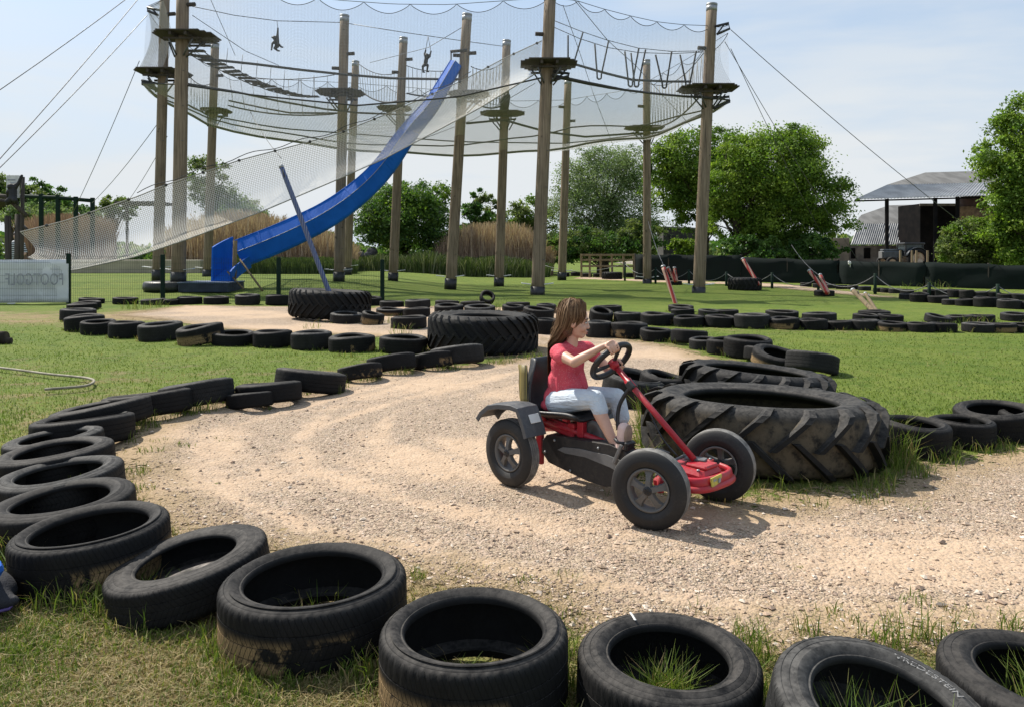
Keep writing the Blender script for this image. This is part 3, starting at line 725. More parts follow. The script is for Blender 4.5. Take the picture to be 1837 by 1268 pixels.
# loose stones on the track
def pebbles(n):
    Yp = 2.3 / (1 - rng.random(n * 4) * (1 - 2.3 / 11.5)); Xp = (rng.random(n * 4) - .5) * Yp * 1.45
    d = track_d(Xp, Yp)
    ok = (d > -.1 + rng.random(n * 4) * .2) & (rng.random(n * 4) < .07 + .93 * (1 - fineness(Xp, Yp)) ** 1.6)
    Xp, Yp = Xp[ok][:n], Yp[ok][:n]; m = len(Xp)
    r = rng.gamma(1.8, .0024, m) + .0028; r = np.minimum(r, .022)
    base = np.array([[1, 0, 0], [-1, 0, 0], [0, 1, 0], [0, -1, 0], [0, 0, 1], [0, 0, -1]], float)
    V = base[None] * rng.uniform(.6, 1.25, (m, 6, 1)) + rng.normal(0, .18, (m, 6, 3))
    V *= np.array([1, 1, .5]); a = rng.uniform(0, 6.28, m); c, s = np.cos(a), np.sin(a)
    V = np.stack([V[..., 0] * c[:, None] - V[..., 1] * s[:, None], V[..., 0] * s[:, None] + V[..., 1] * c[:, None], V[..., 2]], -1)
    V = V * r[:, None, None]; V[..., 0] += Xp[:, None]; V[..., 1] += Yp[:, None]; V[..., 2] += (gz(Xp, Yp) + .006 + r * .25)[:, None]
    F0 = np.array([[0, 2, 4], [2, 1, 4], [1, 3, 4], [3, 0, 4], [2, 0, 5], [1, 2, 5], [3, 1, 5], [0, 3, 5]])
    F = (np.arange(m)[:, None, None] * 6 + F0[None]).reshape(-1, 3)
    pal = np.array([[.52, .40, .30], [.42, .31, .22], [.58, .49, .40], [.36, .26, .19], [.48, .36, .26], [.28, .205, .155]])
    cc = pal[rng.integers(0, 6, m)] * rng.uniform(.8, 1.15, (m, 1))
    o = np_mesh('gravel_stones', V.reshape(-1, 3), F, M['pebble'], None, {'col': np.repeat(cc, 6, 0)})
    tag(o, 'loose pale stones scattered over the gravel track', 'gravel', None, 'stuff')
pebbles(14000)

# ------------------------------------------------------------------ grass
GREEN = np.array([[.095, .150, .022], [.130, .182, .029], [.165, .205, .040], [.070, .118, .019], [.135, .172, .034]])
STRAW = np.array([[.36, .285, .14], [.28, .21, .10], [.22, .165, .075], [.40, .33, .18], [.19, .19, .07]])
def blades(x, y, h, w, lean, col, z=None):
    n = len(x); a = rng.uniform(0, 2 * np.pi, n); dx, dy = np.cos(a), np.sin(a)
    z = gz(x, y) if z is None else z
    la = rng.uniform(0, 2 * np.pi, n); lx, ly = np.cos(la) * lean * h, np.sin(la) * lean * h
    b = np.stack([x, y, z - .004], 1); side = np.stack([dx, dy, np.zeros(n)], 1) * w[:, None] / 2
    mid = b + np.stack([lx * .35, ly * .35, h * .6], 1); top = b + np.stack([lx, ly, h * (1 - .28 * np.minimum(lean, 1.4))], 1)
    V = np.stack([b - side, b + side, mid - side * .8, mid + side * .8, top - side * .12, top + side * .12], 1)
    F0 = np.array([[0, 1, 3, 2], [2, 3, 5, 4]]); F = (np.arange(n)[:, None, None] * 6 + F0[None]).reshape(-1, 4)
    return V.reshape(-1, 3), F, np.repeat(col, 6, 0)
def in_tyre(x, y, ring_only=True):
    m = np.zeros(len(x), bool)
    for tx, ty, r, h in TYRES:
        d = np.hypot(x - tx, y - ty); m |= (d < r * 1.0) & (d > r * .66)
    return m
def grass_object(name, parts, label, cat):
    V = []; F = []; C = []; o = 0
    for v, f, c in parts: V.append(v); F.append(f + o); C.append(c); o += len(v)
    ob = np_mesh(name, np.concatenate(V), np.concatenate(F), M['blade'], None, {'col': np.concatenate(C)})
    tag(ob, label, cat, None, 'stuff'); return ob
def pick(pal, n, var=.15): return pal[rng.integers(0, len(pal), n)] * rng.uniform(1 - var, 1 + var, (n, 1))
def dryness(x, y):
    d = track_d(x, y)
    v = .15 + .46 * S(5.4, 2.6, y) * S(1.2, -.2, x) + .45 * S(-.9, -.05, d) + .5 * S(13.5, 17, y) * S(21, 18, y) * S(-6.8, -8.3, x) + .26 * S(13.5, 5, y) * S(-.5, -2.5, x) * 1.3 + .3 * S(13.2, 15, y) * S(16.4, 15.2, y) * S(2, 4, x)
    return v + .28 * np.sin(x * 2.1 + 1.3 * np.sin(y * 1.7)) * np.sin(y * 2.4 + x) + .2 * np.sin(x * 6.1) * np.sin(y * 5.3 + x * 2)
# mown turf
N0 = 330000
yy = 1.9 / (1 - rng.random(N0) * (1 - 1.9 / 17)); xx = (rng.random(N0) - .5) * yy * 1.5
d = track_d(xx, yy); ok = (d < -.05 + rng.normal(0, .09, N0)) & (rng.random(N0) < .35 + .65 * S(-.02, -.6, d)) & ~in_tyre(xx, yy)
xx, yy, d = xx[ok], yy[ok], d[ok]; n = len(xx)
dr = dryness(xx, yy); isdry = rng.random(n) < S(.15, .85, dr)
col = np.where(isdry[:, None], pick(STRAW, n), pick(GREEN, n, .2))
hh = np.where(isdry, rng.uniform(.012, .04, n), rng.uniform(.018, .05, n)) * (1 + .018 * yy) * (1 - .35 * S(4, 9, yy))
ww = rng.uniform(.0018, .0038, n) * (1 + .16 * yy); ln = np.where(isdry, rng.uniform(.6, 1.6, n), rng.uniform(.1, .8, n))
turf = [blades(xx, yy, hh, ww, ln, col)]
# flat-lying dead stalks in the foreground
m = 9000; yk = rng.uniform(2.0, 5, m); xk = (rng.random(m) - .62) * yk * 1.3; okk = (track_d(xk, yk) < .05) & ~in_tyre(xk, yk); xk, yk = xk[okk], yk[okk]; m = len(xk)
turf.append(blades(xk, yk, rng.uniform(.03, .09, m), rng.uniform(.0015, .003, m), rng.uniform(1.3, 2.6, m), pick(STRAW, m)))
grass_object('grass', turf, 'short mown grass with dry straw patches beside the gravel', 'grass')
# taller tufts against the tyres, in the holes, on the gravel edge
tufts = []
def tuft(x, y, r, n, h0, h1, w=.004, straw=.2, lean=(.15, .75)):
    a = rng.uniform(0, 6.28, n); rr = r * np.sqrt(rng.random(n)); X_, Y_ = x + rr * np.cos(a), y + rr * np.sin(a)
    st = rng.random(n) < straw; col = np.where(st[:, None], pick(STRAW, n), pick(GREEN, n, .25))
    D = max(y, 2)
    tufts.append(blades(X_, Y_, rng.uniform(h0, h1, n), rng.uniform(.6, 1.2, n) * w * (1 + .07 * D), rng.uniform(lean[0], lean[1], n), col))
for k, (tx, ty, r, h) in enumerate(TYRES):
    if ty > 20: continue
    den = 1.0 if ty < 7 else .6
    nt = int((18 if ty < 7 else 9) * (r / .31))
    for q in range(nt):
        a = rng.uniform(0, 6.28); rr = r * rng.uniform(1.0, 1.1); x_, y_ = tx + rr * math.cos(a), ty + rr * math.sin(a)
        if track_d(np.array([x_]), np.array([y_]))[0] > -.05 and rng.random() < .72: continue
        big = rng.random() < .3
        tuft(x_, y_, .045 + .02 * rng.random(), int(rng.integers(8, 22) * den), .03, .14 if big else .075, .0042)
for i, (nn, hmax) in {0: (120, .3), 1: (130, .3), 2: (170, .24), 3: (25, .14), 4: (20, .16), 5: (16, .12), 6: (14, .12), 8: (24, .2)}.items():
    tx, ty, r, h = TYRES[i]
    for q in range(6):
        a = rng.uniform(0, 6.28); rr = rng.uniform(0, r * .5); tuft(tx + rr * math.cos(a), ty + rr * math.sin(a) + .02, .06, nn // 2, .05, hmax * .9, .004, .15)
def tuft_px(px, py, r, n, h0, h1, **k):
    p = G(px, py); tuft(p.x, p.y, r, n, h0, h1, **k)
for px, py, r, n, a, b in [(1360, 1190, .06, 80, .05, .18), (1340, 1150, .06, 45, .04, .12), (1350, 1250, .06, 70, .05, .16), (1600, 1165, .05, 44, .05, .2), (1655, 1150, .04, 34, .06, .17), (1700, 1165, .05, 36, .04, .16), (1560, 1150, .06, 28, .03, .10), (1815, 1135, .05, 30, .04, .12), (1630, 1130, .12, 36, .015, .06), (1750, 1110, .12, 34, .015, .05),
                           (1000, 1230, .06, 110, .06, .18), (1020, 1170, .05, 50, .04, .12), (1450, 1140, .05, 30, .05, .12), (750, 1040, .035, 36, .03, .08), (745, 1030, .02, 16, .02, .06), (945, 1045, .05, 26, .02, .05), (200, 1090, .16, 220, .04, .13), (60, 1050, .12, 170, .06, .18), (30, 1010, .1, 150, .06, .2), (130, 1080, .14, 220, .05, .16), (250, 1085, .1, 110, .04, .12), (100, 1150, .16, 120, .03, .08),
                           (400, 1180, .06, 60, .04, .11), (430, 1230, .09, 110, .03, .09), (520, 1215, .07, 80, .03, .1), (640, 1215, .06, 80, .04, .12), (680, 1225, .05, 60, .04, .14), (370, 1160, .06, 50, .03, .1), (300, 1150, .1, 80, .02, .06),
                           (1600, 830, .16, 160, .10, .32), (1590, 800, .12, 110, .12, .36), (1640, 850, .14, 100, .05, .18), (1570, 880, .12, 80, .04, .14), (1700, 830, .12, 90, .04, .15), (1790, 812, .14, 90, .03, .12),
                           (1165, 770, .10, 90, .10, .42), (1150, 850, .09, 70, .08, .3), (1158, 800, .08, 60, .1, .36), (1212, 712, .12, 120, .10, .30), (1190, 700, .12, 60, .05, .2), (550, 705, .14, 90, .05, .17), (600, 695, .16, 110, .05, .18), (660, 683, .16, 90, .05, .16), (520, 712, .12, 60, .04, .12), (420, 722, .12, 60, .04, .12), (330, 745, .12, 70, .04, .16), (365, 740, .12, 70, .04, .16), (240, 775, .1, 60, .04, .15), (255, 760, .1, 60, .05, .18), (720, 672, .16, 80, .04, .14), (800, 664, .18, 90, .04, .12), (900, 652, .2, 120, .04, .14), (960, 644, .16, 90, .04, .14),
                           (400, 790, .08, 26, .015, .04), (330, 800, .08, 30, .02, .06), (270, 810, .1, 50, .02, .07), (245, 850, .09, 50, .03, .08), (255, 880, .08, 45, .02, .06), (290, 960, .09, 50, .02, .06), (1210, 1010, .05, 16, .01, .025), (1430, 1020, .05, 16, .01, .03), (1640, 1080, .07, 40, .02, .06), (1500, 1110, .09, 50, .02, .07), (1150, 970, .03, 12, .01, .025),
                           (1300, 900, .1, 40, .02, .07), (1450, 905, .12, 40, .02, .08), (1560, 900, .12, 60, .02, .1), (240, 555, .3, 60, .1, .35), (280, 552, .3, 60, .1, .3), (720, 600, .2, 40, .08, .3), (690, 580, .2, 40, .06, .25), (890, 565, .15, 26, .2, .5), (905, 565, .15, 24, .2, .5), (560, 590, .2, 26, .06, .22), (760, 625, .12, 30, .06, .2), (620, 640, .2, 50, .04, .1), (500, 640, .3, 60, .03, .08), (1750, 585, .3, 60, .08, .3), (1700, 588, .2, 40, .06, .2), (1690, 525, .4, 40, .2, .6), (1640, 525, .4, 30, .2, .5)]:
    tuft_px(px, py, r, n, a, b)
# one long stalk leaning over the gravel
p = G(1412, 1180); tufts.append(blades(np.array([p.x]), np.array([p.y]), np.array([.3]), np.array([.006]), np.array([.9]), np.array([[.16, .15, .05]])))
for q in range(90):   # stray dry sprigs along the gravel fringe
    yq = 2.3 / (1 - rng.random() * (1 - 2.3 / 11)); xq = (rng.random() - .5) * yq * 1.3; dq = track_d(np.array([xq]), np.array([yq]))[0]
    if -.25 < dq < .3: tuft(xq, yq, .07, int(rng.integers(10, 26)), .015, .06, .0035, .55, (.3, 1.1))
grass_object('grass_tufts', tufts, 'long grass tufts growing against the tyres and in their holes', 'grass')
# ------------------------------------------------------------------ ropes course: poles
GP = 'tall poles of the ropes course'
POLES = [ # bx,by,tx,ty,D, width px at the base, pegs [(side, py)], label
 (283, 500, 296, -12, 29.0, 19, [(1, 27)], 'slimmer wooden pole just left of the thick left-hand pole, netting curtain on its left'),
 (320, 505, 328, -16, 27.2, 25, [(1, 10)], 'thickest left-hand wooden pole carrying the highest platform'),
 (372, 497, 386, 80, 36.0, 16, [(1, 137)], 'wooden pole right of the thick left-hand pole, its top below the plank bridge'),
 (608, 503, 618, 30, 31.0, 19, [(1, 98), (-1, 124)], 'wooden pole with wide platform half way between the hanging figure and the blue slide'),
 (623, 492, 638, 112, 38.7, 15, [(-1, 134)], 'short-looking wooden pole right behind the one with the wide platform'),
 (705, 503, 724, 70, 34.0, 17, [(1, 108), (-1, 131)], 'wooden pole just left of the figure hanging by both arms'),
 (808, 515, 838, 28, 30.3, 20, [(-1, 101), (1, 97)], 'wooden pole at the top of the blue slide'),
 (895, 512, 909, 75, 33.8, 17, [], 'wooden pole next right of the slide pole, with dark bundle near its platform'),
 (964, 531, 987, -8, 27.2, 24, [(-1, 63)], 'thick central wooden pole above the girl, rising past the top of the photo'),
 (1008, 500, 1019, 145, 41.0, 15, [(-1, 193), (1, 218)], 'farthest wooden pole, just right of the thick central one'),
 (1161, 513, 1160, 110, 36.7, 15, [(-1, 192)], 'thin wooden pole in front of the willow, left of the right-hand end pole'),
 (1253, 531, 1277, 10, 28.3, 22, [(-1, 88)], 'right-hand end pole with bracket and zinc cap in front of the big tree'),
]
PO = []
for bx, by, tx, ty, D, wpx, pegs, lab in POLES:
    b = P(bx, by, D); t = P(tx, ty, D); base = Vector((b.x, b.y, b.z)); ax = t - b
    zg = min(float(gz(b.x, b.y)), b.z)
    r0 = wpx / FL * D / 2; r1 = r0 * .86
    root = thing('ropes_course_pole', lab, 'pole', (b.x, b.y, b.z), 0, GP)
    n = 10; mb = MB()
    mb.tube([ax * (i / n) - (Vector((0, 0, b.z - zg + .3)) if i == 0 else Vector((0, 0, 0))) for i in range(n + 1)], [r0 + (r1 - r0) * i / n for i in range(n + 1)], 20)
    mb.build('shaft', M['pole'], root)
    u = ax.normalized()
    MB().tube([ax - u * .02, ax + u * .05], r1 * 1.06, 20).tube([ax - u * .22, ax - u * .019], r1 * 1.035, 20).build('metal_cap', M['cap'], root)
    MB().tube([u * -.1, u * .32], r0 * 1.1, 18).build('foot_sleeve', M['dark'], root)
    mb = MB(); mb.box((-r0 - .16, -.06, .42), (.34, .22, .03), Matrix.Rotation(.12, 3, 'Y'), .008); mb.box((r0 + .16, -.06, .42), (.34, .22, .03), Matrix.Rotation(-.12, 3, 'Y'), .008)
    mb.build('foot_guard', M['white'], root)
    for sd, py in pegs:
        f = (py - by) / (ty - by); c = ax * f
        MB().tube([c + Vector((sd * (r1 * .7), -.05, 0)), c + Vector((sd * (r1 + .26), -.08, .01))], .07, 10).build('step_peg', M['plank'], root)
    mb = MB()
    for q in range(7):   # small staples up the pole
        c = ax * (.12 + .12 * q) + Vector((r0 * .5, -r0 * .86, 0)); mb.tube([c, c + Vector((.02, -.05, 0)), c + Vector((.06, -.05, 0)), c + Vector((.08, 0, 0))], .008, 5)
    mb.build('staple_steps', M['cable'], root)
    PO.append((base, t, D))
def onpole(k, py, D=None):
    bx, by, tx, ty, D0 = POLES[k][:5]; f = (py - by) / (ty - by)
    return P(bx + (tx - bx) * f, py, D or D0)

# platforms
def platform(k, x0, x1, py, label, depth=1.5, thick=.09, rot=0.0):
    c = onpole(k, py); D = c.y; wx = (x1 - x0) / FL * D; cx = ((x0 + x1) / 2 - CX) / FL * D
    root = thing('wooden_platform', label, 'platform', (c.x, c.y, c.z), rot, 'wooden platforms round the poles')
    ox = cx - c.x; mb = MB(); n = 9
    for i in range(n):   # deck boards, trimmed corners
        y = -depth / 2 + depth * (i + .5) / n; e = max(0, abs(y) / (depth / 2) - .45) * wx * .32
        mb.box((ox, y, 0), (wx - 2 * e, depth / n - .012, .045), None, .006)
    mb.build('deck', M['plank'], root)
    mb = MB()
    for sx in (-.26, .26): mb.box((ox + sx, 0, -.09), (.09, depth * .92, .13), None, .008)
    for sy in (-.5, .5): mb.box((ox, sy * depth * .55, -.19), (wx * .62, .08, .07), None, .008)
    mb.build('joists', M['plank'], root)
    mb = MB()
    for sx in (-1, 1):
        mb.tube([(ox + sx * wx * .30, -.1, -.22), (sx * .2, -.12, -.75)], .03, 6); mb.tube([(ox + sx * wx * .2, -depth * .3, -.22), (sx * .12, -.18, -.7)], .03, 6)
    mb.build('brace', M['cable'], root)
    return root
platform(1, 284, 388, 66, 'highest dark wooden platform on the thick left-hand pole', 1.8)
platform(0, 250, 338, 131, 'dark platform under the netting curtain at the far left of the course', 1.7)
platform(2, 364, 412, 199, 'small platform on the pole right of the thick left-hand pole', 1.5)
platform(3, 570, 652, 167, 'wide platform left of the blue slide, below the two step pegs', 1.7)
platform(5, 678, 737, 195, 'platform on the pole just left of the blue slide, mostly hidden by pale netting', 1.5)
platform(6, 806, 878, 170, 'pale-looking platform behind netting at the top of the blue slide', 1.6)
platform(7, 862, 941, 204, 'platform on the pole next right of the slide pole', 1.5)
platform(8, 934, 1034, 116, 'dark platform on the thick central pole above the girl', 1.8)
platform(10, 1121, 1190, 230, 'lowest platform, on the thin pole in front of the willow', 1.5)
platform(11, 1218, 1320, 160, 'platform jutting right from the right-hand end pole', 1.8)
# a stuffed dark bundle strapped to a pole, and wall brackets holding the net away
c = onpole(7, 186); o = MB().ell((c.x, c.y - .25, c.z), (.22, .2, .34), None, 12, 8).ell((c.x + .12, c.y - .27, c.z + .2), (.13, .13, .2), None, 10, 6).ell((c.x - .1, c.y - .27, c.z - .25), (.12, .12, .2), None, 10, 6).build('gear_bundle', M['ape'])
tag(o, 'dark bundle strapped to the pole right of the blue slide', 'bundle')
def bracket(pts_px, D, label):
    a, b, e, g_ = [P(x, y, D) for x, y in pts_px]
    o = MB().tube([a, b, e, g_], .045, 8).tube([a * .3 + b * .7, g_], .03, 6).build('net_bracket', M['dark']); tag(o, label, 'bracket', 'steel brackets holding the netting out')
bracket([(1283, 48), (1307, 42), (1309, 52), (1286, 62)], 28.1, 'curved steel bracket at the top of the right-hand end pole')
bracket([(1276, 178), (1308, 174), (1309, 183), (1280, 196)], 28.1, 'lower steel bracket under the right-hand end platform')
bracket([(290, 20), (264, 14), (265, 20), (284, 28)], 28.9, 'steel bracket at the top left holding out the netting curtain')
bracket([(288, 152), (254, 145), (255, 148), (286, 162)], 28.9, 'lower steel bracket under the far left platform')
bracket([(992, 128), (1022, 133), (1020, 137), (990, 146)], 27.0, 'steel bracket under the central platform')

# ------------------------------------------------------------------ nets
def pxl(lst): return [P(x, y, D) for x, y, D in lst]
def resample(pts, n):
    pts = np.array([tuple(p) for p in pts]); d = np.r_[0, np.cumsum(np.linalg.norm(np.diff(pts, axis=0), axis=1))]
    t = np.linspace(0, d[-1], n); return np.stack([np.interp(t, d, pts[:, i]) for i in range(3)], 1), t
def surf(name, grid, U, V, mat, parent=None):
    nu, nv = grid.shape[:2]
    i, j = np.meshgrid(np.arange(nu - 1), np.arange(nv - 1), indexing='ij'); a = (i * nv + j).ravel()
    f = np.stack([a, a + nv, a + nv + 1, a + 1], 1); uv = np.stack([np.broadcast_to(U, (nu, nv)).ravel(), np.broadcast_to(V, (nu, nv)).ravel()], 1)
    return np_mesh(name, grid.reshape(-1, 3), f, mat, parent, None, uv, True)
def wall(name, label, top, bot, spans, drop, bulge=(0, 0, 0), mat=None, root=None):
    """netting hung between a top cable (scalloped) and a bottom cable"""
    n = spans * 16 + 1; T, tu = resample(top, n); B, _ = resample(bot, n); nv = 14
    sc_ = np.abs(np.sin(np.pi * np.arange(n) / 16)) ** .8 * drop
    Tn = T.copy(); Tn[:, 2] -= sc_
    v = np.linspace(0, 1, nv)[None, :, None]
    grid = Tn[:, None, :] * (1 - v) + B[:, None, :] * v + np.array(bulge)[None, None, :] * (np.sin(np.pi * v) ** 1.0)
    Vv = np.linalg.norm(grid - grid[:, :1], axis=2)
    e = thing(name, label, 'net', tuple(T[n // 2]), 0, 'safety nets of the ropes course')
    o = surf('netting', grid - T[n // 2], tu[:, None], Vv, mat or M['net'], e)
    c = Vector(T[n // 2])
    MB().tube([Vector(p) - c for p in Tn], .013, 5).build('edge_cord', M['rope'], e)
    MB().tube([Vector(p) - c for p in T[::4]], .012, 5).build('top_cable', M['cable'], e)
    MB().tube([Vector(p) - c for p in B[::4]], .022, 5).build('bottom_cord', M['rope'], e)
    return e
nl = [(255, 150, 28.9), (321, 152, 27.2), (460, 172, 27.2), (640, 190, 27.2), (820, 175, 27.2), (985, 137, 27.2), (1080, 157, 27.4), (1180, 170, 27.9), (1277, 176, 28.2), (1308, 180, 28.1)]
nearB = pxl(nl)
fl_ = [(255, 152, 29.6), (345, 192, 34), (372, 207, 36), (500, 231, 37), (624, 240, 38.7), (820, 255, 39.5), (1012, 258, 41), (1090, 250, 39), (1163, 240, 36.7), (1190, 237, 36), (1309, 182, 28.6)]
farB = pxl(fl_)
wall('safety_net', 'tall netting wall of the near side left of the central pole, scalloped top edge', pxl([(322, -40, 27.2), (480, -14, 27.2), (607, 1, 27.2), (705, 8, 27.2), (805, 9, 27.2), (920, 1, 27.2), (986, -4, 27.2)]), nearB[1:6], 8, .34)
wall('safety_net', 'netting wall between the central pole and the right-hand end pole', pxl([(986, -4, 27.2), (1035, 2, 27.3), (1080, 16, 27.5), (1130, 29, 27.8), (1180, 40, 28.0), (1225, 45, 28.1), (1276, 47, 28.2)]), nearB[5:9], 6, .24)
wall('safety_net', 'netting flaring out to the right of the end pole', pxl([(1279, 48, 28.3), (1308, 45, 28.1)]), pxl([(1284, 172, 28.3), (1318, 157, 28.1)]), 1, .05, (-.42, 0, 0))
wall('safety_net', 'dense netting curtain flaring out at the far left', pxl([(292, 4, 29.3), (264, 14, 28.9)]), pxl([(296, 128, 29.3), (249, 124, 28.9)]), 1, .05, (.28, 0, 0), mat=M['netfloor'])
wall('safety_net', 'second netting layer of the far left curtain', pxl([(292, 0, 28.5), (263, 13, 29.2)]), pxl([(290, 126, 28.5), (250, 123, 29.2)]), 1, .05, (.30, 0, 0), mat=M['netfloor'])
wall('safety_net', 'far netting wall behind the plank bridge with scalloped top', pxl([(386, 118, 36), (440, 142, 36.7), (500, 143, 37.3), (560, 146, 37.9), (636, 150, 38.7)]), farB[2:5], 5, .35)
wall('safety_net', 'far netting wall seen between the blue slide and the farthest pole', pxl([(636, 150, 38.7), (740, 158, 39.2), (830, 166, 39.8), (920, 182, 40.5), (1018, 180, 41)]), farB[4:7], 7, .35)
wall('safety_net', 'far netting wall between the farthest pole and the thin pole', pxl([(1018, 180, 41), (1052, 174, 40), (1110, 165, 38.3), (1160, 148, 36.7)]), farB[6:9], 4, .35)
wall('safety_net', 'netting wall on the far right behind the end pole', pxl([(1160, 148, 36.7), (1235, 105, 32), (1306, 60, 28.6)]), farB[8:], 4, .3)
wall('safety_net', 'netting wall on the far left behind the thick pole', pxl([(264, 14, 29.6), (330, 78, 33), (386, 118, 36)]), farB[:3], 3, .3)
# floor net: sags between its two border cables
nu, nv = 61, 33
A, ta = resample(nearB, nu); B, tb = resample(farB, nu); u = np.linspace(0, 1, nu)[:, None]; v = np.linspace(0, 1, nv)[None, :]
grid = A[:, None, :] * (1 - v[..., None]) + B[:, None, :] * v[..., None]
grid[..., 2] -= 1.25 * np.sin(np.pi * u) ** .6 * np.sin(np.pi * v) ** .8 + .05 * np.sin(u * 40) * np.sin(np.pi * v)
c0 = grid[nu // 2, nv // 2].copy(); e = thing('floor_net', 'wide sagging floor net hanging under the whole ropes course', 'net', tuple(c0), 0, 'safety nets of the ropes course')
surf('netting', grid - c0, ta[:, None], np.linalg.norm(grid - grid[:, :1], axis=2), M['netfloor'], e)
for k_, rr in ((0, .03), (nv - 1, .035)): MB().tube([Vector(p - c0) for p in grid[::2, k_]], rr, 6).build('border_rope', M['rope'], e)
MB().tube([Vector(p - c0) + Vector((0, 0, .05)) for p in grid[::2, int(nv * .62)]], .05, 6).build('rolled_seam', M['rope'], e)
MB().tube([Vector(p - c0) + Vector((0, 0, .05)) for p in grid[::2, int(nv * .34)]], .03, 6).build('rolled_seam', M['rope'], e)

# ------------------------------------------------------------------ bridges and ropes
def rope(name, pts, r, label, mat='rope', cat='rope', group='ropes strung through the course'):
    o = MB().tube(pts, r, 6).build(name, M[mat]); tag(o, label, cat, group); return o
rope('thick_rope', pxl([(330, 96, 27.3), (385, 108, 28.2), (460, 116, 29), (540, 126, 30), (615, 134, 30.6), (700, 141, 30.6), (800, 143, 30.4), (832, 143, 30.2)]), .05, 'thick dark rope sagging from the thick left pole to the slide pole')
rope('thick_rope', pxl([(990, 107, 27.2), (1035, 117, 27.4), (1090, 133, 27.6), (1135, 144, 27.9), (1200, 147, 28.1), (1240, 147, 28.2)]), .045, 'thick foot rope under the dangling loops')
rope('thick_rope', pxl([(990, 135, 27.0), (1050, 148, 27.2), (1120, 162, 27.6), (1170, 168, 27.9), (1220, 173, 28.1), (1300, 178, 28.0)]), .045, 'lower thick rope from the central pole to the right-hand end pole')
rope('thick_rope', pxl([(330, 150, 27.3), (420, 165, 28), (500, 182, 29), (580, 196, 30), (640, 203, 31), (760, 208, 32)]), .04, 'dark rope crossing behind the thick left pole below the plank bridge')
rope('thick_rope', pxl([(410, 181, 35), (470, 194, 35), (520, 203, 34), (620, 204, 33)]), .04, 'short dark rope low on the left of the course')
rope('thick_rope', pxl([(838, 222, 30.6), (880, 218, 32.5), (905, 216, 33.5), (940, 226, 34), (985, 238, 35), (1050, 246, 36), (1140, 240, 36.5)]), .05, 'thick rope running behind the central pole under the farthest poles')
rope('thin_cable', pxl([(345, 12, 27.2), (420, 28, 28), (497, 38, 29), (612, 41, 31)]), .014, 'thin zip cable carrying the figure hung by one arm', 'cable')
rope('thin_cable', pxl([(626, 43, 31), (720, 58, 31), (830, 74, 31.5), (905, 84, 33.8)]), .014, 'thin cable over the figure hung by both arms', 'cable')
rope('thin_cable', pxl([(345, 28, 27.2), (440, 92, 29), (500, 118, 31)]), .012, 'thin slanting cable left of the figure hung by one arm', 'cable')
rope('thin_cable', pxl([(378, 0, 30), (400, 50, 32), (422, 100, 34)]), .012, 'thin near-upright cable right of the thick left pole', 'cable')
rope('thin_cable', pxl([(832, 48, 30.3), (768, 86, 31), (664, 113, 36)]), .012, 'thin cable slanting down left from the slide pole', 'cable')
rope('thin_cable', pxl([(1030, 0, 27.3), (1090, 73, 29), (1140, 118, 33), (1244, 232, 38)]), .013, 'long thin cable slanting right behind the dangling loops', 'cable')
rope('thin_cable', pxl([(1010, 10, 27.3), (1040, 95, 30), (1065, 170, 36), (1100, 262, 40)]), .012, 'thin steep cable right of the central pole', 'cable')
rope('thin_cable', pxl([(745, 255, 29), (790, 238, 30), (850, 215, 32), (960, 150, 30)]), .012, 'thin cable rising right behind the pale netting', 'cable')

# plank bridge
rt = thing('plank_bridge', 'swinging bridge of separate planks sloping down from the highest platform', 'bridge', tuple(P(450, 150, 29)), 0)
c0 = P(450, 150, 29); pp = [(350, 92), (362, 101), (375, 109), (389, 116), (403, 122), (416, 129), (429, 135), (443, 141), (455, 147), (468, 152), (481, 156), (493, 161), (506, 165), (519, 168), (532, 171), (546, 173), (560, 174)]
for i, (x, y) in enumerate(pp):
    D = 27.4 + 3.4 * i / 16; c = P(x, y, D) - c0
    MB().box(c, (.68 - .012 * i, .24, .05), Matrix.Rotation(.05 * math.sin(i * 2.1), 3, 'X') @ Matrix.Rotation(.06 * math.sin(i), 3, 'Y'), .008).build('plank', M['plank'], rt)
for off in (-.3, .3): MB().tube([P(x, y, 27.4 + 3.4 * i / 16) - c0 + Vector((off, 0, -.02)) for i, (x, y) in enumerate(pp)], .018, 5).build('carrying_rope', M['rope'], rt)
mb = MB()
for i in range(1, 16, 2):
    c = P(*pp[i], 27.4 + 3.4 * i / 16) - c0; mb.tube([c + Vector((.3, .1, 0)), c + Vector((.34, .15, .55 + .02 * i))], .01, 4)
mb.build('hanger_rope', M['cable'], rt)
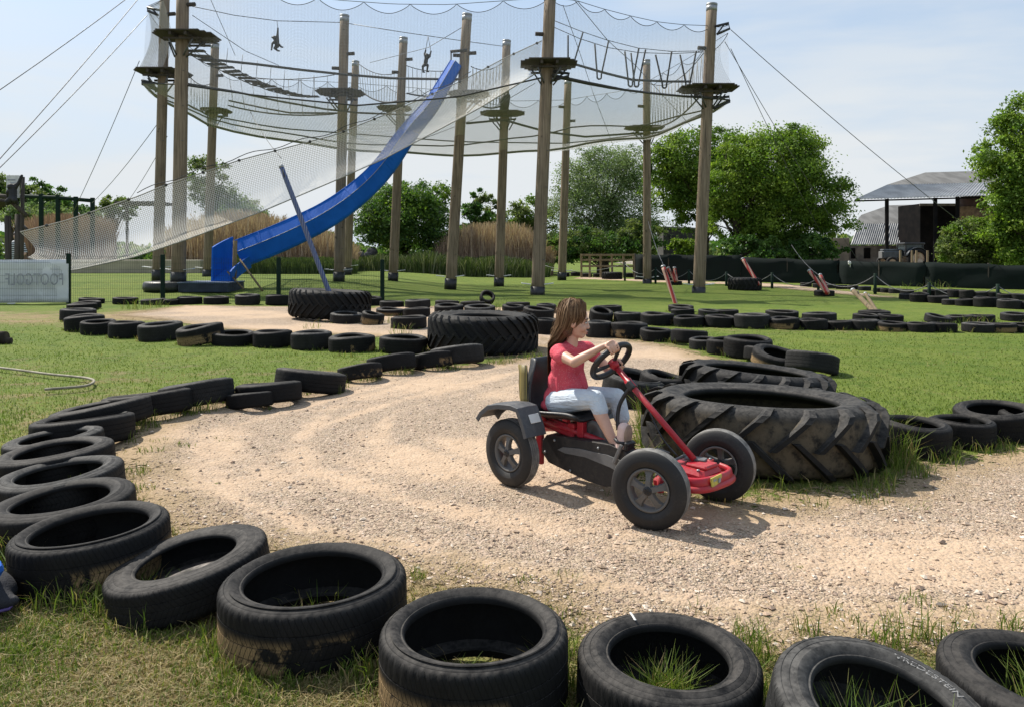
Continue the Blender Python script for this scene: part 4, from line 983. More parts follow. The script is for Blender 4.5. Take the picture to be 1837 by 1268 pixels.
# dangling loops
rt = thing('loop_bridge', 'row of V-shaped rope loops dangling from two cables right of the central pole', 'bridge', tuple(P(1130, 110, 27.8))); c0 = P(1130, 110, 27.8)
MB().tube([p - c0 for p in pxl([(995, 38, 27.3), (1040, 56, 27.4), (1090, 73, 27.6), (1145, 87, 27.9), (1205, 93, 28.1), (1262, 92, 28.3)])], .014, 5).build('carrying_cable', M['cable'], rt)
MB().tube([p - c0 for p in pxl([(995, 50, 27.5), (1040, 70, 27.6), (1090, 86, 27.8), (1145, 95, 28.1), (1205, 97, 28.3), (1262, 94, 28.5)])], .014, 5).build('carrying_cable', M['cable'], rt)
for a, b, c in [((1019, 64), (1019, 112), None), ((1046, 58), (1030, 112), None), ((1067, 80), (1075, 139), (1092, 73)), ((1121, 93), (1131, 152), (1146, 87)), ((1132, 96), (1142, 153), (1158, 90)), ((1176, 99), (1192, 155), (1205, 93)), ((1220, 99), (1234, 153), (1249, 92))]:
    A = P(*a, 27.8) - c0; B_ = P(*b, 27.8) - c0
    if c is None: pts = [A, B_]
    else:
        C_ = P(*c, 27.8) - c0; r = .075
        pts = [A, B_ + Vector((-r, 0, r))] + [B_ + Vector((r * math.cos(t), 0, r * math.sin(t))) for t in np.linspace(math.pi * 1.05, math.pi * 1.95, 6)] + [B_ + Vector((r, 0, r)), C_]
    MB().tube(pts, .032, 6).build('rope_loop', M['rope'], rt)
def string_bridge(label, t0, t1, b0, b1, n, sag, zig=False, name='rope_bridge'):
    t0, t1, b0, b1 = [P(*q) for q in (t0, t1, b0, b1)]; c0 = (t0 + t1) / 2
    rt = thing(name, label, 'bridge', tuple(c0), 0, 'rope bridges with hanging strings')
    def cat(a, b, s, f): return a.lerp(b, f) - Vector((0, 0, s * 4 * f * (1 - f)))
    MB().tube([cat(t0, t1, sag, f) - c0 for f in np.linspace(0, 1, 12)], .018, 5).build('hand_rope', M['rope'], rt)
    MB().tube([cat(b0, b1, sag * .8, f) - c0 for f in np.linspace(0, 1, 12)], .035, 5).build('foot_rope', M['rope'], rt)
    mb = MB()
    for i in range(n):
        f = (i + .5) / n; f2 = min(1, f + .5 / n) if zig else f
        mb.tube([cat(t0, t1, sag, f) - c0, cat(b0, b1, sag * .8, f2) - c0], .011, 4)
        if zig: mb.tube([cat(t0, t1, sag, f) - c0, cat(b0, b1, sag * .8, max(0, f - .5 / n)) - c0], .011, 4)
    mb.build('hanging_strings', M['ropelight'], rt)
string_bridge('rope bridge with pale strings left of the pole beside the hung figure', (640, 112, 37.5), (722, 128, 34.5), (646, 162, 37.5), (716, 181, 34.5), 15, .35)
string_bridge('rope bridge with pale strings just right of the figure hung by both arms', (728, 118, 34), (832, 122, 31), (730, 168, 34), (826, 165, 31), 12, .2)
string_bridge('rope bridge half hidden behind the pale climbing netting by the slide top', (845, 120, 30.5), (905, 110, 33.6), (845, 180, 30.5), (900, 190, 33.6), 10, .25, True)
string_bridge('rope bridge with criss-cross strings between the thin pole and the end pole', (1166, 150, 36.5), (1262, 96, 28.6), (1166, 228, 36.5), (1262, 165, 28.6), 16, .5, True)
string_bridge('far rope bridge with pale strings on the left behind the thick pole', (340, 138, 30), (378, 150, 36), (340, 190, 30), (378, 195, 36), 8, .2)
string_bridge('pale-stringed rope bridge between the thin left pole and the wide platform', (400, 130, 35), (600, 135, 31.5), (410, 190, 35), (600, 205, 31.5), 9, .25)
# guy wires
def guy(a, b, label): rope('guy_wire', [P(*a).lerp(P(*b), t) - Vector((0, 0, .15 * 4 * t * (1 - t))) for t in np.linspace(0, 1, 9)], .013, label, 'cable', 'wire', 'guy wires of the ropes course')
guy((330, -82, 27.2), (-140, 255, 20), 'uppermost guy wire crossing the top left corner of the sky')
guy((296, -60, 29), (-160, 460, 18), 'middle guy wire of the three in the left sky')
guy((264, 28, 28.9), (-130, 425, 20), 'guy wire running down left from the far left bracket')
guy((250, 110, 28.9), (128, 388, 36), 'faint steep guy wire left of the far left platform')
guy((283, 222, 29), (165, 365, 40), 'faint guy wire behind the two left poles')
guy((300, 245, 32), (222, 372, 42), 'faintest guy wire just left of the two left poles')
guy((1311, 54, 28.1), (1740, 412, 33), 'long guy wire from the right-hand end pole across the barn roof')
guy((1311, 88, 28.3), (1480, 432, 41), 'steeper of the two thin guy wires right of the end pole')
guy((1300, 75, 28.6), (1560, 500, 40), 'shallower of the two thin guy wires right of the end pole')
guy((505, 285, 27.5), (446, 195, 35), 'short wire from the leaning blue pole up to the course')
guy((1162, 395, 36.7), (1192, 480, 28), 'short guy wire to the red pole beside the thin pole')
guy((1420, 440, 34), (1475, 498, 27), 'lower guy wire to the red pole on the lawn at right')

# ------------------------------------------------------------------ climbing net chute
top = pxl([(36, 417, 23.5), (120, 396, 24), (250, 352, 25), (290, 335, 25.3), (430, 288, 26), (600, 243, 27), (700, 203, 27.8), (830, 145, 29), (905, 105, 29), (972, 74, 27.6)])
bot = pxl([(50, 462, 22.6), (125, 487, 23.0), (240, 462, 23.6), (330, 432, 24), (470, 380, 25), (600, 325, 26), (690, 285, 26.6), (790, 232, 27.4), (860, 195, 27.6), (962, 132, 27.0)])
n = 80; T, tu = resample(top, n); B, _ = resample(bot, n); nv = 16; v = np.linspace(0, 1, nv)[None, :, None]
grid = T[:, None, :] * (1 - v) + B[:, None, :] * v
grid += np.sin(np.pi * v) * np.array([0, .55, -.12])[None, None, :]
c0 = Vector(grid[n // 2, nv // 2]); e = thing('net_chute', 'long pale climbing net slanting from the ropes course down to the wooden tower', 'net', tuple(c0))
surf('netting', grid - np.array(c0), tu[:, None], np.linalg.norm(grid - grid[:, :1], axis=2), M['netchute'], e)
MB().tube([Vector(p) - c0 for p in T], .02, 5).build('upper_edge_rope', M['ropelight'], e)
MB().tube([Vector(p) - c0 for p in B], .02, 5).build('lower_edge_rope', M['ropelight'], e)
MB().tube([Vector(p) - c0 + Vector((0, .05, .13 + .05 * math.sin(i * .9))) for i, p in enumerate(T[14:66])], .014, 5).build('support_cable', M['rope'], e)
for i in range(3, n, 5): MB().ell(Vector(T[i]) - c0, (.055, .05, .05), None, 8, 6).build('shackle', M['rope'], e)

# ------------------------------------------------------------------ blue slide
sp = [(818, 112, 29.9, 22), (796, 150, 29.8, 25), (772, 189, 29.7, 28), (740, 227, 29.5, 33), (718, 256, 29.3, 36), (696, 288, 29.2, 38), (668, 321, 29.0, 40), (632, 353, 28.9, 43), (592, 381, 28.7, 46), (554, 402, 28.6, 48), (505, 425, 28.4, 50), (456, 445, 28.3, 51), (427, 456, 28.2, 50)]
cl = [P(x, y, D) for x, y, D, w in sp]; hw = [w / FL * D / 2 for x, y, D, w in sp]
def smooth_path(pts, n):
    pts = [Vector(p) for p in pts]; out = []
    for i in range(len(pts) - 1):
        p0, p1, p2, p3 = pts[max(i - 1, 0)], pts[i], pts[i + 1], pts[min(i + 2, len(pts) - 1)]
        for k in range(n):
            t = k / n; out.append(.5 * ((2 * p1) + (p2 - p0) * t + (2 * p0 - 5 * p1 + 4 * p2 - p3) * t * t + (3 * p1 - p0 - 3 * p2 + p3) * t ** 3))
    out.append(pts[-1]); return out
cs = smooth_path(cl, 6); hs = np.interp(np.linspace(0, len(hw) - 1, len(cs)), range(len(hw)), hw)
c0 = Vector(cs[len(cs) // 2]); rt = thing('blue_slide', 'long blue plastic slide curving down left from the ropes course', 'slide', tuple(c0))
rings = []; ridge = []; lip = []
for i, p in enumerate(cs):
    d = (cs[min(i + 1, len(cs) - 1)] - cs[max(i - 1, 0)]).normalized(); side = Vector((0, 0, 1)).cross(d).normalized(); up = d.cross(side).normalized()
    if up.z < 0: up = -up
    nr = Vector((0, -1, 0)); nr = (nr - d * nr.dot(d)).normalized(); H = hs[i]; w = .46
    q = [(-.42, 1.0), (.34, .14), (-.05, -.86), (-.2, -1.0), (-.75, -1.0), (-.95, -.82), (-1.1, .12), (-.80, 1.0), (-.84, 1.0), (-1.06, .10), (-.90, -.76), (-.72, -.92), (-.25, -.92), (-.12, -.80), (.27, .12), (-.47, 1.0)]
    rings.append([p - c0 + nr * (a * w * .9) + up * (b * H) for a, b in q]); ridge.append(p - c0 + nr * (.345 * w * .9) + up * (.14 * H)); lip.append(p - c0 + nr * (-.44 * w * .9) + up * H)
MB().quadstrip(rings, True, False, True, True).build('trough', M['blue'], rt)
for i in range(9, len(cs) - 4, 11):
    d = (cs[i + 1] - cs[i - 1]).normalized(); cen = sum(rings[i], Vector()) / len(rings[i]); o_ = [cen + (q - cen) * 1.035 for q in rings[i]]
    MB().quadstrip([[q - d * .03 for q in o_], [q + d * .03 for q in o_]], True, False, True, True).build('joint_flange', M['blue'], rt)
MB().tube(ridge, .012, 5).build('seam', M['cap'], rt)
MB().tube(lip, .03, 6).build('rim', M['blue'], rt)
# run-out: last piece bends towards the viewer, its far wall showing
ro = [P(430, 470, 28.1), P(416, 479, 27.9), P(402, 490, 27.5), P(395, 498, 27.2)]; mb = MB(); rr = []
for i, p in enumerate(smooth_path(ro, 4)):
    f = i / 12; w = .34 + .02 * f
    hgt = .62 + .15 * f
    rr.append([p - c0 + Vector(q) for q in ((-w, .30, hgt + .28), (-w - .05, .30, hgt + .28), (-w - .04, .2, -.22), (w, .25, -.22), (w + .05, -.1, .2), (w, -.1, .2), (w - .06, .2, -.16), (-w + .02, .22, -.12))])
mb.quadstrip(rr, True, False, True, True); mb.build('run_out', M['blue'], rt)
mb = MB()
for a, b, D in [((422, 432), (420, 512), 27.6), ((388, 446), (384, 508), 28.0)]:
    mb.tube([P(*a, D) - c0, P(*b, D) - c0], .075, 10)
mb.build('support_post', M['timber'], rt)
MB().tube([P(430, 466, 27.7) - c0, P(471, 522, 27.0) - c0], .035, 8).build('brace', M['timber'], rt)
MB().tube([P(408, 488, 27.5) - c0, P(438, 520, 27.1) - c0], .03, 8).build('brace', M['timber'], rt)
mb = MB(); a = P(824, 98, 30.1) - c0; mb.tube([a + Vector((-.35, 0, .1)), a + Vector((.3, 0, .16))], .06, 8); mb.tube([a + Vector((-.32, 0, .1)), a + Vector((-.32, .05, -1.1))], .03, 6)
mb.build('top_bar', M['plank'], rt)
# landing pad and its round base
p = P(342, 514, 27.3); zt = float(gz(p.x, p.y))
rt = thing('landing_platform', 'low dark blue platform on the grass under the slide end and thick pole', 'platform', (p.x, p.y, zt))
MB().box((.75, 0, .12), (1.7, 1.6, .30), None, .02).build('skirt', simple('navy_skirt', (.018, .028, .06), (.012, .018, .04), 4, .7), rt)
MB().box((.75, 0, .29), (1.75, 1.65, .04), None, .01).build('deck', simple('blue_grey_deck', (.10, .14, .24), (.07, .10, .17), 3, .6), rt)
MB().lathe([(.02, 0), (.82, 0), (.86, .08), (.84, .26), (.78, .31), (.02, .31)], 32, Matrix.Translation((-.75, 0, 0))).build('round_base', M['dark'], rt)

# ------------------------------------------------------------------ the two hung figures
def ape(name, label, px, py, D, joints, radii):
    c0 = P(px, py, D); mb = MB()
    J = {k: P(x, y, D) - c0 + Vector((0, dy, 0)) for k, (x, y, dy) in joints.items()}
    for a, b in (('sh', 'hip'), ('sh', 'el1'), ('el1', 'ha1'), ('sh', 'el2'), ('el2', 'ha2'), ('hip', 'kn1'), ('kn1', 'ft1'), ('hip', 'kn2'), ('kn2', 'ft2'), ('sh', 'hd')):
        mb.cap(J[a], J[b], radii[a], radii[b], 10)
    for k in ('ft1', 'ft2'): mb.ell(J[k] + Vector((.03, -.03, -.01)), (.07, .05, .03), None, 10, 6)
    for k in ('ha1', 'ha2'): mb.ell(J[k], (.035, .03, .05), None, 10, 6)
    mb.ell(J['hd'] + Vector((-.02, -.07, -.02)), (.05, .05, .045), None, 10, 6)
    for sx in (-1, 1): mb.ell(J['hd'] + Vector((sx * .1, 0, .02)), (.025, .02, .035), None, 8, 6)
    o = mb.build(name, M['ape']); o.location = c0; remesh(o, .016, 2); tag(o, label, 'ape figure', 'black ape figures hung from the cables'); return o
ape1 = ape('hanging_ape_figure', 'black ape figure swinging from the left zip cable by one arm', 497, 78, 29, dict(sh=(497, 73, 0), hip=(497, 83, 0), el1=(498, 62, 0), ha1=(498.5, 52, 0), el2=(490, 80, -.1), ha2=(489, 91, -.12), hd=(493, 69, -.05), kn1=(503, 83, -.2), ft1=(507, 87, -.15), kn2=(495, 89, -.15), ft2=(499, 92, -.02)),
    dict(sh=.085, hip=.085, el1=.042, ha1=.03, el2=.042, ha2=.03, hd=.08, kn1=.05, ft1=.036, kn2=.05, ft2=.036))
ape2 = ape('hanging_ape_figure', 'black ape figure hanging by both arms left of the slide top', 765, 110, 31, dict(sh=(765, 105, 0), hip=(763, 116, 0), el1=(762, 97, 0), ha1=(763.5, 91, 0), el2=(771, 102, 0), ha2=(773, 93, 0), hd=(766, 101, -.1), kn1=(759, 121, -.12), ft1=(759, 130, 0), kn2=(768, 119, -.12), ft2=(766, 129, 0)),
    dict(sh=.085, hip=.085, el1=.042, ha1=.03, el2=.042, ha2=.03, hd=.08, kn1=.05, ft1=.036, kn2=.05, ft2=.036))
for par, a, b in [(ape1, (498.5, 53, 29), (497, 38, 29)), (ape2, (763.5, 91, 31), (768, 66, 31)), (ape2, (773, 93, 31), (768, 66, 31))]:
    MB().tube([P(*a) - par.location, P(*b) - par.location], .012, 6).build('cord', M['cable'], par)

# ------------------------------------------------------------------ leaning anchor poles
def leaner(name, a, b, r, mat, label, group=None):
    A, B_ = P(*a), P(*b); c = B_
    e = thing(name, label, 'anchor pole', tuple(c), 0, group)
    n = 12; MB().tube([(A - c) * (1 - i / n) for i in range(n + 1)], r, 12).build('shaft', M[mat], e)
    d = (A - B_).normalized(); MB().tube([A - c - d * .01, A - c + d * .05], r * 1.05, 12).build('end_cap', M['cap'], e)
    MB().tube([A - c - d * .15 + Vector((0, -r, 0)), A - c - d * .15 + Vector((0, -r - .05, .08)), A - c - d * .25 + Vector((0, -r, 0))], .012, 5).build('eye_hook', M['cable'], e)
leaner('leaning_blue_pole', (505, 301, 17.6), (604, 560, 17.2), .055, 'bluepole', 'slim blue-grey pole leaning left out of the huge tyre in the oval loop')
GL = 'leaning red poles anchored in tyres'
for a, b, r, lab in [((1190, 480, 23.0), (1217, 560, 22.4), .065, 'long red and white leaning pole on the low tyre behind the lawn kerb'),
                     ((1199, 482, 30), (1212, 506, 29.8), .06, 'left pole of the small red pair beyond the long red and white pole'), ((1210, 482, 30), (1214, 506, 29.8), .06, 'right pole of the small red pair beyond the long red and white pole'),
                     ((1333, 466, 30.8), (1362, 512, 30.0), .07, 'brownish leaning pole in the distant tractor tyre'),
                     ((1452, 487, 26), (1484, 527, 25.4), .06, 'longer pole of the red pair in the middle of the right lawn'), ((1472, 495, 26), (1486, 527, 25.4), .06, 'shorter bright red pole of the pair in the middle of the right lawn'),
                     ((1531, 522, 20.4), (1578, 570, 19.2), .06, 'left of the two bare wooden poles at the lawn kerb'), ((1553, 528, 20.4), (1580, 570, 19.2), .045, 'right and thinner of the two bare wooden poles at the lawn kerb')]:
    leaner('leaning_anchor_pole', a, b, r, 'timber' if 'bare' in lab else 'redwhite', lab, GL)
for px, py, lab in [(1213, 512, 'low tyre under the small red pole pair'), (1485, 532, 'low tyre under the red pole pair in the middle of the right lawn'), (1580, 574, 'low tyre holding the two bare wooden poles')]:
    p = G(px, py); put_tyre(T_FAR[0], p.x, p.y + .3, .66, .2, lab, 'low tyres holding leaning poles')
# ------------------------------------------------------------------ mesh fence, banner
def ground_at(px, Y): return GX(px, Y)
fr = thing('mesh_fence', 'dark green wire mesh fence with posts behind the oval loop', 'fence', tuple(GX(400, 22.8)))
c0 = GX(400, 22.8)
posts = [(-75, 22.2, 455), (123, 22.3, 455), (292, 22.6, 457), (500, 23.0, 462), (686, 23.4, 466)]
pp_ = []
for px, Y, yt in posts:
    b = GX(px, Y); h = CH - (yt - HY) * Y / FL - b.z; pp_.append((b, h))
    MB().box(b - c0 + Vector((0, 0, h / 2 - .05)), (.115, .08, h + .1), None, .012).build('post', M['greengate'], fr)
for i in range(4):
    (b0, h0), (b1, h1) = pp_[i], pp_[i + 1]
    g_ = np.array([[tuple(b0 - c0 + Vector((0, -.03, .04))), tuple(b0 - c0 + Vector((0, -.03, h0 - .06)))], [tuple(b1 - c0 + Vector((0, -.03, .04))), tuple(b1 - c0 + Vector((0, -.03, h1 - .06)))]])
    L = (b1 - b0).length
    surf('mesh_panel', g_, np.array([[0], [L]]), np.array([[0, h0], [0, h1]]), M['mesh'], fr)
# banner on the fence, seen from the back: the print shows through mirrored
bl = P(-50, 545, 22.18); br = P(121, 543, 22.2); tl = P(-50, 467, 22.18); tr = P(121, 466, 22.2)
n, m_ = 30, 10; rg = np.random.default_rng(3); g_ = np.zeros((n, m_, 3))
for i in range(n):
    for j in range(m_):
        u, v = i / (n - 1), j / (m_ - 1)
        p = (bl.lerp(br, u)).lerp(tl.lerp(tr, u), v); g_[i, j] = (p.x, p.y + .06 + .012 * math.sin(u * 24 + v * 3) * math.sin(v * 7), p.z)
c0 = Vector(g_[15, 5]); e = thing('banner', 'white cloth banner on the mesh fence, faint mirrored grey lettering', 'banner', tuple(c0))
b_ = surf('cloth', g_ - np.array(c0), np.zeros((n, 1)), np.zeros((1, m_)), M['banner'], e)
sm_ = b_.modifiers.new('thickness', 'SOLIDIFY'); sm_.thickness = .004
me = text_mesh('FOOTGOLF', .46, .002); xs_ = [v.co.x for v in me.vertices]; w_ = max(xs_) - min(xs_)
tx0, tx1 = P(8, 503, 22.1), P(112, 503, 22.1); sc_ = (tx1.x - tx0.x) / w_
for v in me.vertices: v.co = (-(v.co.x - min(xs_) - w_ / 2) * sc_, v.co.z, v.co.y * 1.05)
me.flip_normals() if hasattr(me, 'flip_normals') else None
me.materials.append(M['ink']); t_ = bpy.data.objects.new('mirrored_lettering', me); COL.objects.link(t_); t_.parent = e
mid = (tx0 + tx1) / 2; t_.location = Vector((mid.x, mid.y + .034, P(60, 512, 22.1).z)) - c0
MB().box((P(5, 545, 22.25) - c0) + Vector((.1, .0, -.06)), (.3, .2, .1), None, .02).box((P(20, 547, 22.2) - c0), (.22, .1, .08), None, .02).build('weight_block', M['white'], e)

# ------------------------------------------------------------------ wooden tower on the left
c0 = GX(28, 25.5); rt = thing('play_tower', 'dark weathered wooden play tower at the far left with a sloping beam', 'tower', tuple(c0))
for a, b, r in [((14, 388), (16, 520), .10), ((33, 385), (30, 520), .10), ((41, 318), (38, 520), .06)]:
    MB().tube([P(*b, 25.5) - c0 + Vector((0, 0, -.3)), P(*a, 25.5) - c0], r, 10).build('post', M['plank'], rt)
MB().tube([P(-4, 352, 25.3) - c0, P(10, 353, 25.3) - c0, P(48, 388, 25.3) - c0], .075, 8).build('sloping_beam', M['plank'], rt)
MB().box((P(-12, 372, 25.7) - c0), (.9, .5, .12), Matrix.Rotation(-.5, 3, 'Y'), .02).build('roof_board', M['plank'], rt)
MB().tube([P(41, 405, 25.6) - c0, P(49, 413, 25.4) - c0], .05, 6).build('short_strut', M['plank'], rt)
a_, b_ = P(12, 315, 25.45), P(35, 356, 25.45); cc = (a_ + b_) / 2
e = thing('sign_panel', 'tall white panel on top of the wooden tower', 'sign', tuple(cc)); MB().box((0, 0, 0), (b_.x - a_.x, .04, a_.z - b_.z), None, .008).build('board', M['white'], e)
MB().box((-.04, -.024, .22), (.26, .004, .05)).box((.02, -.024, .12), (.2, .004, .03)).build('faded_print', M['ink'], e)
ape('hanging_ape_figure', 'black ape figure reaching up the post in front of the white tower panel', 24, 350, 25.2, dict(sh=(23, 339, 0), hip=(25, 356, -.05), el1=(33, 330, 0), ha1=(39, 316, 0), el2=(17, 346, -.1), ha2=(15, 355, 0), hd=(21, 336, -.05), kn1=(32, 360, -.15), ft1=(31, 366, 0), kn2=(17, 362, -.1), ft2=(13, 367, 0)),
    dict(sh=.12, hip=.12, el1=.055, ha1=.045, el2=.055, ha2=.04, hd=.11, kn1=.08, ft1=.05, kn2=.08, ft2=.05))
# an adult behind the banner (head and upper body show)
c0 = GX(30, 26.6); Hm = P(24, 424, 26.6).z - c0.z
mb = MB(); k = (Hm + .11) / 1.72
for a, b, r0, r1 in [((0, 0, 1.40), (0, 0, 1.0), .13, .12), ((0, 0, 1.02), (0, 0, .9), .13, .14), ((-.09, 0, .9), (-.1, 0, .48), .085, .058), ((-.1, 0, .48), (-.1, .02, .08), .055, .04), ((.09, 0, .9), (.1, 0, .48), .085, .058), ((.1, 0, .48), (.1, .02, .08), .055, .04),
                     ((-.17, 0, 1.38), (-.23, .02, 1.12), .05, .04), ((-.23, .02, 1.12), (-.14, -.18, .98), .038, .03), ((.17, 0, 1.38), (.26, -.03, 1.14), .05, .04), ((.26, -.03, 1.14), (.3, -.26, 1.05), .038, .03), ((0, 0, 1.42), (0, 0, 1.54), .055, .05), ((-.17, 0, 1.39), (.17, 0, 1.39), .06, .06)]:
    mb.cap([q * k for q in a], [q * k for q in b], r0 * k, r1 * k, 10)
mb.ell((0, 0, 1.62 * k), (.078 * k, .095 * k, .115 * k)); mb.ell((0, -.1 * k, 1.6 * k), (.016, .02, .02)); mb.ell((-.1 * k, -.06, .04), (.05, .12, .04)); mb.ell((.1 * k, -.06, .04), (.05, .12, .04))
pe = thing('person', 'adult in a pale blue and striped top standing behind the banner beside the tower', 'person', tuple(c0))
o = mb.build('body', M['skin'], pe); remesh(o, .02, 2)
mb = MB(); mb.cap((0, 0, 1.38 * k), (0, 0, .92 * k), .15 * k, .15 * k); mb.cap((-.16 * k, 0, 1.38 * k), (-.22 * k, .02, 1.2 * k), .066 * k, .06 * k); mb.cap((.16 * k, 0, 1.38 * k), (.25 * k, -.02, 1.18 * k), .066 * k, .06 * k); mb.cap((-.16 * k, 0, 1.39 * k), (.16 * k, 0, 1.39 * k), .075 * k, .075 * k)
remesh(mb.build('top', M['striped_top'], pe), .02, 2)
mb = MB(); mb.ell((0, .015, 1.66 * k), (.088 * k, .1 * k, .1 * k)); mb.build('hair', simple('brown_hair', (.05, .03, .018)), pe)
mb = MB(); mb.cap((-.09 * k, 0, .92 * k), (-.1 * k, .02, .1), .1 * k, .055 * k); mb.cap((.09 * k, 0, .92 * k), (.1 * k, .02, .1), .1 * k, .055 * k); remesh(mb.build('trousers', simple('blue_trousers', (.05, .07, .13)), pe), .02, 2)

# green steel frame and shelter behind
c0 = GX(100, 50); rt = thing('green_steel_frame', 'dark green steel frame with a long top bar in front of the left trees', 'frame', tuple(c0))
MB().tube([P(30, 352, 50) - c0, P(100, 355, 50) - c0, P(168, 361, 50) - c0], .12, 8).build('top_bar', M['greengate'], rt)
for i, (x, yt) in enumerate([(74, 354), (104, 356), (136, 359), (166, 361)]):
    t = P(x, yt, 50); MB().box(Vector((t.x, 50, t.z / 2)) - c0 * 1 + Vector((0, 0, c0.z * 0)), (.22, .22, t.z + .4), None, .02).build('post', M['greengate'], rt)
c0 = GX(262, 46); rt = thing('shelter', 'small open shelter with dark roof behind the pale climbing net', 'shelter', tuple(c0))
MB().box(P(258, 366, 46) - c0, (2.6, 1.8, .18), None, .03).build('roof', M['plank'], rt)
mb = MB()
for x in (228, 288): mb.box(Vector((P(x, 366, 46).x - c0.x, 0, 2.0)), (.12, .12, 4.1))
mb.build('posts', M['plank'], rt)
# low beige wall / sand bank behind the net
c0 = GX(230, 42); o = MB().box((0, 0, .35), (8, .5, .75), None, .05).build('low_wall', simple('sandy_wall', (.40, .35, .26), (.33, .29, .22), 1.5, .9)); o.location = c0; tag(o, 'low sandy wall across the lawn behind the pale climbing net', 'wall')

# ------------------------------------------------------------------ timber rail, screen fence, rope barrier
c0 = GX(1090, 46); rt = thing('timber_rail', 'grey timber post and rail barrier in front of the willow', 'fence', tuple(c0))
xs_ = [1043, 1058, 1078, 1098, 1119, 1137]
for x in xs_:
    t = P(x, 456, 46); MB().box(Vector((t.x, 46, (t.z + c0.z - .3) / 2)) - Vector((c0.x, c0.y, c0.z)), (.12, .12, t.z - c0.z + .3), None, .015).build('post', M['timber'], rt)
mb = MB()
for y in (458, 467, 478): mb.box((P(1090, y, 45.9) - c0), (P(1139, 0, 46).x - P(1041, 0, 46).x, .06, .12), None, .01)
mb.build('rails', M['timber'], rt)
def screen(px0, Y0, px1, Y1, yt0, yt1, label):
    a, b = GX(px0, Y0), GX(px1, Y1); c0 = (a + b) / 2; rt = thing('screen_fence', label, 'fence', tuple(c0))
    n = max(6, int((b - a).length / .35)); g_ = np.zeros((n, 6, 3)); rg = np.random.default_rng(5)
    for i in range(n):
        u = i / (n - 1); p = a.lerp(b, u); zt = P(0, yt0 + (yt1 - yt0) * u, p.y).z
        for j in range(6): g_[i, j] = (p.x - c0.x, p.y - c0.y + .05 * math.sin(i * .9) * math.sin(j * 1.3), -.15 + (zt - p.z + .15 + .02 * math.sin(i * 1.4)) * j / 5)
    o = surf('netting_cloth', g_, np.zeros((n, 1)), np.zeros((1, 6)), M['screen'], rt); o.modifiers.new('thickness', 'SOLIDIFY').thickness = .03
    k = int((b - a).length / 2.6) + 1
    for q in range(k + 1):
        p = a.lerp(b, q / k); zt = P(0, yt0 + (yt1 - yt0) * q / k, p.y).z
        MB().box(p - c0 + Vector((0, .08, (zt - p.z) / 2)), (.09, .09, zt - p.z + .1), None, .01).build('post', M['plank'], rt)
screen(1140, 42, 1330, 39, 457, 459, 'greenish screened fence between the thin pole and the end pole')
screen(1330, 39, 1505, 36, 462, 468, 'dark screened fence in the shade under the big tree')
screen(1505, 36, 1660, 33, 469, 471, 'dark screened fence below the tractor and barn')
screen(1660, 33, 2050, 28, 471, 483, 'long dark screened fence at the right edge of the photo')
# hump of earth in front of the barn
bposts = [(975, 44, 474), (1121, 40, 471), (1176, 36.5, 480), (1236, 35.5, 484), (1303, 34, 488), (1385, 31.5, 489), (1468, 30, 496), (1570, 27.5, 491), (1667, 26, 507), (1790, 24.5, 510), (1925, 23, 514)]
tops = []
for px, Y, yt in bposts:
    b = GX(px, Y); t = P(px, yt, Y)
    o = MB().tube([(0, 0, -.2), (0, 0, t.z - b.z)], .055, 8).build('barrier_post', M['greengate']); o.location = b
    tag(o, 'thin dark post of the rope barrier along the far lawn edge', 'post', 'rope barrier posts'); tops.append(Vector((t.x, t.y, t.z - .06)))
plab = ['leftmost barrier post beyond the thick central pole', 'barrier post before the timber rail', 'barrier post just right of the thin pole', 'barrier post just left of the end pole', 'barrier post just right of the end pole', 'barrier post right of the distant tractor tyre', 'barrier post left of the red pair in the middle lawn', 'tall barrier post just above the two bare wooden poles', 'barrier post at the start of the far right tyre bank', 'barrier post in the middle of the far right tyre bank', 'barrier post beyond the right edge']
for o, l in zip([o for o in COL.objects if o.name.startswith('barrier_post')], plab): o['label'] = l
for i in range(len(tops) - 1):
    a, b = tops[i], tops[i + 1]
    o = MB().tube([a.lerp(b, f) - Vector((0, 0, .38 * 4 * f * (1 - f))) - a for f in np.linspace(0, 1, 11)], .014, 6).build('barrier_rope', M['barrope']); o.location = a
    tag(o, 'sagging rope from the ' + plab[i], 'rope', 'sagging barrier ropes')

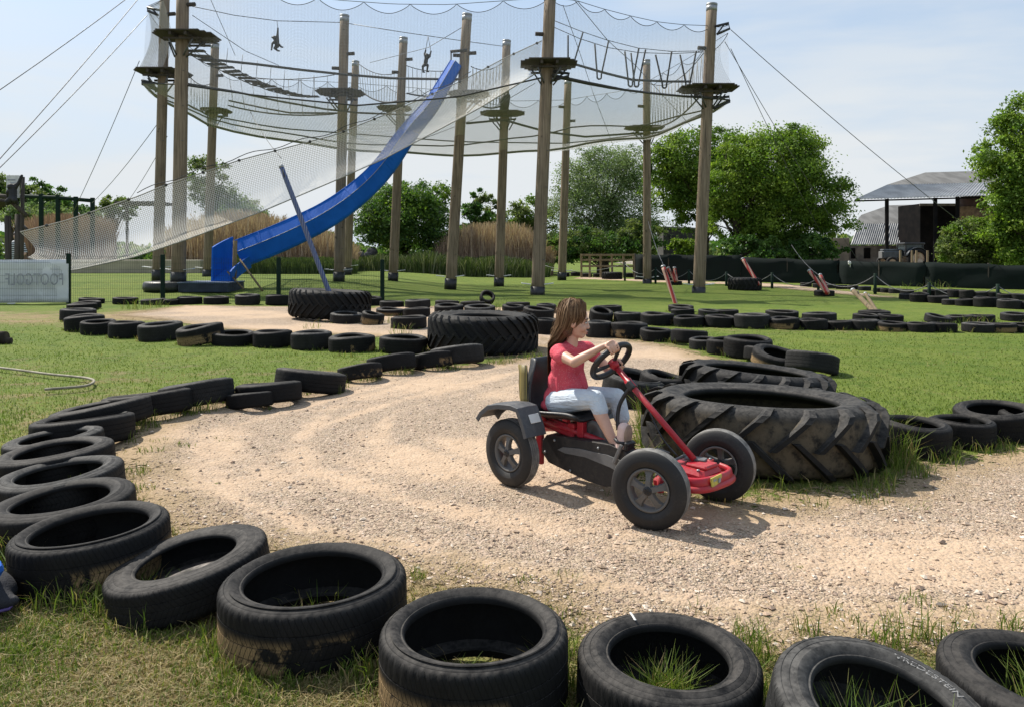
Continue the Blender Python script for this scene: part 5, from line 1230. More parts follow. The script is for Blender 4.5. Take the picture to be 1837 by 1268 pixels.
# ------------------------------------------------------------------ trees
def tree(name, label, cat, base, lobes, n, leaf, pal, trunk_r, trunk_h, limbs=True, spread=.36, group=None, clus=None, seed=1, upleaf=0.0, trunks=1):
    """lobes: (dx, dy, z, rx, ry, rz) from the base"""
    rg = np.random.default_rng(seed); base = Vector(base)
    rt = thing(name, label, cat, tuple(base), 0, group)
    L = np.array(lobes, float); vol = L[:, 3] * L[:, 4] * L[:, 5]; vol = vol / vol.sum()
    nc = clus or max(30, n // 110)
    li = rg.choice(len(L), nc, p=vol); dirs = rg.normal(0, 1, (nc, 3)); dirs /= np.linalg.norm(dirs, axis=1)[:, None]
    rad = rg.uniform(.35, 1.0, nc) ** .45 * np.where(rg.random(nc) < .26, rg.uniform(1.05, 1.32, nc), 1)
    cen = L[li, :3] + dirs * rad[:, None] * L[li, 3:6]
    cen[:, 2] = np.maximum(cen[:, 2], trunk_h * .55)
    cs_ = (L[li, 3:6].mean(1)) * spread * rg.uniform(.5, 1.15, nc)
    ci = rg.integers(0, nc, n)
    off = rg.normal(0, 1, (n, 3)) * np.array([.55, .55, .34]); pos = cen[ci] + off * cs_[ci, None]
    pos[:, 2] -= .25 * np.hypot(off[:, 0], off[:, 1]) * cs_[ci]
    nrm = rg.normal(0, 1, (n, 3)) + dirs[ci] * .7 + np.array([0, 0, .5 + upleaf]); nrm /= np.linalg.norm(nrm, axis=1)[:, None]
    t1 = np.cross(nrm, rg.normal(0, 1, (n, 3))); t1 /= np.linalg.norm(t1, axis=1)[:, None]; t2 = np.cross(nrm, t1)
    s1 = leaf * rg.uniform(.6, 1.3, n); s2 = s1 * rg.uniform(.45, .75, n)
    V = np.stack([pos - t1 * s1[:, None] * .5, pos - t2 * s2[:, None] * .5 + nrm * s1[:, None] * .08, pos + t1 * s1[:, None] * .5, pos + t2 * s2[:, None] * .5 + nrm * s1[:, None] * .08], 1).reshape(-1, 3)
    F = np.arange(n * 4).reshape(-1, 4)
    pal = np.array(pal); cc = pal[rg.integers(0, len(pal), nc)][ci] * rg.uniform(.75, 1.25, (n, 1)) * (.72 + .5 * rg.random(nc))[ci, None]
    np_mesh('crown', V, F, M['leaf'], rt, {'col': np.repeat(cc, 4, 0)})
    mb = MB(); top = L[:, 2].max()
    for q in range(trunks):
        ox = (q - (trunks - 1) / 2) * trunk_r * 3; p0 = Vector((ox, 0, -.3)); pts = [p0]; rs = [trunk_r * 1.25]; hh = max(trunk_h, top * .75)
        for i in range(1, 7):
            pts.append(Vector((ox * (1 + i * .3) + rg.normal(0, trunk_r * .4), rg.normal(0, trunk_r * .4), hh * i / 6))); rs.append(trunk_r * (1 - .13 * i))
        mb.tube(pts, rs, 10)
        if limbs:
            for k in rg.choice(nc, min(nc, 26), replace=False):
                tip = Vector(cen[k]); f = float(np.clip((tip.z / hh) * .55, .22, .85)); i0 = f * 6; a = pts[int(i0)].lerp(pts[min(int(i0) + 1, 6)], i0 % 1)
                r0 = trunk_r * .42 * (1 - f * .5); mid = a.lerp(tip, .5) + Vector((0, 0, .12 * (tip - a).length)) + Vector(rg.normal(0, .08, 3)) * (tip - a).length * .6
                mb.tube([a, a.lerp(mid, .55), mid, tip], [r0, r0 * .75, r0 * .5, r0 * .15], 6)
    mb.build('trunk', M['bark'], rt)
    return rt
BR = [(.058, .098, .012), (.078, .120, .015), (.100, .140, .020), (.044, .078, .011)]
DK = [(.026, .056, .012), (.036, .072, .015), (.050, .090, .018), (.020, .045, .012)]
WL = [(.070, .100, .040), (.088, .118, .048), (.056, .085, .034), (.10, .125, .056)]
OL = [(.060, .080, .022), (.075, .094, .03), (.047, .066, .02)]
GT = 'trees behind the ropes course and fence'
def lobes_px(base, D, ls, depth=.8):
    out = []
    for px, py, rx, ry in ls:
        p = P(px, py, D); out.append((p.x - base.x, 0, p.z - base.z, rx / FL * D, rx / FL * D * depth, ry / FL * D))
    return out
def ptree(name, label, cat, bx, D, ls, n, leaf, pal, tr, th, **k):
    b = GX(bx, D); return tree(name, label, cat, b, lobes_px(b, D, ls, k.pop('depth', .8)), n, leaf, pal, tr, th, **k)
ptree('broadleaf_tree', 'big bright green broadleaf tree behind the right-hand end pole', 'tree', 1345, 42, [(1395, 300, 78, 70), (1350, 345, 62, 60), (1460, 355, 62, 52), (1395, 392, 70, 45), (1430, 265, 45, 42), (1490, 395, 38, 30), (1300, 330, 40, 50), (1365, 430, 34, 28), (1330, 280, 45, 45), (1310, 400, 36, 40), (1480, 425, 40, 32), (1430, 440, 40, 24)], 95000, .145, BR, .28, 3.0, group=GT, seed=11, trunks=2)
ptree('broadleaf_tree', 'bright green tree with ragged top between the thin pole and the end pole', 'tree', 1265, 46, [(1235, 290, 62, 58), (1290, 265, 42, 42), (1200, 330, 42, 45), (1285, 325, 55, 55), (1240, 370, 45, 32), (1180, 290, 28, 30), (1260, 405, 30, 30)], 48000, .155, BR, .26, 3.4, group=GT, seed=12)
ptree('willow_tree', 'grey-green airy willow behind the farthest pole', 'tree', 1085, 56, [(1085, 330, 68, 62), (1045, 370, 50, 55), (1130, 375, 42, 55), (1090, 290, 42, 34), (1025, 320, 30, 34), (1100, 420, 70, 34), (1130, 300, 26, 40), (1055, 275, 20, 24), (1005, 390, 30, 40), (1160, 400, 28, 40)], 70000, .125, WL, .3, 2.0, group=GT, seed=13, spread=.5)
ptree('broadleaf_tree', 'rounded dark green tree between the slide pole and the pole left of it', 'tree', 728, 52, [(728, 385, 78, 50), (700, 360, 45, 32), (765, 355, 42, 34), (680, 405, 42, 32), (735, 420, 74, 26)], 42000, .17, DK + BR[:2], .28, 2.2, group=GT, seed=14)
ptree('conifer_tree', 'small dark pointed tree right of the slide pole', 'tree', 850, 60, [(855, 360, 16, 26), (852, 390, 26, 28), (850, 415, 32, 22)], 8000, .22, DK, .2, 1.6, group=GT, seed=15)
ptree('broadleaf_tree', 'olive green bushy tree beside the small pointed tree', 'tree', 886, 62, [(875, 375, 24, 28), (892, 400, 28, 26), (870, 425, 36, 22)], 8000, .22, OL, .2, 1.6, group=GT, seed=16)
ptree('hedgerow_bush', 'mid green hedgerow bush left of the thick central pole', 'bush', 930, 58, [(925, 395, 34, 30), (955, 385, 32, 32), (930, 425, 48, 30), (975, 415, 34, 45), (1000, 440, 34, 34)], 16000, .2, OL + BR[:1], .2, 1.4, group=GT, seed=17)
ptree('hedgerow_bush', 'shaded bush under the willow behind the timber rail', 'bush', 1075, 50, [(1050, 435, 40, 26), (1100, 440, 44, 24), (1140, 430, 30, 30), (1165, 425, 26, 28), (1010, 450, 30, 28)], 14000, .18, DK + OL, .15, .8, group=GT, seed=18)
ptree('young_tree', 'thin airy tree seen between the left poles', 'tree', 385, 60, [(365, 305, 26, 26), (395, 320, 26, 28), (405, 355, 34, 24), (370, 350, 24, 30), (440, 375, 30, 18), (340, 330, 16, 22)], 9000, .2, WL[:2] + OL, .16, 4, group=GT, seed=19, spread=.55)
ptree('young_tree', 'low grey-green willow scrub behind the slide foot', 'bush', 450, 58, [(440, 392, 44, 22), (480, 400, 34, 18), (400, 395, 40, 22)], 9000, .19, WL, .12, 1, group=GT, seed=20)
ptree('broadleaf_tree', 'dark tree behind the wooden tower at the left edge', 'tree', 20, 70, [(10, 345, 34, 28), (50, 355, 28, 26), (-30, 350, 40, 36)], 12000, .27, DK + OL, .3, 3, group=GT, seed=21)
ptree('broadleaf_tree', 'dark green tree second from the left behind the green frame', 'tree', 66, 72, [(65, 345, 24, 26), (80, 370, 28, 22), (45, 375, 34, 24)], 8000, .26, DK, .26, 3, group=GT, seed=22)
ptree('broadleaf_tree', 'small dark treetop at the right end of the green frame', 'tree', 108, 74, [(106, 345, 15, 16), (100, 370, 30, 22), (130, 385, 28, 18)], 7000, .26, DK + WL[:1], .24, 3, group=GT, seed=23)
ptree('hedgerow_bush', 'grey-green scrub below the green frame', 'bush', 120, 66, [(90, 385, 40, 18), (140, 388, 34, 16), (40, 385, 40, 22)], 8000, .22, WL, .15, 1, group=GT, seed=24)
ptree('broadleaf_tree', 'small rounded olive tree left of the shelter roof', 'tree', 206, 78, [(206, 366, 24, 15), (190, 380, 22, 13), (225, 378, 20, 13)], 6000, .25, OL + BR[:1], .22, 2, group=GT, seed=25)
ptree('broadleaf_tree', 'tall bright green tree cut off by the right edge beside the barn', 'tree', 1850, 34, [(1850, 230, 60, 60), (1805, 285, 48, 42), (1870, 330, 80, 70), (1800, 360, 34, 40), (1850, 420, 60, 55), (1815, 410, 24, 40)], 56000, .145, BR + [(.10, .15, .026)], .3, 2, group=GT, seed=26)
ptree('elder_bush', 'broad yellowish green bush in front of the barn at right', 'bush', 1755, 36, [(1745, 430, 50, 36), (1790, 425, 42, 40), (1705, 452, 32, 20), (1770, 460, 60, 22), (1820, 450, 40, 32)], 36000, .14, OL + BR[:2] + [(.095, .11, .035)], .12, .6, group=GT, seed=27)
ptree('hedgerow_bush', 'low dark undergrowth beneath the big broadleaf tree', 'bush', 1400, 40, [(1330, 440, 30, 20), (1390, 445, 40, 18), (1460, 440, 40, 20), (1500, 448, 22, 14), (1440, 470, 40, 16)], 12000, .17, DK, .1, .6, group=GT, seed=28)
ptree('hedgerow_bush', 'light green bush at the dark shed left of the end pole', 'bush', 1225, 48, [(1225, 440, 22, 14), (1250, 446, 16, 12)], 4000, .18, BR, .08, .5, group=GT, seed=29)
# far tree line beyond everything (one mass)
rg = np.random.default_rng(77); n = 26000; X_ = rg.uniform(-120, 140, n); cl_ = np.sin(X_ * .13) * 1.2 + np.sin(X_ * .41 + 1) * .8
Zm = 3.4 + cl_; Zt = np.abs(rg.random(n) ** .8) * Zm; pos = np.stack([X_, 118 + rg.normal(0, 3, n), Zt], 1)
nr = rg.normal(0, 1, (n, 3)); nr /= np.linalg.norm(nr, axis=1)[:, None]; t1 = np.cross(nr, rg.normal(0, 1, (n, 3))); t1 /= np.linalg.norm(t1, axis=1)[:, None]; t2 = np.cross(nr, t1)
V = np.stack([pos - t1 * .45, pos - t2 * .3, pos + t1 * .45, pos + t2 * .3], 1).reshape(-1, 3)
pal = np.array(DK + OL + WL[:1]); o = np_mesh('distant_hedgerow', V, np.arange(n * 4).reshape(-1, 4), M['leaf'], None, {'col': np.repeat(pal[rg.integers(0, len(pal), n)], 4, 0)})
tag(o, 'distant hedgerow along the horizon behind the reeds and trees', 'hedgerow', None, 'stuff')

# ------------------------------------------------------------------ reeds and rough growth
def reed_bed(name, label, px0, px1, Y0, Y1, yt, n, pal, w, seed, lean=.12, green=0.0):
    rg = np.random.default_rng(seed); Yr = rg.uniform(Y0, Y1, n); pxr = rg.uniform(px0, px1, n); x = (pxr - CX) / FL * Yr
    z = gz(x, Yr); yt_ = np.interp(pxr, np.linspace(px0, px1, len(yt)), yt)
    h = (CH - (yt_ - HY) * Yr / FL - z) * rg.uniform(.55, 1.06, n); h = np.maximum(h, .15)
    a = rg.uniform(0, 6.28, n); sx = np.stack([np.cos(a), np.sin(a) * .4, np.zeros(n)], 1) * (w * rg.uniform(.6, 1.4, n))[:, None]
    b = np.stack([x, Yr, z - .05], 1); la = rg.normal(0, lean, (n, 2)); mid = b + np.stack([la[:, 0] * h * .35, la[:, 1] * h * .35, h * .6], 1); top = b + np.stack([la[:, 0] * h, la[:, 1] * h, h], 1)
    pl = rg.random(n) < .4   # plumes
    wt = np.where(pl, 1.8, .3)[:, None]
    V = np.stack([b - sx, b + sx, mid - sx * .8, mid + sx * .8, top - sx * wt * .5 + 0, top + sx * wt * .5], 1).reshape(-1, 3)
    F = (np.arange(n)[:, None, None] * 6 + np.array([[0, 1, 3, 2], [2, 3, 5, 4]])[None]).reshape(-1, 4)
    pal = np.array(pal); cc = pal[rg.integers(0, len(pal), n)] * rg.uniform(.75, 1.2, (n, 1))
    o = np_mesh(name, V, F, M['reed'], None, {'col': np.repeat(cc, 6, 0)}); tag(o, label, 'reeds' if 'reed' in name else 'undergrowth', None, 'stuff')
RD = [(.41, .30, .215), (.34, .24, .17), (.46, .35, .26), (.28, .195, .14)]
GR = [(.075, .105, .035), (.10, .13, .05), (.055, .085, .028), (.16, .17, .11)]
reed_bed('reed_bed', 'brown dry reeds right of the slide pole, around the pole beside it', 785, 992, 50, 54, [432, 412, 404, 402, 400, 405, 420, 445], 9000, RD, .022, 31)
reed_bed('reed_bed', 'brown dry reeds behind the foot of the blue slide', 300, 640, 44, 52, [412, 396, 385, 378, 385, 392, 400, 420, 440], 15000, RD, .022, 32)
reed_bed('reed_bed', 'reddish brown reeds at the far left below the green frame', 40, 200, 54, 60, [395, 388, 385, 388, 396], 7000, [(.27, .17, .135), (.33, .215, .165), (.23, .15, .115)], .026, 33)
reed_bed('rough_grass', 'rank green weeds with pale seed heads at the foot of the reeds behind the poles', 640, 985, 46, 51, [462, 455, 458, 450, 460, 462, 458, 466, 472], 12000, GR, .03, 34, .25)
reed_bed('rough_grass', 'dark green weeds at the foot of the reeds behind the slide', 400, 640, 40, 43, [455, 458, 462, 460, 465], 6000, GR[:3], .028, 35, .25)
# dark machine and rubble glimpsed between pole and reeds
p = GX(662, 50); c0 = p; mb = MB()
rg = np.random.default_rng(4)
for i in range(26): mb.ell((rg.normal(0, .75), rg.normal(0, .4), abs(rg.normal(.35, .35))), rg.uniform(.16, .4, 3), Matrix.Rotation(rg.uniform(0, 3), 3, 'Z'), 8, 6)
o = mb.build('rubble_heap', simple('dark_rubble', (.05, .05, .052), (.14, .135, .13), 3, .9)); o.location = c0; tag(o, 'grey heap of rubble at the edge of the weeds below the dark rounded tree', 'rubble')

# ------------------------------------------------------------------ barns, shed, tractor
D = 62.0; c0 = Vector((P(1660, 0, D).x, D, float(gz(20, 60)))); rt = thing('open_barn', 'open-sided hay barn with grey mansard roof on dark steel posts', 'barn', tuple(c0))
def L3(px, py, Dp): return P(px, py, Dp) - c0
x0, x1 = 1534, 1860
eL, eR = L3(x0, 358, D), L3(x1, 349, D); bL, bR = L3(1590, 333, D + 3.2), L3(x1, 327, D + 3.2); rL, rR = L3(1660, 310, D + 7.0), L3(x1, 304, D + 7)
mb = MB(); n = 46
def sheet(a, b, c, d, corr, nseg):
    b0 = len(mb.v)
    for i in range(nseg + 1):
        u = i / nseg; o_ = Vector((0, 0, corr * (i % 2)))
        mb.v.append(tuple(a.lerp(b, u) + o_)); mb.v.append(tuple(c.lerp(d, u) + o_))
    for i in range(nseg): mb.f.append((b0 + 2 * i, b0 + 2 * i + 2, b0 + 2 * i + 3, b0 + 2 * i + 1)); mb.sm.append(False)
sheet(eL, eR, bL, bR, .07, 110); o = mb.build('lower_roof', M['corr'], rt); o.modifiers.new('t', 'SOLIDIFY').thickness = .05
mb = MB(); sheet(bL + Vector((0, 0, .03)), bR + Vector((0, 0, .03)), rL, rR, .0, 12); o = mb.build('upper_roof', M['roof'], rt); o.modifiers.new('t', 'SOLIDIFY').thickness = .06
# rear slopes
mb = MB(); bL2, bR2 = L3(1612, 346, D + 11), L3(x1, 341, D + 11)
sheet(rL, rR, bL2, bR2, 0, 8); o = mb.build('rear_roof', M['roof'], rt); o.modifiers.new('t', 'SOLIDIFY').thickness = .06
mb = MB()
for a, b in ((eL, bL), (bL, rL), (rL, bL2)): mb.tube([a + Vector((.02, 0, -.1)), b + Vector((.02, 0, -.1))], .09, 6)
mb.build('gable_truss', M['barndark'], rt)
for px, yb in [(1592, 356), (1679, 354), (1719, 352), (1800, 350)]:
    t = L3(px, yb, D + .5); MB().box((t.x, .6, t.z / 2 - .1), (.24, .24, t.z + .1), None, .02).build('post', M['barndark'], rt)
MB().box(((eL.x + eR.x) / 2, .35, (eL.z + eR.z) / 2 - .12), (eR.x - eL.x - .2, .10, .12), Matrix.Rotation(-math.atan2(eR.z - eL.z, eR.x - eL.x), 3, 'Y')).build('eaves_beam', M['barndark'], rt)
# round hay bales stacked inside at right
for i, (px, py, r) in enumerate([(1746, 366, .95), (1738, 384, .9), (1762, 384, .95), (1750, 402, .9)]):
    c = P(px, py, D + 3); mb = MB(); rr = r * 1.05
    mb.lathe([(.02, -.6), (rr * .93, -.6), (rr, -.5), (rr * 1.01, 0), (rr, .5), (rr * .93, .6), (.02, .6)], 28)
    o = mb.build('round_bale', M['hay'] if i else simple('wrapped_bale', (.07, .035, .03), (.05, .028, .025), 2, .8)); o.location = c
    tag(o, ['dark reddish round bale on top of the stack in the open barn', 'left pale round bale under the reddish one', 'right pale round bale under the reddish one', 'lowest round bale of the stack in the open barn'][i], 'bale', 'round bales in the open barn')
c = GX(1752, D + 3); o = MB().box((0, 0, 1.05), (3.0, 1.8, 2.2), None, .12).build('bale_stack', M['hay']); o.location = c; tag(o, 'square straw stack carrying the round bales in the open barn', 'straw stack')
# lower barn behind
D2 = 74.0; c0 = Vector((P(1590, 0, D2).x, D2, 0)); rt = thing('low_barn', 'lower grey barn with pale corrugated skirt seen under the open barn roof', 'barn', tuple(c0))
def L4(px, py, Dp): return P(px, py, Dp) - c0
mb = MB(); a, b, c, d_ = L4(1533, 402, D2), L4(1651, 401, D2), L4(1600, 370, D2 + 5), L4(1662, 370, D2 + 5); a2 = L4(1525, 397, D2)
sheet(a, b, L4(1536, 388, D2 + 2.2).lerp(L4(1545, 386, D2 + 2.5), 1), L4(1655, 384, D2 + 2.5), 0, 10); sheet(L4(1545, 386, D2 + 2.5), L4(1655, 384, D2 + 2.5), L4(1594, 369, D2 + 5.5), L4(1660, 367, D2 + 5.5), 0, 10)
o = mb.build('roof', M['roof'], rt); o.modifiers.new('t', 'SOLIDIFY').thickness = .08
mb = MB(); sheet(L4(1526, 440, D2 - 1.6), L4(1642, 440, D2 - 1.6), L4(1539, 403, D2), L4(1650, 402, D2), .09, 60); o = mb.build('corrugated_skirt', M['corr'], rt); o.modifiers.new('t', 'SOLIDIFY').thickness = .04
t = L4(1570, 440, D2); MB().box((-1.2, .2, t.z / 2 - .1), (9.0, .3, t.z + .1)).build('wall', M['barnwall'], rt)
for px, w_ in ((1517, .55), (1531, .4), (1556, .6)):
    q = L4(px, 455, D2 - .05); MB().box((q.x, .0, q.z), (w_, .12, 1.0), None, .02).build('window', M['barndark'], rt)
MB().box((L4(1500, 440, D2).x, .6, 1.4), (2.4, 1.6, 2.9), None, .05).build('side_lean_to', simple('tan_wall', (.20, .17, .13), (.14, .12, .095), 1.2, .9), rt)
# black clad block
a, b = P(1651, 366, 69), P(1722, 366, 69); c0 = Vector(((a.x + b.x) / 2, 69, 0)); rt = thing('black_barn', 'black clad barn block behind the tractor under the open roof', 'barn', tuple(c0))
MB().box((0, 2, a.z / 2 - .1), (b.x - a.x, 4, a.z + .2), None, .03).build('cladding', M['barndark'], rt)
MB().box((.0, -.06, a.z - .1), (b.x - a.x + .2, .1, .22), None, .02).build('fascia', M['barnwall'], rt)
MB().box((.9, -.04, 1.6), (1.6, .08, 3.2), None, .02).build('doorway', M['dark'], rt)
MB().tube([(-.6, -.3, .4), (.9, -.2, 3.4)], .05, 6).build('leaning_prop', M['plank'], rt)
# dark shed left of the end pole
c0 = GX(1215, 60); rt = thing('dark_shed', 'low dark brick shed left of the end pole behind the screened fence', 'shed', tuple(c0))
t = P(1215, 412, 60); MB().box((0, 0, t.z / 2), (2.6, 2.4, t.z), None, .04).build('wall', simple('dark_brick', (.05, .045, .045), (.03, .028, .03), 2, .9), rt)
MB().box((0, 0, t.z + .06), (2.9, 2.7, .14), Matrix.Rotation(.04, 3, 'Y'), .03).build('roof', M['roof'], rt)
MB().box((-.6, -1.22, t.z - .7), (.5, .06, .4), None, .01).box((.3, -1.22, t.z - .7), (.5, .06, .4), None, .01).build('windows', M['dark'], rt)
# tractor
D3 = 57.0; c0 = GX(1617, D3); k_ = P(1577, 470, D3).z   # ground there is raised so the tractor shows over the fence
zb = P(1600, 474, D3).z - .32
c0 = Vector((c0.x, D3, zb)); rt = thing('farm_tractor', 'old dark farm tractor facing left beside the barn post', 'tractor', tuple(c0))
paint = simple('dark_tractor_paint', (.05, .06, .07), (.035, .04, .045), 4, .5)
def wheel(parent, x, y, r, w, rimmat):
    e = MB().lathe([(r * .62, -w / 2), (r * .9, -w / 2), (r, -w / 3), (r, w / 3), (r * .9, w / 2), (r * .62, w / 2)], 32, Matrix.Translation((x, y, r)) @ Matrix.Rotation(R(90), 4, 'X')).build('wheel', M['rub'], parent)
    MB().lathe([(.02, -w * .2), (r * .55, -w * .2), (r * .64, -w * .45), (r * .66, w * .45), (r * .55, w * .2), (.02, w * .2)], 24, Matrix.Translation((x, y, r)) @ Matrix.Rotation(R(90), 4, 'X')).build('rim', rimmat, e)
cream = simple('rusty_cream_rim', (.40, .34, .26), (.28, .18, .12), 6, .6)
for y in (-.75, .75): wheel(rt, -1.05, y, .42, .22, cream); wheel(rt, .75, y * 1.05, .72, .4, cream)
MB().box((-.75, 0, 1.0), (1.5, .6, .55), None, .08).box((-.75, 0, 1.33), (1.45, .5, .14), None, .05).build('bonnet', paint, rt)
MB().box((-1.52, 0, .98), (.06, .55, .5), None, .02).build('grille', M['greypl'], rt)
MB().tube([(-.4, -.2, 1.3), (-.4, -.2, 1.85)], .045, 8).build('exhaust', M['dark'], rt)
mb = MB()
for x in (0, 1.25):
    for y in (-.6, .6): mb.box((x, y, 1.35), (.08, .08, .85))
mb.build('cab_frame', M['dark'], rt)
MB().box((.62, 0, 1.8), (1.55, 1.4, .14), None, .05).build('cab_roof', M['dark'], rt)
MB().box((.62, 0, 1.1), (1.2, 1.1, .5), None, .05).build('cab_body', paint, rt)
mg = simple('dusty_cab_glass', (.03, .04, .05), (.02, .03, .035), 2, .25)
MB().box((.0, 0, 1.5), (.02, 1.1, .5)).box((.62, -.6, 1.5), (1.1, .02, .5)).box((.62, .6, 1.5), (1.1, .02, .5)).build('cab_window', mg, rt)
for y in (-.78, .78): MB().tube([(.75 + .8 * math.cos(a), y, .72 + .8 * math.sin(a)) for a in np.linspace(.2, 2.9, 12)], .2, 6, flat=.15).build('mudguard', paint, rt)
# raised yard under the barns
o = np_mesh('farmyard', np.array([[P(1490, 0, 50).x - 4, 50, .02], [45, 50, .02], [70, 110, .02], [P(1490, 0, 50).x - 6, 110, .02], [P(1490, 0, 50).x - 2, 53, zb], [45, 53, zb], [70, 108, zb], [P(1490, 0, 50).x - 4, 108, zb]], float), np.array([[0, 1, 5, 4], [1, 2, 6, 5], [2, 3, 7, 6], [3, 0, 4, 7], [4, 5, 6, 7]]), simple('yard_earth', (.24, .21, .17), (.18, .16, .12), .6, .95)); tag(o, None, None, None, 'structure')
for q, px in enumerate((1615, 1636, 1644, 1664)):
    a = P(px, 450, 52); o = MB().box((0, 0, 0), (.11, .11, 1.1), None, .015).build('wooden_stake', M['timber']); o.location = (a.x, 52, a.z - .55)
    tag(o, ['leftmost bare stake in front of the tractor', 'second bare stake, in front of the tractor cab', 'third bare stake, right of the tractor cab', 'rightmost bare stake beside the elder bush'][q], 'stake', 'wooden stakes by the tractor')
c = P(1525, 473, 35.6); o = MB().ell((0, 0, 0), (.09, .08, .10), None, 12, 8).ell((.03, -.02, -.14), (.06, .05, .12), None, 10, 6).ell((-.05, 0, .06), (.05, .05, .06), None, 10, 6).build('white_bag', M['white']); o.location = c; tag(o, 'crumpled white bag hung on the dark screened fence below the barn', 'bag')

# ------------------------------------------------------------------ small things on the left
pts = [G(x, y) + Vector((0, 0, .05)) for x, y in [(-40, 662), (0, 667), (40, 672), (90, 679), (130, 683), (155, 686), (168, 690), (165, 696), (150, 701), (120, 704), (80, 707)]]
o = MB().tube(smooth_path(pts, 5), .014, 8).build('garden_hose', M['hose']); tag(o, 'pale hose lying in a hairpin on the left grass', 'hose')
p = G(4, 617); o = MB().tube([(-.35, 0, .09), (.06, 0, .1)], .10, 12).tube([(-.1, -.03, .04), (.14, .02, .05)], .05, 8).build('log', M['bark']); o.location = p; tag(o, 'short dark log at the left edge of the grass near the loop', 'log')
# dark bag with blue bottle-like buckle at the lower left edge
c0 = G(-20, 1108); rt = thing('black_bag', 'black fabric bag with bright blue flap cut off by the lower left edge', 'bag', tuple(c0)); rt.scale = (1.55, 1.55, 1.55)
mb = MB(); mb.ell((-.11, .02, .05), (.16, .10, .07), None, 18, 12); mb.cap((-.1, 0, .03), (.065, -.005, .045), .06, .014); mb.cap((-.1, 0, .09), (.05, 0, .05), .05, .014)
o = mb.build('pouch', simple('black_fabric', (.010, .011, .016), (.016, .017, .024), 30, .8, 0, .3, 200), rt); remesh(o, .007, 3)
mb = MB(); mb.box((-.01, -.005, .128), (.085, .05, .05), Matrix.Rotation(.55, 3, 'Y'), .012); mb.tube([(-.02, -.028, .14), (.02, -.03, .115)], .018, 10); o = mb.build('blue_flap', simple('bright_blue_fabric', (.02, .14, .55), (.015, .10, .42), 30, .6), rt)
MB().tube([(-.12, -.07, .03), (-.02, -.05, .02), (.06, -.015, .03), (.072, 0, .046)], .004, 6).build('piping', simple('violet_piping', (.10, .06, .22)), rt)

# ------------------------------------------------------------------ light, sky, camera
SUN_EL, SUN_AZ = R(50), math.atan2(.64, -.77)      # azimuth of the direction TO the sun in the xy plane
d = Vector((math.cos(SUN_AZ) * math.cos(SUN_EL), math.sin(SUN_AZ) * math.cos(SUN_EL), math.sin(SUN_EL)))
sun = bpy.data.lights.new('sun', 'SUN'); sun.energy = 4.6; sun.angle = R(.6); sun.color = (1, .94, .84)
so = bpy.data.objects.new('sun', sun); COL.objects.link(so); so.rotation_euler = d.to_track_quat('Z', 'Y').to_euler(); so.location = (-20, 20, 40)
w = bpy.data.worlds.new('World'); sc.world = w; w.use_nodes = True; nt = w.node_tree; N = NT(nt)
bg = nt.nodes['Background']; sky = N.n('TexSky'); sky.sky_type = 'NISHITA'; sky.sun_disc = False; sky.sun_elevation = SUN_EL
sky.sun_rotation = math.pi / 2 - SUN_AZ; sky.air_density = 1.2; sky.dust_density = 2.2; sky.ozone_density = 1.5
gen = N.n('TexCoord').outputs['Generated']
mp = N.n('Mapping'); N.l(gen, mp.inputs['Vector']); mp.inputs['Scale'].default_value = (1.0, 1.0, 5.5)
n1 = N.noise(mp.outputs[0], 2.3, 6, .55, .4); n2 = N.noise(mp.outputs[0], 1.1, 3, .5)
veil = N.ramp(N.math('MULTIPLY_ADD', n1, .6, N.math('MULTIPLY', n2, .4)), .40, .60)
sx = N.n('SeparateXYZ'); N.l(gen, sx.inputs[0])
low = N.ramp(sx.outputs['Z'], .36, .0)
haze = N.mix(N.math('MULTIPLY_ADD', low, .7, N.math('MULTIPLY', veil, .6), clamp=True), (3.25, 4.20, 5.5), (4.9, 5.15, 5.35))
fac = N.math('MULTIPLY_ADD', low, .35, N.math('MULTIPLY_ADD', veil, .15, .6), clamp=True)
N.l(N.mix(fac, sky.outputs[0], haze), bg.inputs['Color']); bg.inputs['Strength'].default_value = .11
cam = bpy.data.cameras.new('camera'); co = bpy.data.objects.new('camera', cam); COL.objects.link(co); sc.camera = co
co.location = (0, 0, CH); co.rotation_euler = (R(90), 0, 0); cam.sensor_fit = 'HORIZONTAL'; cam.sensor_width = 36; cam.lens = 36 * FL / 1837
cam.shift_y = -(634 - HY) / 1837; cam.clip_start = .05; cam.clip_end = 2000
sc.view_settings.view_transform = 'Standard'; sc.view_settings.look = 'None'; sc.view_settings.gamma = 1; sc.view_settings.exposure = .55
sc.render.engine = 'CYCLES'; sc.cycles.transparent_max_bounces = 24; sc.cycles.max_bounces = 8
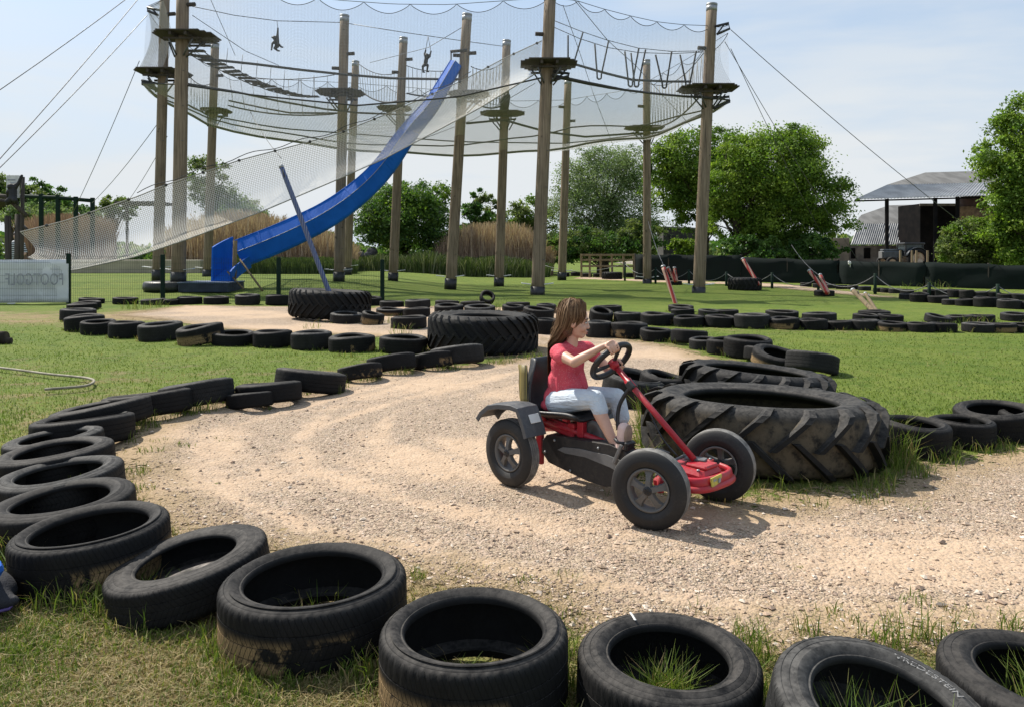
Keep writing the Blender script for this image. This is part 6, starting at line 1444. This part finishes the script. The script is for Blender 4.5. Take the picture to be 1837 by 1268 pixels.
# ------------------------------------------------------------------ pedal kart (local frame: x forward, y to its left, z up)
KO = Vector((.237, 5.079, 0)); KO.z = float(gz(KO.x + .35, KO.y - .36)) + .006
KR = R(-46)
kart = thing('pedal_kart', 'red pedal go-kart with black seat and four fat tyres on the gravel', 'pedal kart', tuple(KO), KR)
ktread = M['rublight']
def kart_wheel(x, y, yaw, outer):
    r, w, ri = .207, .098, .112
    A = Matrix.Translation((x, y, r)) @ Matrix.Rotation(yaw, 4, 'Z') @ Matrix.Rotation(R(90), 4, 'X')     # axle along local z -> y
    hw = w / 2
    pr = [(ri, -hw * .55), (ri + .012, -hw * .86), (ri + .045, -hw), (r - .035, -hw * .98), (r - .012, -hw * .82)]
    zs = np.linspace(-hw * .72, hw * .72, 5)
    for i in range(4): pr += [(r - .001, zs[i] + .002), (r + .0005, (zs[i] + zs[i + 1]) / 2), (r - .001, zs[i + 1] - .004)] + ([(r - .006, zs[i + 1] - .002), (r - .006, zs[i + 1] + .0005)] if i < 3 else [])
    pr += [(r - .012, hw * .82), (r - .035, hw * .98), (ri + .045, hw), (ri + .041, hw * 1.02), (ri + .036, hw), (ri + .012, hw * .86), (ri, hw * .55)]
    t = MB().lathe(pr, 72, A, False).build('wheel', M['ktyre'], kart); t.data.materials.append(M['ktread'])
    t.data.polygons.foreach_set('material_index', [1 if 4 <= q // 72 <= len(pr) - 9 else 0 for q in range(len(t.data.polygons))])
    mb = MB(); s = outer
    mb.lathe([(ri + .001, -hw * .6), (ri + .004, -hw * .8), (ri - .006, -hw * .82), (ri - .014, -hw * .4), (ri - .016, 0), (ri - .014, hw * .4), (ri - .006, hw * .82), (ri + .004, hw * .8), (ri + .001, hw * .6)], 56, A, False)
    zf = s * hw * .45
    for k in range(5):   # tapered spokes with open windows between them
        a = 2 * math.pi * k / 5 + .3; secs = []
        for rad, wd, dz, th in ((.018, .020, .012, .026), (.05, .0165, .010, .024), (.08, .020, .002, .022), (ri - .011, .033, -.004, .02)):
            c = Vector((math.cos(a), math.sin(a), 0)); q = Vector((-math.sin(a), math.cos(a), 0))
            zc = zf + s * dz
            secs.append([A @ (c * rad + q * u + Vector((0, 0, zc + v))) for u, v in ((-wd, -th / 2), (wd, -th / 2), (wd * .72, th / 2 * 1), (-wd * .72, th / 2 * 1))])
        mb.quadstrip(secs, True, False, True, True)
    mb.build('rim', M['rimgrey'], t)
    mb = MB(); mb.lathe([(.002, zf + s * .030), (.020, zf + s * .030), (.026, zf + s * .022), (.026, zf - s * .02), (.002, zf - s * .02)], 24, A, False)
    for k in range(5):
        a = 2 * math.pi * k / 5; mb.lathe([(.001, zf + s * .034), (.004, zf + s * .034), (.0045, zf + s * .028)], 8, A @ Matrix.Translation((.014 * math.cos(a), .014 * math.sin(a), 0)), False)
    mb.build('hub_cap', M['dark'], t)
    return t
def ktyre_mat():
    m, nt, out = new_mat('kart_tyre_rubber'); N = NT(nt)
    tc = N.n('TexCoord').outputs['Object']; n1 = N.noise(tc, 9, 4, .6); n2 = N.noise(tc, 90, 3, .6)
    col = N.mix(n1, (.011, .011, .012), (.021, .020, .020)); col = N.mix(N.math('MULTIPLY', N.ramp(N.math('MULTIPLY_ADD', n1, .6, N.math('MULTIPLY', n2, .4)), .5, .75), .4), col, (.085, .072, .06))
    N.l(N.bsdf(col, .62, 0, N.bump(n2, .2, .003), .4), out.inputs['Surface']); return m
M['ktyre'] = ktyre_mat(); M['ktread'] = simple('dusty_sunlit_kart_tread', (.22, .21, .195), (.12, .115, .108), 22, .8, 0, .15, 90)  # tread grey is dust plus sunlit brightness put into the base colour
ST = R(17)
kart_wheel(0, -.33, 0, 1); kart_wheel(0, .33, 0, -1); kart_wheel(1.05, -.335, ST, 1); kart_wheel(1.05, .335, ST, -1)
# frame
mb = MB()
mb.tube([(-.06, 0, .30), (.10, 0, .33), (.45, 0, .285), (.80, 0, .235), (1.06, 0, .235)], .028, 10)
mb.tube([(0, -.29, .207), (0, .29, .207)], .015, 8)
mb.tube([(.03, -.12, .385), (.25, -.10, .36), (.48, -.06, .315), (.66, -.03, .27)], .022, 8)
mb.tube([(.03, .12, .385), (.25, .10, .36), (.48, .06, .315), (.66, .03, .27)], .022, 8)
mb.box((.045, -.125, .27), (.055, .03, .33), None, .006); mb.box((.045, .125, .27), (.055, .03, .33), None, .006)
mb.box((.18, -.095, .36), (.27, .035, .075), Matrix.Rotation(.12, 3, 'Y'), .008); mb.box((.36, -.085, .37), (.05, .045, .10), None, .006)
mb.box((.05, 0, .39), (.05, .28, .03), None, .005); mb.box((.30, 0, .385), (.05, .24, .03), None, .005)
mb.tube([(-.02, -.20, .455), (.06, -.20, .45), (.10, -.17, .42), (.09, -.12, .385)], .011, 8); mb.tube([(-.02, .20, .455), (.06, .20, .45), (.10, .17, .42), (.09, .12, .385)], .011, 8)
mb.build('frame', M['redpaint'], kart)
# front end
mb = MB()
mb.box((1.10, 0, .250), (.24, .21, .065), Matrix.Rotation(.05, 3, 'Y'), .022); mb.box((1.05, 0, .215), (.10, .50, .05), None, .012); mb.box((1.15, 0, .290), (.13, .13, .022), None, .008)
for s in (-1, 1): mb.tube([(1.05, s * .245, .17), (1.05, s * .245, .255)], .019, 8)
mb.build('front_axle', M['redpaint'], kart)
mb = MB(); path = [(1.00, -.21, .205), (1.16, -.205, .205), (1.235, -.17, .205), (1.265, -.09, .205), (1.27, 0, .205), (1.265, .09, .205), (1.235, .17, .205), (1.16, .205, .205), (1.00, .21, .205)]
mb.tube(smooth_path(path, 4), .018, 10); pp2 = smooth_path(path[1:-1], 4); mb.quadstrip([[(x - .012, y * .97, z), (x + .004, y, z + .012), (x - .004, y * .98, z + .052), (x - .016, y * .95, z + .060), (x - .026, y * .92, z + .046)] for x, y, z in pp2], True, True)
mb.build('bumper', M['redpaint'], kart)
mb = MB(); mb.box((1.269, -.05, .240), (.010, .12, .046), Matrix.Rotation(.10, 3, 'Z') @ Matrix.Rotation(-.1, 3, 'Y'), .002); mb.build('yellow_sticker', M['yellow'], kart)
mb = MB(); mb.box((1.2745, -.075, .243), (.004, .034, .018), Matrix.Rotation(.10, 3, 'Z')); mb.box((1.2755, -.03, .238), (.004, .024, .022), Matrix.Rotation(.10, 3, 'Z')); mb.build('sticker_print', M['ink'], kart)
mb = MB(); mb.tube([(1.0, -.22, .24), (1.02, -.1, .30), (1.03, 0, .315), (1.02, .1, .30), (1.0, .22, .24)], .008, 6); mb.box((1.09, .03, .306), (.12, .06, .012), Matrix.Rotation(.3, 3, 'Z'), .004); mb.tube([(.98, -.06, .33), (.93, -.10, .35), (.90, -.16, .33), (.92, -.2, .28)], .009, 6)
mb.build('tie_rod', M['greypl'], kart)
# steering column and wheel
MB().tube([(.545, 0, .768), (1.10, 0, .308)], .0175, 12).tube([(.64, 0, .69), (.69, 0, .648)], .024, 12).build('steering_column', M['redpaint'], kart)
SC_ = Vector((.52, 0, .79)); Nn = Vector((-.767, 0, .642)).normalized(); Vv = Vector((.642, 0, .767)).normalized(); Uu = Vector((0, 1, 0)); RR = .136
def rim_pt(a, r=RR): return SC_ + (Uu * math.cos(a) + Vv * math.sin(a)) * r
sw = MB().tube([rim_pt(2 * math.pi * i / 48) for i in range(49)], .0185, 12, False).build('steering_wheel', M['dark'], kart)
mb = MB()
for a in (R(100), R(215), R(-30)):
    secs = []
    for r_, w_ in ((.018, .022), (.06, .024), (.130, .036)):
        c = rim_pt(a, r_) - Nn * (.022 * (1 - r_ / .136)); q = (-Uu * math.sin(a) + Vv * math.cos(a)) * w_
        secs.append([c - q * .5 - Nn * .006, c + q * .5 - Nn * .006, c + q * .5 + Nn * .006, c - q * .5 + Nn * .006])
    mb.quadstrip(secs, True, False, True, True)
mb.build('spokes', M['dark'], sw)
MB().lathe([(.002, -.055), (.022, -.055), (.030, -.03), (.027, .000), (.002, .002)], 20, Matrix.Translation(SC_) @ Nn.to_track_quat('Z', 'Y').to_matrix().to_4x4()).build('hub', M['redpaint'], sw)
mb = MB(); mb.box((.672, 0, .663), (.06, .052, .045), Matrix.Rotation(R(40), 3, 'Y'), .008); mb.tube(smooth_path([(.675, -.01, .655), (.635, -.02, .60), (.606, -.03, .54), (.600, -.04, .47), (.612, -.05, .40)], 4), .0125, 8); mb.build('brake_lever', M['dark'], kart)
mb = MB(); mb.tube(smooth_path([(.70, .02, .63), (.75, .06, .52), (.85, .05, .38), (.98, .02, .30)], 4), .005, 6); mb.build('brake_cable', M['dark'], kart)
# chain guard
def plate(outl, y0, y1, name, mat, parent, bev=.008):
    cx = sum(p[0] for p in outl) / len(outl); cz = sum(p[1] for p in outl) / len(outl)
    def ring(y, k): return [(cx + (x - cx) * k, y, cz + (z - cz) * k) for x, z in outl]
    k = 1 - bev * 3
    return MB().quadstrip([ring(y1, k), ring(y1 - bev, 1), ring(y0 + bev, 1), ring(y0, k)], True, False, True, True).build(name, mat, parent)
og = [(.085, .19), (.09, .27), (.125, .305), (.30, .318), (.64, .335), (.74, .315), (.79, .24), (.77, .16), (.69, .105), (.60, .082), (.47, .085), (.32, .108), (.14, .138)]
plate(og, -.155, -.055, 'chain_guard', M['guardpl'], kart)
plate([(.225, .232), (.27, .256), (.40, .270), (.62, .272), (.745, .255), (.755, .175), (.64, .205), (.45, .228), (.29, .222)], -.160, -.150, 'guard_stripe', M['greypl'], kart, .003)
mb = MB(); mb.lathe([(.01, -.012), (.075, -.012), (.08, 0), (.075, .012), (.05, .012), (.045, .006), (.01, .008)], 28, Matrix.Translation((.42, -.045, .345)) @ Matrix.Rotation(R(90), 4, 'X')); mb.build('sprocket', M['greypl'], kart)
# cranks and pedals
mb = MB(); mb.tube([(.68, -.17, .245), (.68, .17, .245)], .012, 8); mb.box((.705, -.172, .295), (.022, .016, .13), Matrix.Rotation(.45, 3, 'Y'), .004); mb.box((.655, .172, .195), (.022, .016, .13), Matrix.Rotation(.45, 3, 'Y'), .004); mb.build('crank', M['greypl'], kart)
for s, c in ((-1, (.752, -.125, .345)), (1, (.632, .125, .150))):
    mb = MB(); Mr = Matrix.Rotation(R(10), 3, 'Y')
    mb.box(c, (.026, .080, .050), Mr, .007)
    for dz in (-.015, .0, .015): mb.box(Vector(c) + Mr @ Vector((.0142, 0, dz)), (.004, .07, .008), Mr)
    mb.build('pedal', M['dark'], kart)
# seat: bucket shell
prof = [(.40, .440), (.34, .452), (.22, .440), (.10, .428), (.03, .430), (-.02, .458), (-.045, .52), (-.052, .60), (-.050, .675), (-.058, .73), (-.072, .765)]
rows = []
for i, (x, z) in enumerate(prof):
    t = i / (len(prof) - 1); ring = []
    wd = .185 if i < 6 else .185 - .085 * S(6.5, 10, i)
    for j in range(13):
        u = -1 + 2 * j / 12; e = max(0, abs(u) - .55) / .45
        ring.append((x + (.085 * e * e if i >= 4 else 0) * min(1, (i - 3) / 3 if i > 3 else 0), u * wd, z + (.035 * e * e if i < 5 else 0)))
    rows.append(ring)
sb = MB().quadstrip(rows, False, True).build('seat', M['dark'], kart); md = sb.modifiers.new('shell', 'SOLIDIFY'); md.thickness = .03; md.offset = -1; sb.modifiers.new('soft', 'SUBSURF').levels = 1; sb.modifiers['soft'].render_levels = 2
rows2 = [[(p[0] - .026 + .008 * abs(q - 6) / 6, p[1] * 1.01, p[2]) for q, p in enumerate(r)] for r in rows[5:10]]
o = MB().quadstrip(rows2, False, True).build('seat_back_cover', M['seatstripe'], kart); o.modifiers.new('shell', 'SOLIDIFY').thickness = .012
for s in (-1, 1):
    mb = MB(); mb.quadstrip([[(p[0] - .022, s * .198, p[1]), (p[0] + .03, s * .202, p[1]), (p[0] + .055, s * .197, p[1])] for p in prof[5:10]], False, True)
    o = mb.build('seat_side_trim', M['sidestripe'], kart); o.modifiers.new('shell', 'SOLIDIFY').thickness = .006
# mudguards over the rear wheels
for s in (-1, 1):
    path = [(-.235, .395), (-.20, .44), (-.13, .490), (-.03, .512), (.08, .520), (.145, .510), (.175, .46), (.205, .40), (.225, .345)]
    secs = []
    for i, (x, z) in enumerate(path):
        w0, w1 = s * .255, s * .425; d = Vector((path[min(i + 1, 8)][0] - path[max(i - 1, 0)][0], 0, path[min(i + 1, 8)][1] - path[max(i - 1, 0)][1])).normalized(); nrm = Vector((-d.z, 0, d.x)); c = Vector((x, 0, z))
        pts = [c + Vector((0, w0, 0)) - nrm * .045, c + Vector((0, w0, 0)), c + Vector((0, (w0 + w1) / 2, 0)) + nrm * .006, c + Vector((0, w1, 0)), c + Vector((0, w1, 0)) - nrm * .03]
        secs.append(pts)
    o = MB().quadstrip(secs, False, False).build('mudguard', M['mudg'] if 'mudg' in M else M['greypl'], kart); o.modifiers.new('t', 'SOLIDIFY').thickness = .010; b = o.modifiers.new('b', 'BEVEL'); b.width = .006; b.segments = 2
    MB().box((.1925, s * .325, .445), (.006, .085, .055), Matrix.Rotation(-.48, 3, 'Y'), .002).build('white_sticker', M['white'], o)
    MB().tube([(.16, s * .255, .44), (.05, s * .20, .43), (.03, s * .13, .40)], .012, 8).build('mudguard_bracket', M['redpaint'], o)

# ------------------------------------------------------------------ the girl (same local frame as the kart)
girl = thing('person', 'girl with long brown hair in a coral shirt and pale cropped jeans driving the kart', 'person', tuple(KO), KR)
HD = Matrix.Translation((.228, 0, 1.012)) @ Matrix.Rotation(R(38), 4, 'Z') @ Matrix.Rotation(R(6), 4, 'Y')
def hd(x, y, z): return HD @ Vector((x, y, z))
H3 = HD.to_3x3()
b = MB()
# torso, neck
b.ell((.125, 0, .505), (.085, .115, .08)); b.ell((.135, 0, .60), (.07, .095, .11)); b.ell((.165, 0, .735), (.072, .108, .115)); b.cap((.20, -.105, .832), (.20, .105, .832), .040, .040); b.cap((.198, 0, .83), (.215, 0, .945), .040, .036)
# legs
kR, aR = (.475, -.092, .568), (.632, -.108, .325); kL, aL = (.492, .085, .560), (.572, .108, .275)
b.chain([(.15, -.07, .505), kR], [.076, .050]); b.chain([(.15, .07, .505), kL], [.076, .050])
for k_, a_ in ((kR, aR), (kL, aL)):
    k_, a_ = Vector(k_), Vector(a_); b.cap(k_, k_.lerp(a_, .3) + Vector((-.008, 0, -.006)), .046, .043); b.cap(k_.lerp(a_, .3) + Vector((-.008, 0, -.006)), a_, .043, .025)
# right foot: sole pressed on the pedal; left foot below
b.cap((.635, -.108, .295), (.690, -.115, .345), .027, .027); b.cap((.690, -.115, .345), (.700, -.118, .412), .026, .019); b.cap((.645, -.108, .285), (.665, -.110, .285), .026, .024)
b.cap((.575, .108, .245), (.610, .115, .185), .027, .024); b.cap((.610, .115, .185), (.612, .118, .225), .024, .018)
# arms
shR, elR, wrR = Vector((.205, -.135, .822)), Vector((.375, -.172, .785)), Vector((.535, -.112, .882)); shL, elL, wrL = Vector((.215, .135, .825)), Vector((.350, .190, .70)), Vector((.430, .150, .738))
for s_, e_, w_ in ((shR, elR, wrR), (shL, elL, wrL)):
    b.cap(s_, s_.lerp(e_, .5), .040, .035); b.cap(s_.lerp(e_, .5), e_, .035, .030); b.cap(e_, e_.lerp(w_, .35), .031, .029); b.cap(e_.lerp(w_, .35), w_, .029, .0195)
# hands closed on the wheel rim
def hand(a0, wrist, sgn):
    c = rim_pt(a0); rho = (c - SC_).normalized(); tan = (-Uu * math.sin(a0) + Vv * math.cos(a0)) * sgn
    palm = c + Nn * .031 + rho * .010
    b.cap(wrist, palm - tan * .002, .0195, .019); b.ell(palm, (.034, .014, .030), Matrix([tan, Nn, rho]).transposed(), 14, 10); b.cap(palm - tan * .022, palm + tan * .026, .014, .0135)
    for j, (off, end, r0) in enumerate([(-.026, 235, .0078), (-.009, 250, .0084), (.008, 245, .0084), (.025, 225, .0074)]):
        aa = a0 + sgn * off / RR; cc = rim_pt(aa); rj = (cc - SC_).normalized(); rr = .0185 + .0072
        pts = [cc + (Nn * math.cos(R(q)) + rj * math.sin(R(q))) * (rr + (.007 if q < 60 else 0.002 * math.sin(q * .09))) for q in np.linspace(18, end, 9)]
        b.chain(pts, [r0 * (1 - .035 * i) for i in range(9)], 8)
    aa = a0 + sgn * .040 / RR; cc = rim_pt(aa); rj = (cc - SC_).normalized()
    pts = [palm + tan * .012 - rho * .008] + [cc + (Nn * math.cos(R(q)) + rj * math.sin(R(q))) * .0275 for q in (-20, -55, -90, -120)]
    b.chain(pts, [.0115, .0098, .0092, .0085, .0078], 8)
hand(R(124), wrR, -1); hand(R(-28), wrL, 1)
# head
b.ell(hd(-.010, 0, .028), (.089, .073, .080), H3); b.ell(hd(.022, 0, -.028), (.058, .057, .074), H3); b.ell(hd(.048, 0, -.083), (.026, .027, .021), H3); b.ell(hd(.025, 0, -.068), (.045, .047, .032), H3)
b.cap(hd(.076, 0, .000), hd(.0905, 0, -.029), .0078, .0092); b.ell(hd(.086, .010, -.034), (.009, .008, .007), H3); b.ell(hd(.086, -.010, -.034), (.009, .008, .007), H3)
b.ell(hd(.066, 0, .022), (.014, .045, .016), H3); b.ell(hd(.054, .033, -.036), (.026, .024, .026), H3); b.ell(hd(.054, -.033, -.036), (.026, .024, .026), H3); b.ell(hd(.076, 0, -.059), (.011, .022, .007), H3); b.ell(hd(.074, 0, -.070), (.011, .019, .007), H3)
for s in (-1, 1): b.ell(hd(-.005, s * .072, -.012), (.019, .009, .028), H3)
o = b.build('body', M['skin'], girl); remesh(o, .0042, 3, .45)
# face details
for s in (-1, 1):
    MB().ell(hd(.0715, s * .029, -.003), (.0085, .0118, .0068), H3, 14, 10).build('eye', M['eyewhite'] if 'eyewhite' in M else M['white'], girl)
    MB().ell(hd(.0770, s * .030, -.0035), (.0046, .0068, .0066), H3, 12, 8).build('iris', M['eye'], girl)
    MB().tube([hd(.0775, s * .016, .0065), hd(.077, s * .030, .0095), hd(.070, s * .043, .005)], [.0022, .0026, .0016], 6).build('eyelid', M['eye'], girl)
    MB().tube([hd(.081, s * .013, .019), hd(.0785, s * .030, .024), hd(.069, s * .045, .019)], [.0028, .0032, .0018], 6).build('eyebrow', simple('brown_eyebrow', (.10, .06, .035)), girl)
mb = MB(); mb.ell(hd(.0855, 0, -.0585), (.0045, .018, .0046), H3, 14, 8); mb.ell(hd(.0835, 0, -.0700), (.0050, .016, .0055), H3, 14, 8); mb.build('lips', M['lip'], girl)
MB().ell(hd(.0865, 0, -.0642), (.003, .013, .0032), H3, 12, 6).build('mouth_opening', M['eye'], girl)
# shirt: loose, cap sleeves, hem drawn up over the lap
b = MB(); b.cap((.195, -.112, .828), (.195, .112, .828), .049, .049); b.ell((.168, 0, .742), (.092, .126, .128)); b.ell((.14, 0, .62), (.094, .124, .13)); b.ell((.118, 0, .52), (.102, .136, .10)); b.ell((.085, 0, .475), (.085, .14, .055)); b.ell((.215, 0, .585), (.07, .105, .06)); b.cap((.17, -.06, .70), (.25, -.03, .60), .06, .05); b.cap((.17, .06, .70), (.25, .03, .60), .06, .05)
b.cap(shR, shR.lerp(elR, .30) + Vector((0, -.004, -.004)), .050, .047); b.cap(shL, shL.lerp(elL, .30), .050, .047); b.cap((.185, 0, .835), (.19, 0, .850), .058, .050)
for k in range(9):   # soft folds
    a = -1.1 + k * .27; b.cap((.14 + .088 * math.cos(a), .118 * math.sin(a), .70 - .02 * (k % 3)), (.13 + .098 * math.cos(a + .1), .126 * math.sin(a + .1), .54 + .015 * (k % 2)), .011, .016, 8)
o = b.build('shirt', M['shirt'], girl); remesh(o, .006, 4, .5)
# cropped trousers
b = MB(); b.ell((.125, 0, .497), (.092, .125, .078))
for (hip, k_, a_, f) in (((.15, -.07, .505), kR, aR, .24), ((.15, .07, .505), kL, aL, .42)):
    k_, a_ = Vector(k_), Vector(a_); b.cap(hip, Vector(hip).lerp(k_, .5) + Vector((0, 0, .004)), .084, .071); b.cap(Vector(hip).lerp(k_, .5) + Vector((0, 0, .004)), k_, .071, .057); b.cap(k_, k_.lerp(a_, f), .056, .050)
o = b.build('trousers', M['legging'], girl); remesh(o, .006, 3, .5)
# shoes: soft pumps, the right sole faces forward
b = MB(); b.cap((.652, -.110, .262), (.700, -.116, .345), .034, .041); b.cap((.700, -.116, .345), (.708, -.119, .432), .042, .037); o = b.build('shoe', M['shoeup'], girl); remesh(o, .005, 2)
Mr = Matrix.Rotation(R(6), 3, 'Y'); mb = MB(); mb.ell((.737, -.117, .400), (.016, .034, .062), Mr, 18, 12); mb.ell((.695, -.112, .268), (.014, .031, .034), Matrix.Rotation(R(25), 3, 'Y'), 16, 10); mb.build('sole', M['shoe'], o)
b = MB(); b.cap((.580, .108, .236), (.612, .115, .180), .031, .029); b.cap((.612, .115, .180), (.618, .118, .24), .029, .022); o = b.build('shoe', M['shoe'], girl); remesh(o, .005, 2)
b = MB(); b.tube([(.668, -.15, .375), (.690, -.154, .36), (.735, -.145, .355)], .011, 8); b.tube([(.668, -.085, .375), (.690, -.082, .36), (.735, -.09, .355)], .011, 8); b.build('shoe_strap', M['dark'], girl)
# hair: strands combed from a parting, falling behind the shoulders
def hair():
    rg = np.random.default_rng(9); n = 3000; V = []; C = []
    pal = np.array([(.14, .078, .042), (.20, .118, .064), (.095, .054, .031), (.27, .17, .095), (.17, .098, .054), (.24, .15, .085)])
    Rl = Vector((.097, .083, .092)); cc = Vector((-.012, 0, .030)); K = 13
    for i in range(n):
        side = 1 if rg.random() < .5 else -1
        phi = side * (rg.uniform(50, 180) if rg.random() < .8 else rg.uniform(44, 70)); ph = R(phi); t0 = R(rg.uniform(0, 26)); t1 = R(rg.uniform(86, 104) if abs(phi) > 75 else rg.uniform(74, 92))
        lift = rg.uniform(.97, 1.13) + (rg.uniform(.05, .16) if rg.random() < .06 else 0); L = rg.uniform(.20, .40) * (1 if abs(phi) > 80 else .8); wob = rg.uniform(0, 6.28); pts = []
        x0 = rg.uniform(-.05, .045)
        for k in range(K):
            if k < 7:
                f = k / 6; t = t0 + (t1 - t0) * f; p = cc + Vector((Rl.x * math.sin(t) * math.cos(ph), Rl.y * math.sin(t) * math.sin(ph), Rl.z * math.cos(t))) * lift
                p.x += x0 * (1 - f) ** 1.5
                p = hd(*p)
            else:
                f = (k - 6) / 6; q = pts[6]; back = Vector((.118, q.y * .9, q.z - L))
                tgt = Vector((min(q.x, .150) - .012 - .05 * rg.random() * 0 - .03, q.y * .85, 0))
                p = Vector((q.x + (tgt.x - q.x) * S(0, .6, f), q.y + (tgt.y - q.y) * f, q.z - L * f)) + Vector((math.sin(f * 5 + wob), math.cos(f * 4 + wob), 0)) * .007 * f
                hw_ = p.z
                if hw_ < .87:   # lie on the back of the shirt, not inside it
                    lim = .175 - .105 * math.sqrt(max(0, 1 - (p.y / .15) ** 2)); p.x = min(p.x, lim + .004 - .012 * lift)
            pts.append(p)
        for k in range(K):
            d = (pts[min(k + 1, K - 1)] - pts[max(k - 1, 0)]).normalized(); out = (pts[k] - hd(-.01, 0, .02)); out.z *= .3; sd = d.cross(out)
            if sd.length < 1e-5: sd = d.orthogonal()
            sd.normalize(); w = .0030 * (1 - .75 * (k / (K - 1)) ** 2); V += [tuple(pts[k] - sd * w), tuple(pts[k] + sd * w)]
        C.append(pal[rg.integers(0, 6)] * rg.uniform(.8, 1.2))
    F = np.array([[i * 2 * K + 2 * k, i * 2 * K + 2 * k + 1, i * 2 * K + 2 * k + 3, i * 2 * K + 2 * k + 2] for i in range(n) for k in range(K - 1)])
    return np_mesh('hair', np.array(V), F, M['hair'], girl, {'col': np.repeat(np.array(C), 2 * K, 0)}, None, True)
hr = hair()
b = MB(); b.ell(hd(-.020, 0, .032), (.090, .079, .086), H3); b.ell(hd(-.045, 0, -.03), (.06, .07, .08), H3); b.cap((.135, 0, .95), (.085, 0, .80), .052, .035); b.build('hair_base', simple('hair_base', (.12, .07, .04), (.08, .045, .028), 60, .5), hr)
# bolts, decals, grease and mud splashes on the kart
for x, y, z in [(.20, -.158, .285), (.55, -.158, .30), (.68, -.158, .135), (.33, -.158, .125), (.12, -.158, .20)]: MB().lathe([(.001, -.004), (.007, -.004), (.008, .003), (.001, .004)], 8, Matrix.Translation((x, y, z)) @ Matrix.Rotation(R(90), 4, 'X'), False).build('bolt', M['cap'], kart)
for x, y, z in [(1.03, -.085, .284), (1.18, -.085, .278), (1.03, .085, .284), (1.18, .085, .278), (1.05, -.245, .255), (1.05, .245, .255)]: MB().lathe([(.001, 0), (.010, 0), (.010, .007), (.001, .009)], 6, Matrix.Translation((x, y, z)), False).build('bolt', M['cap'], kart)
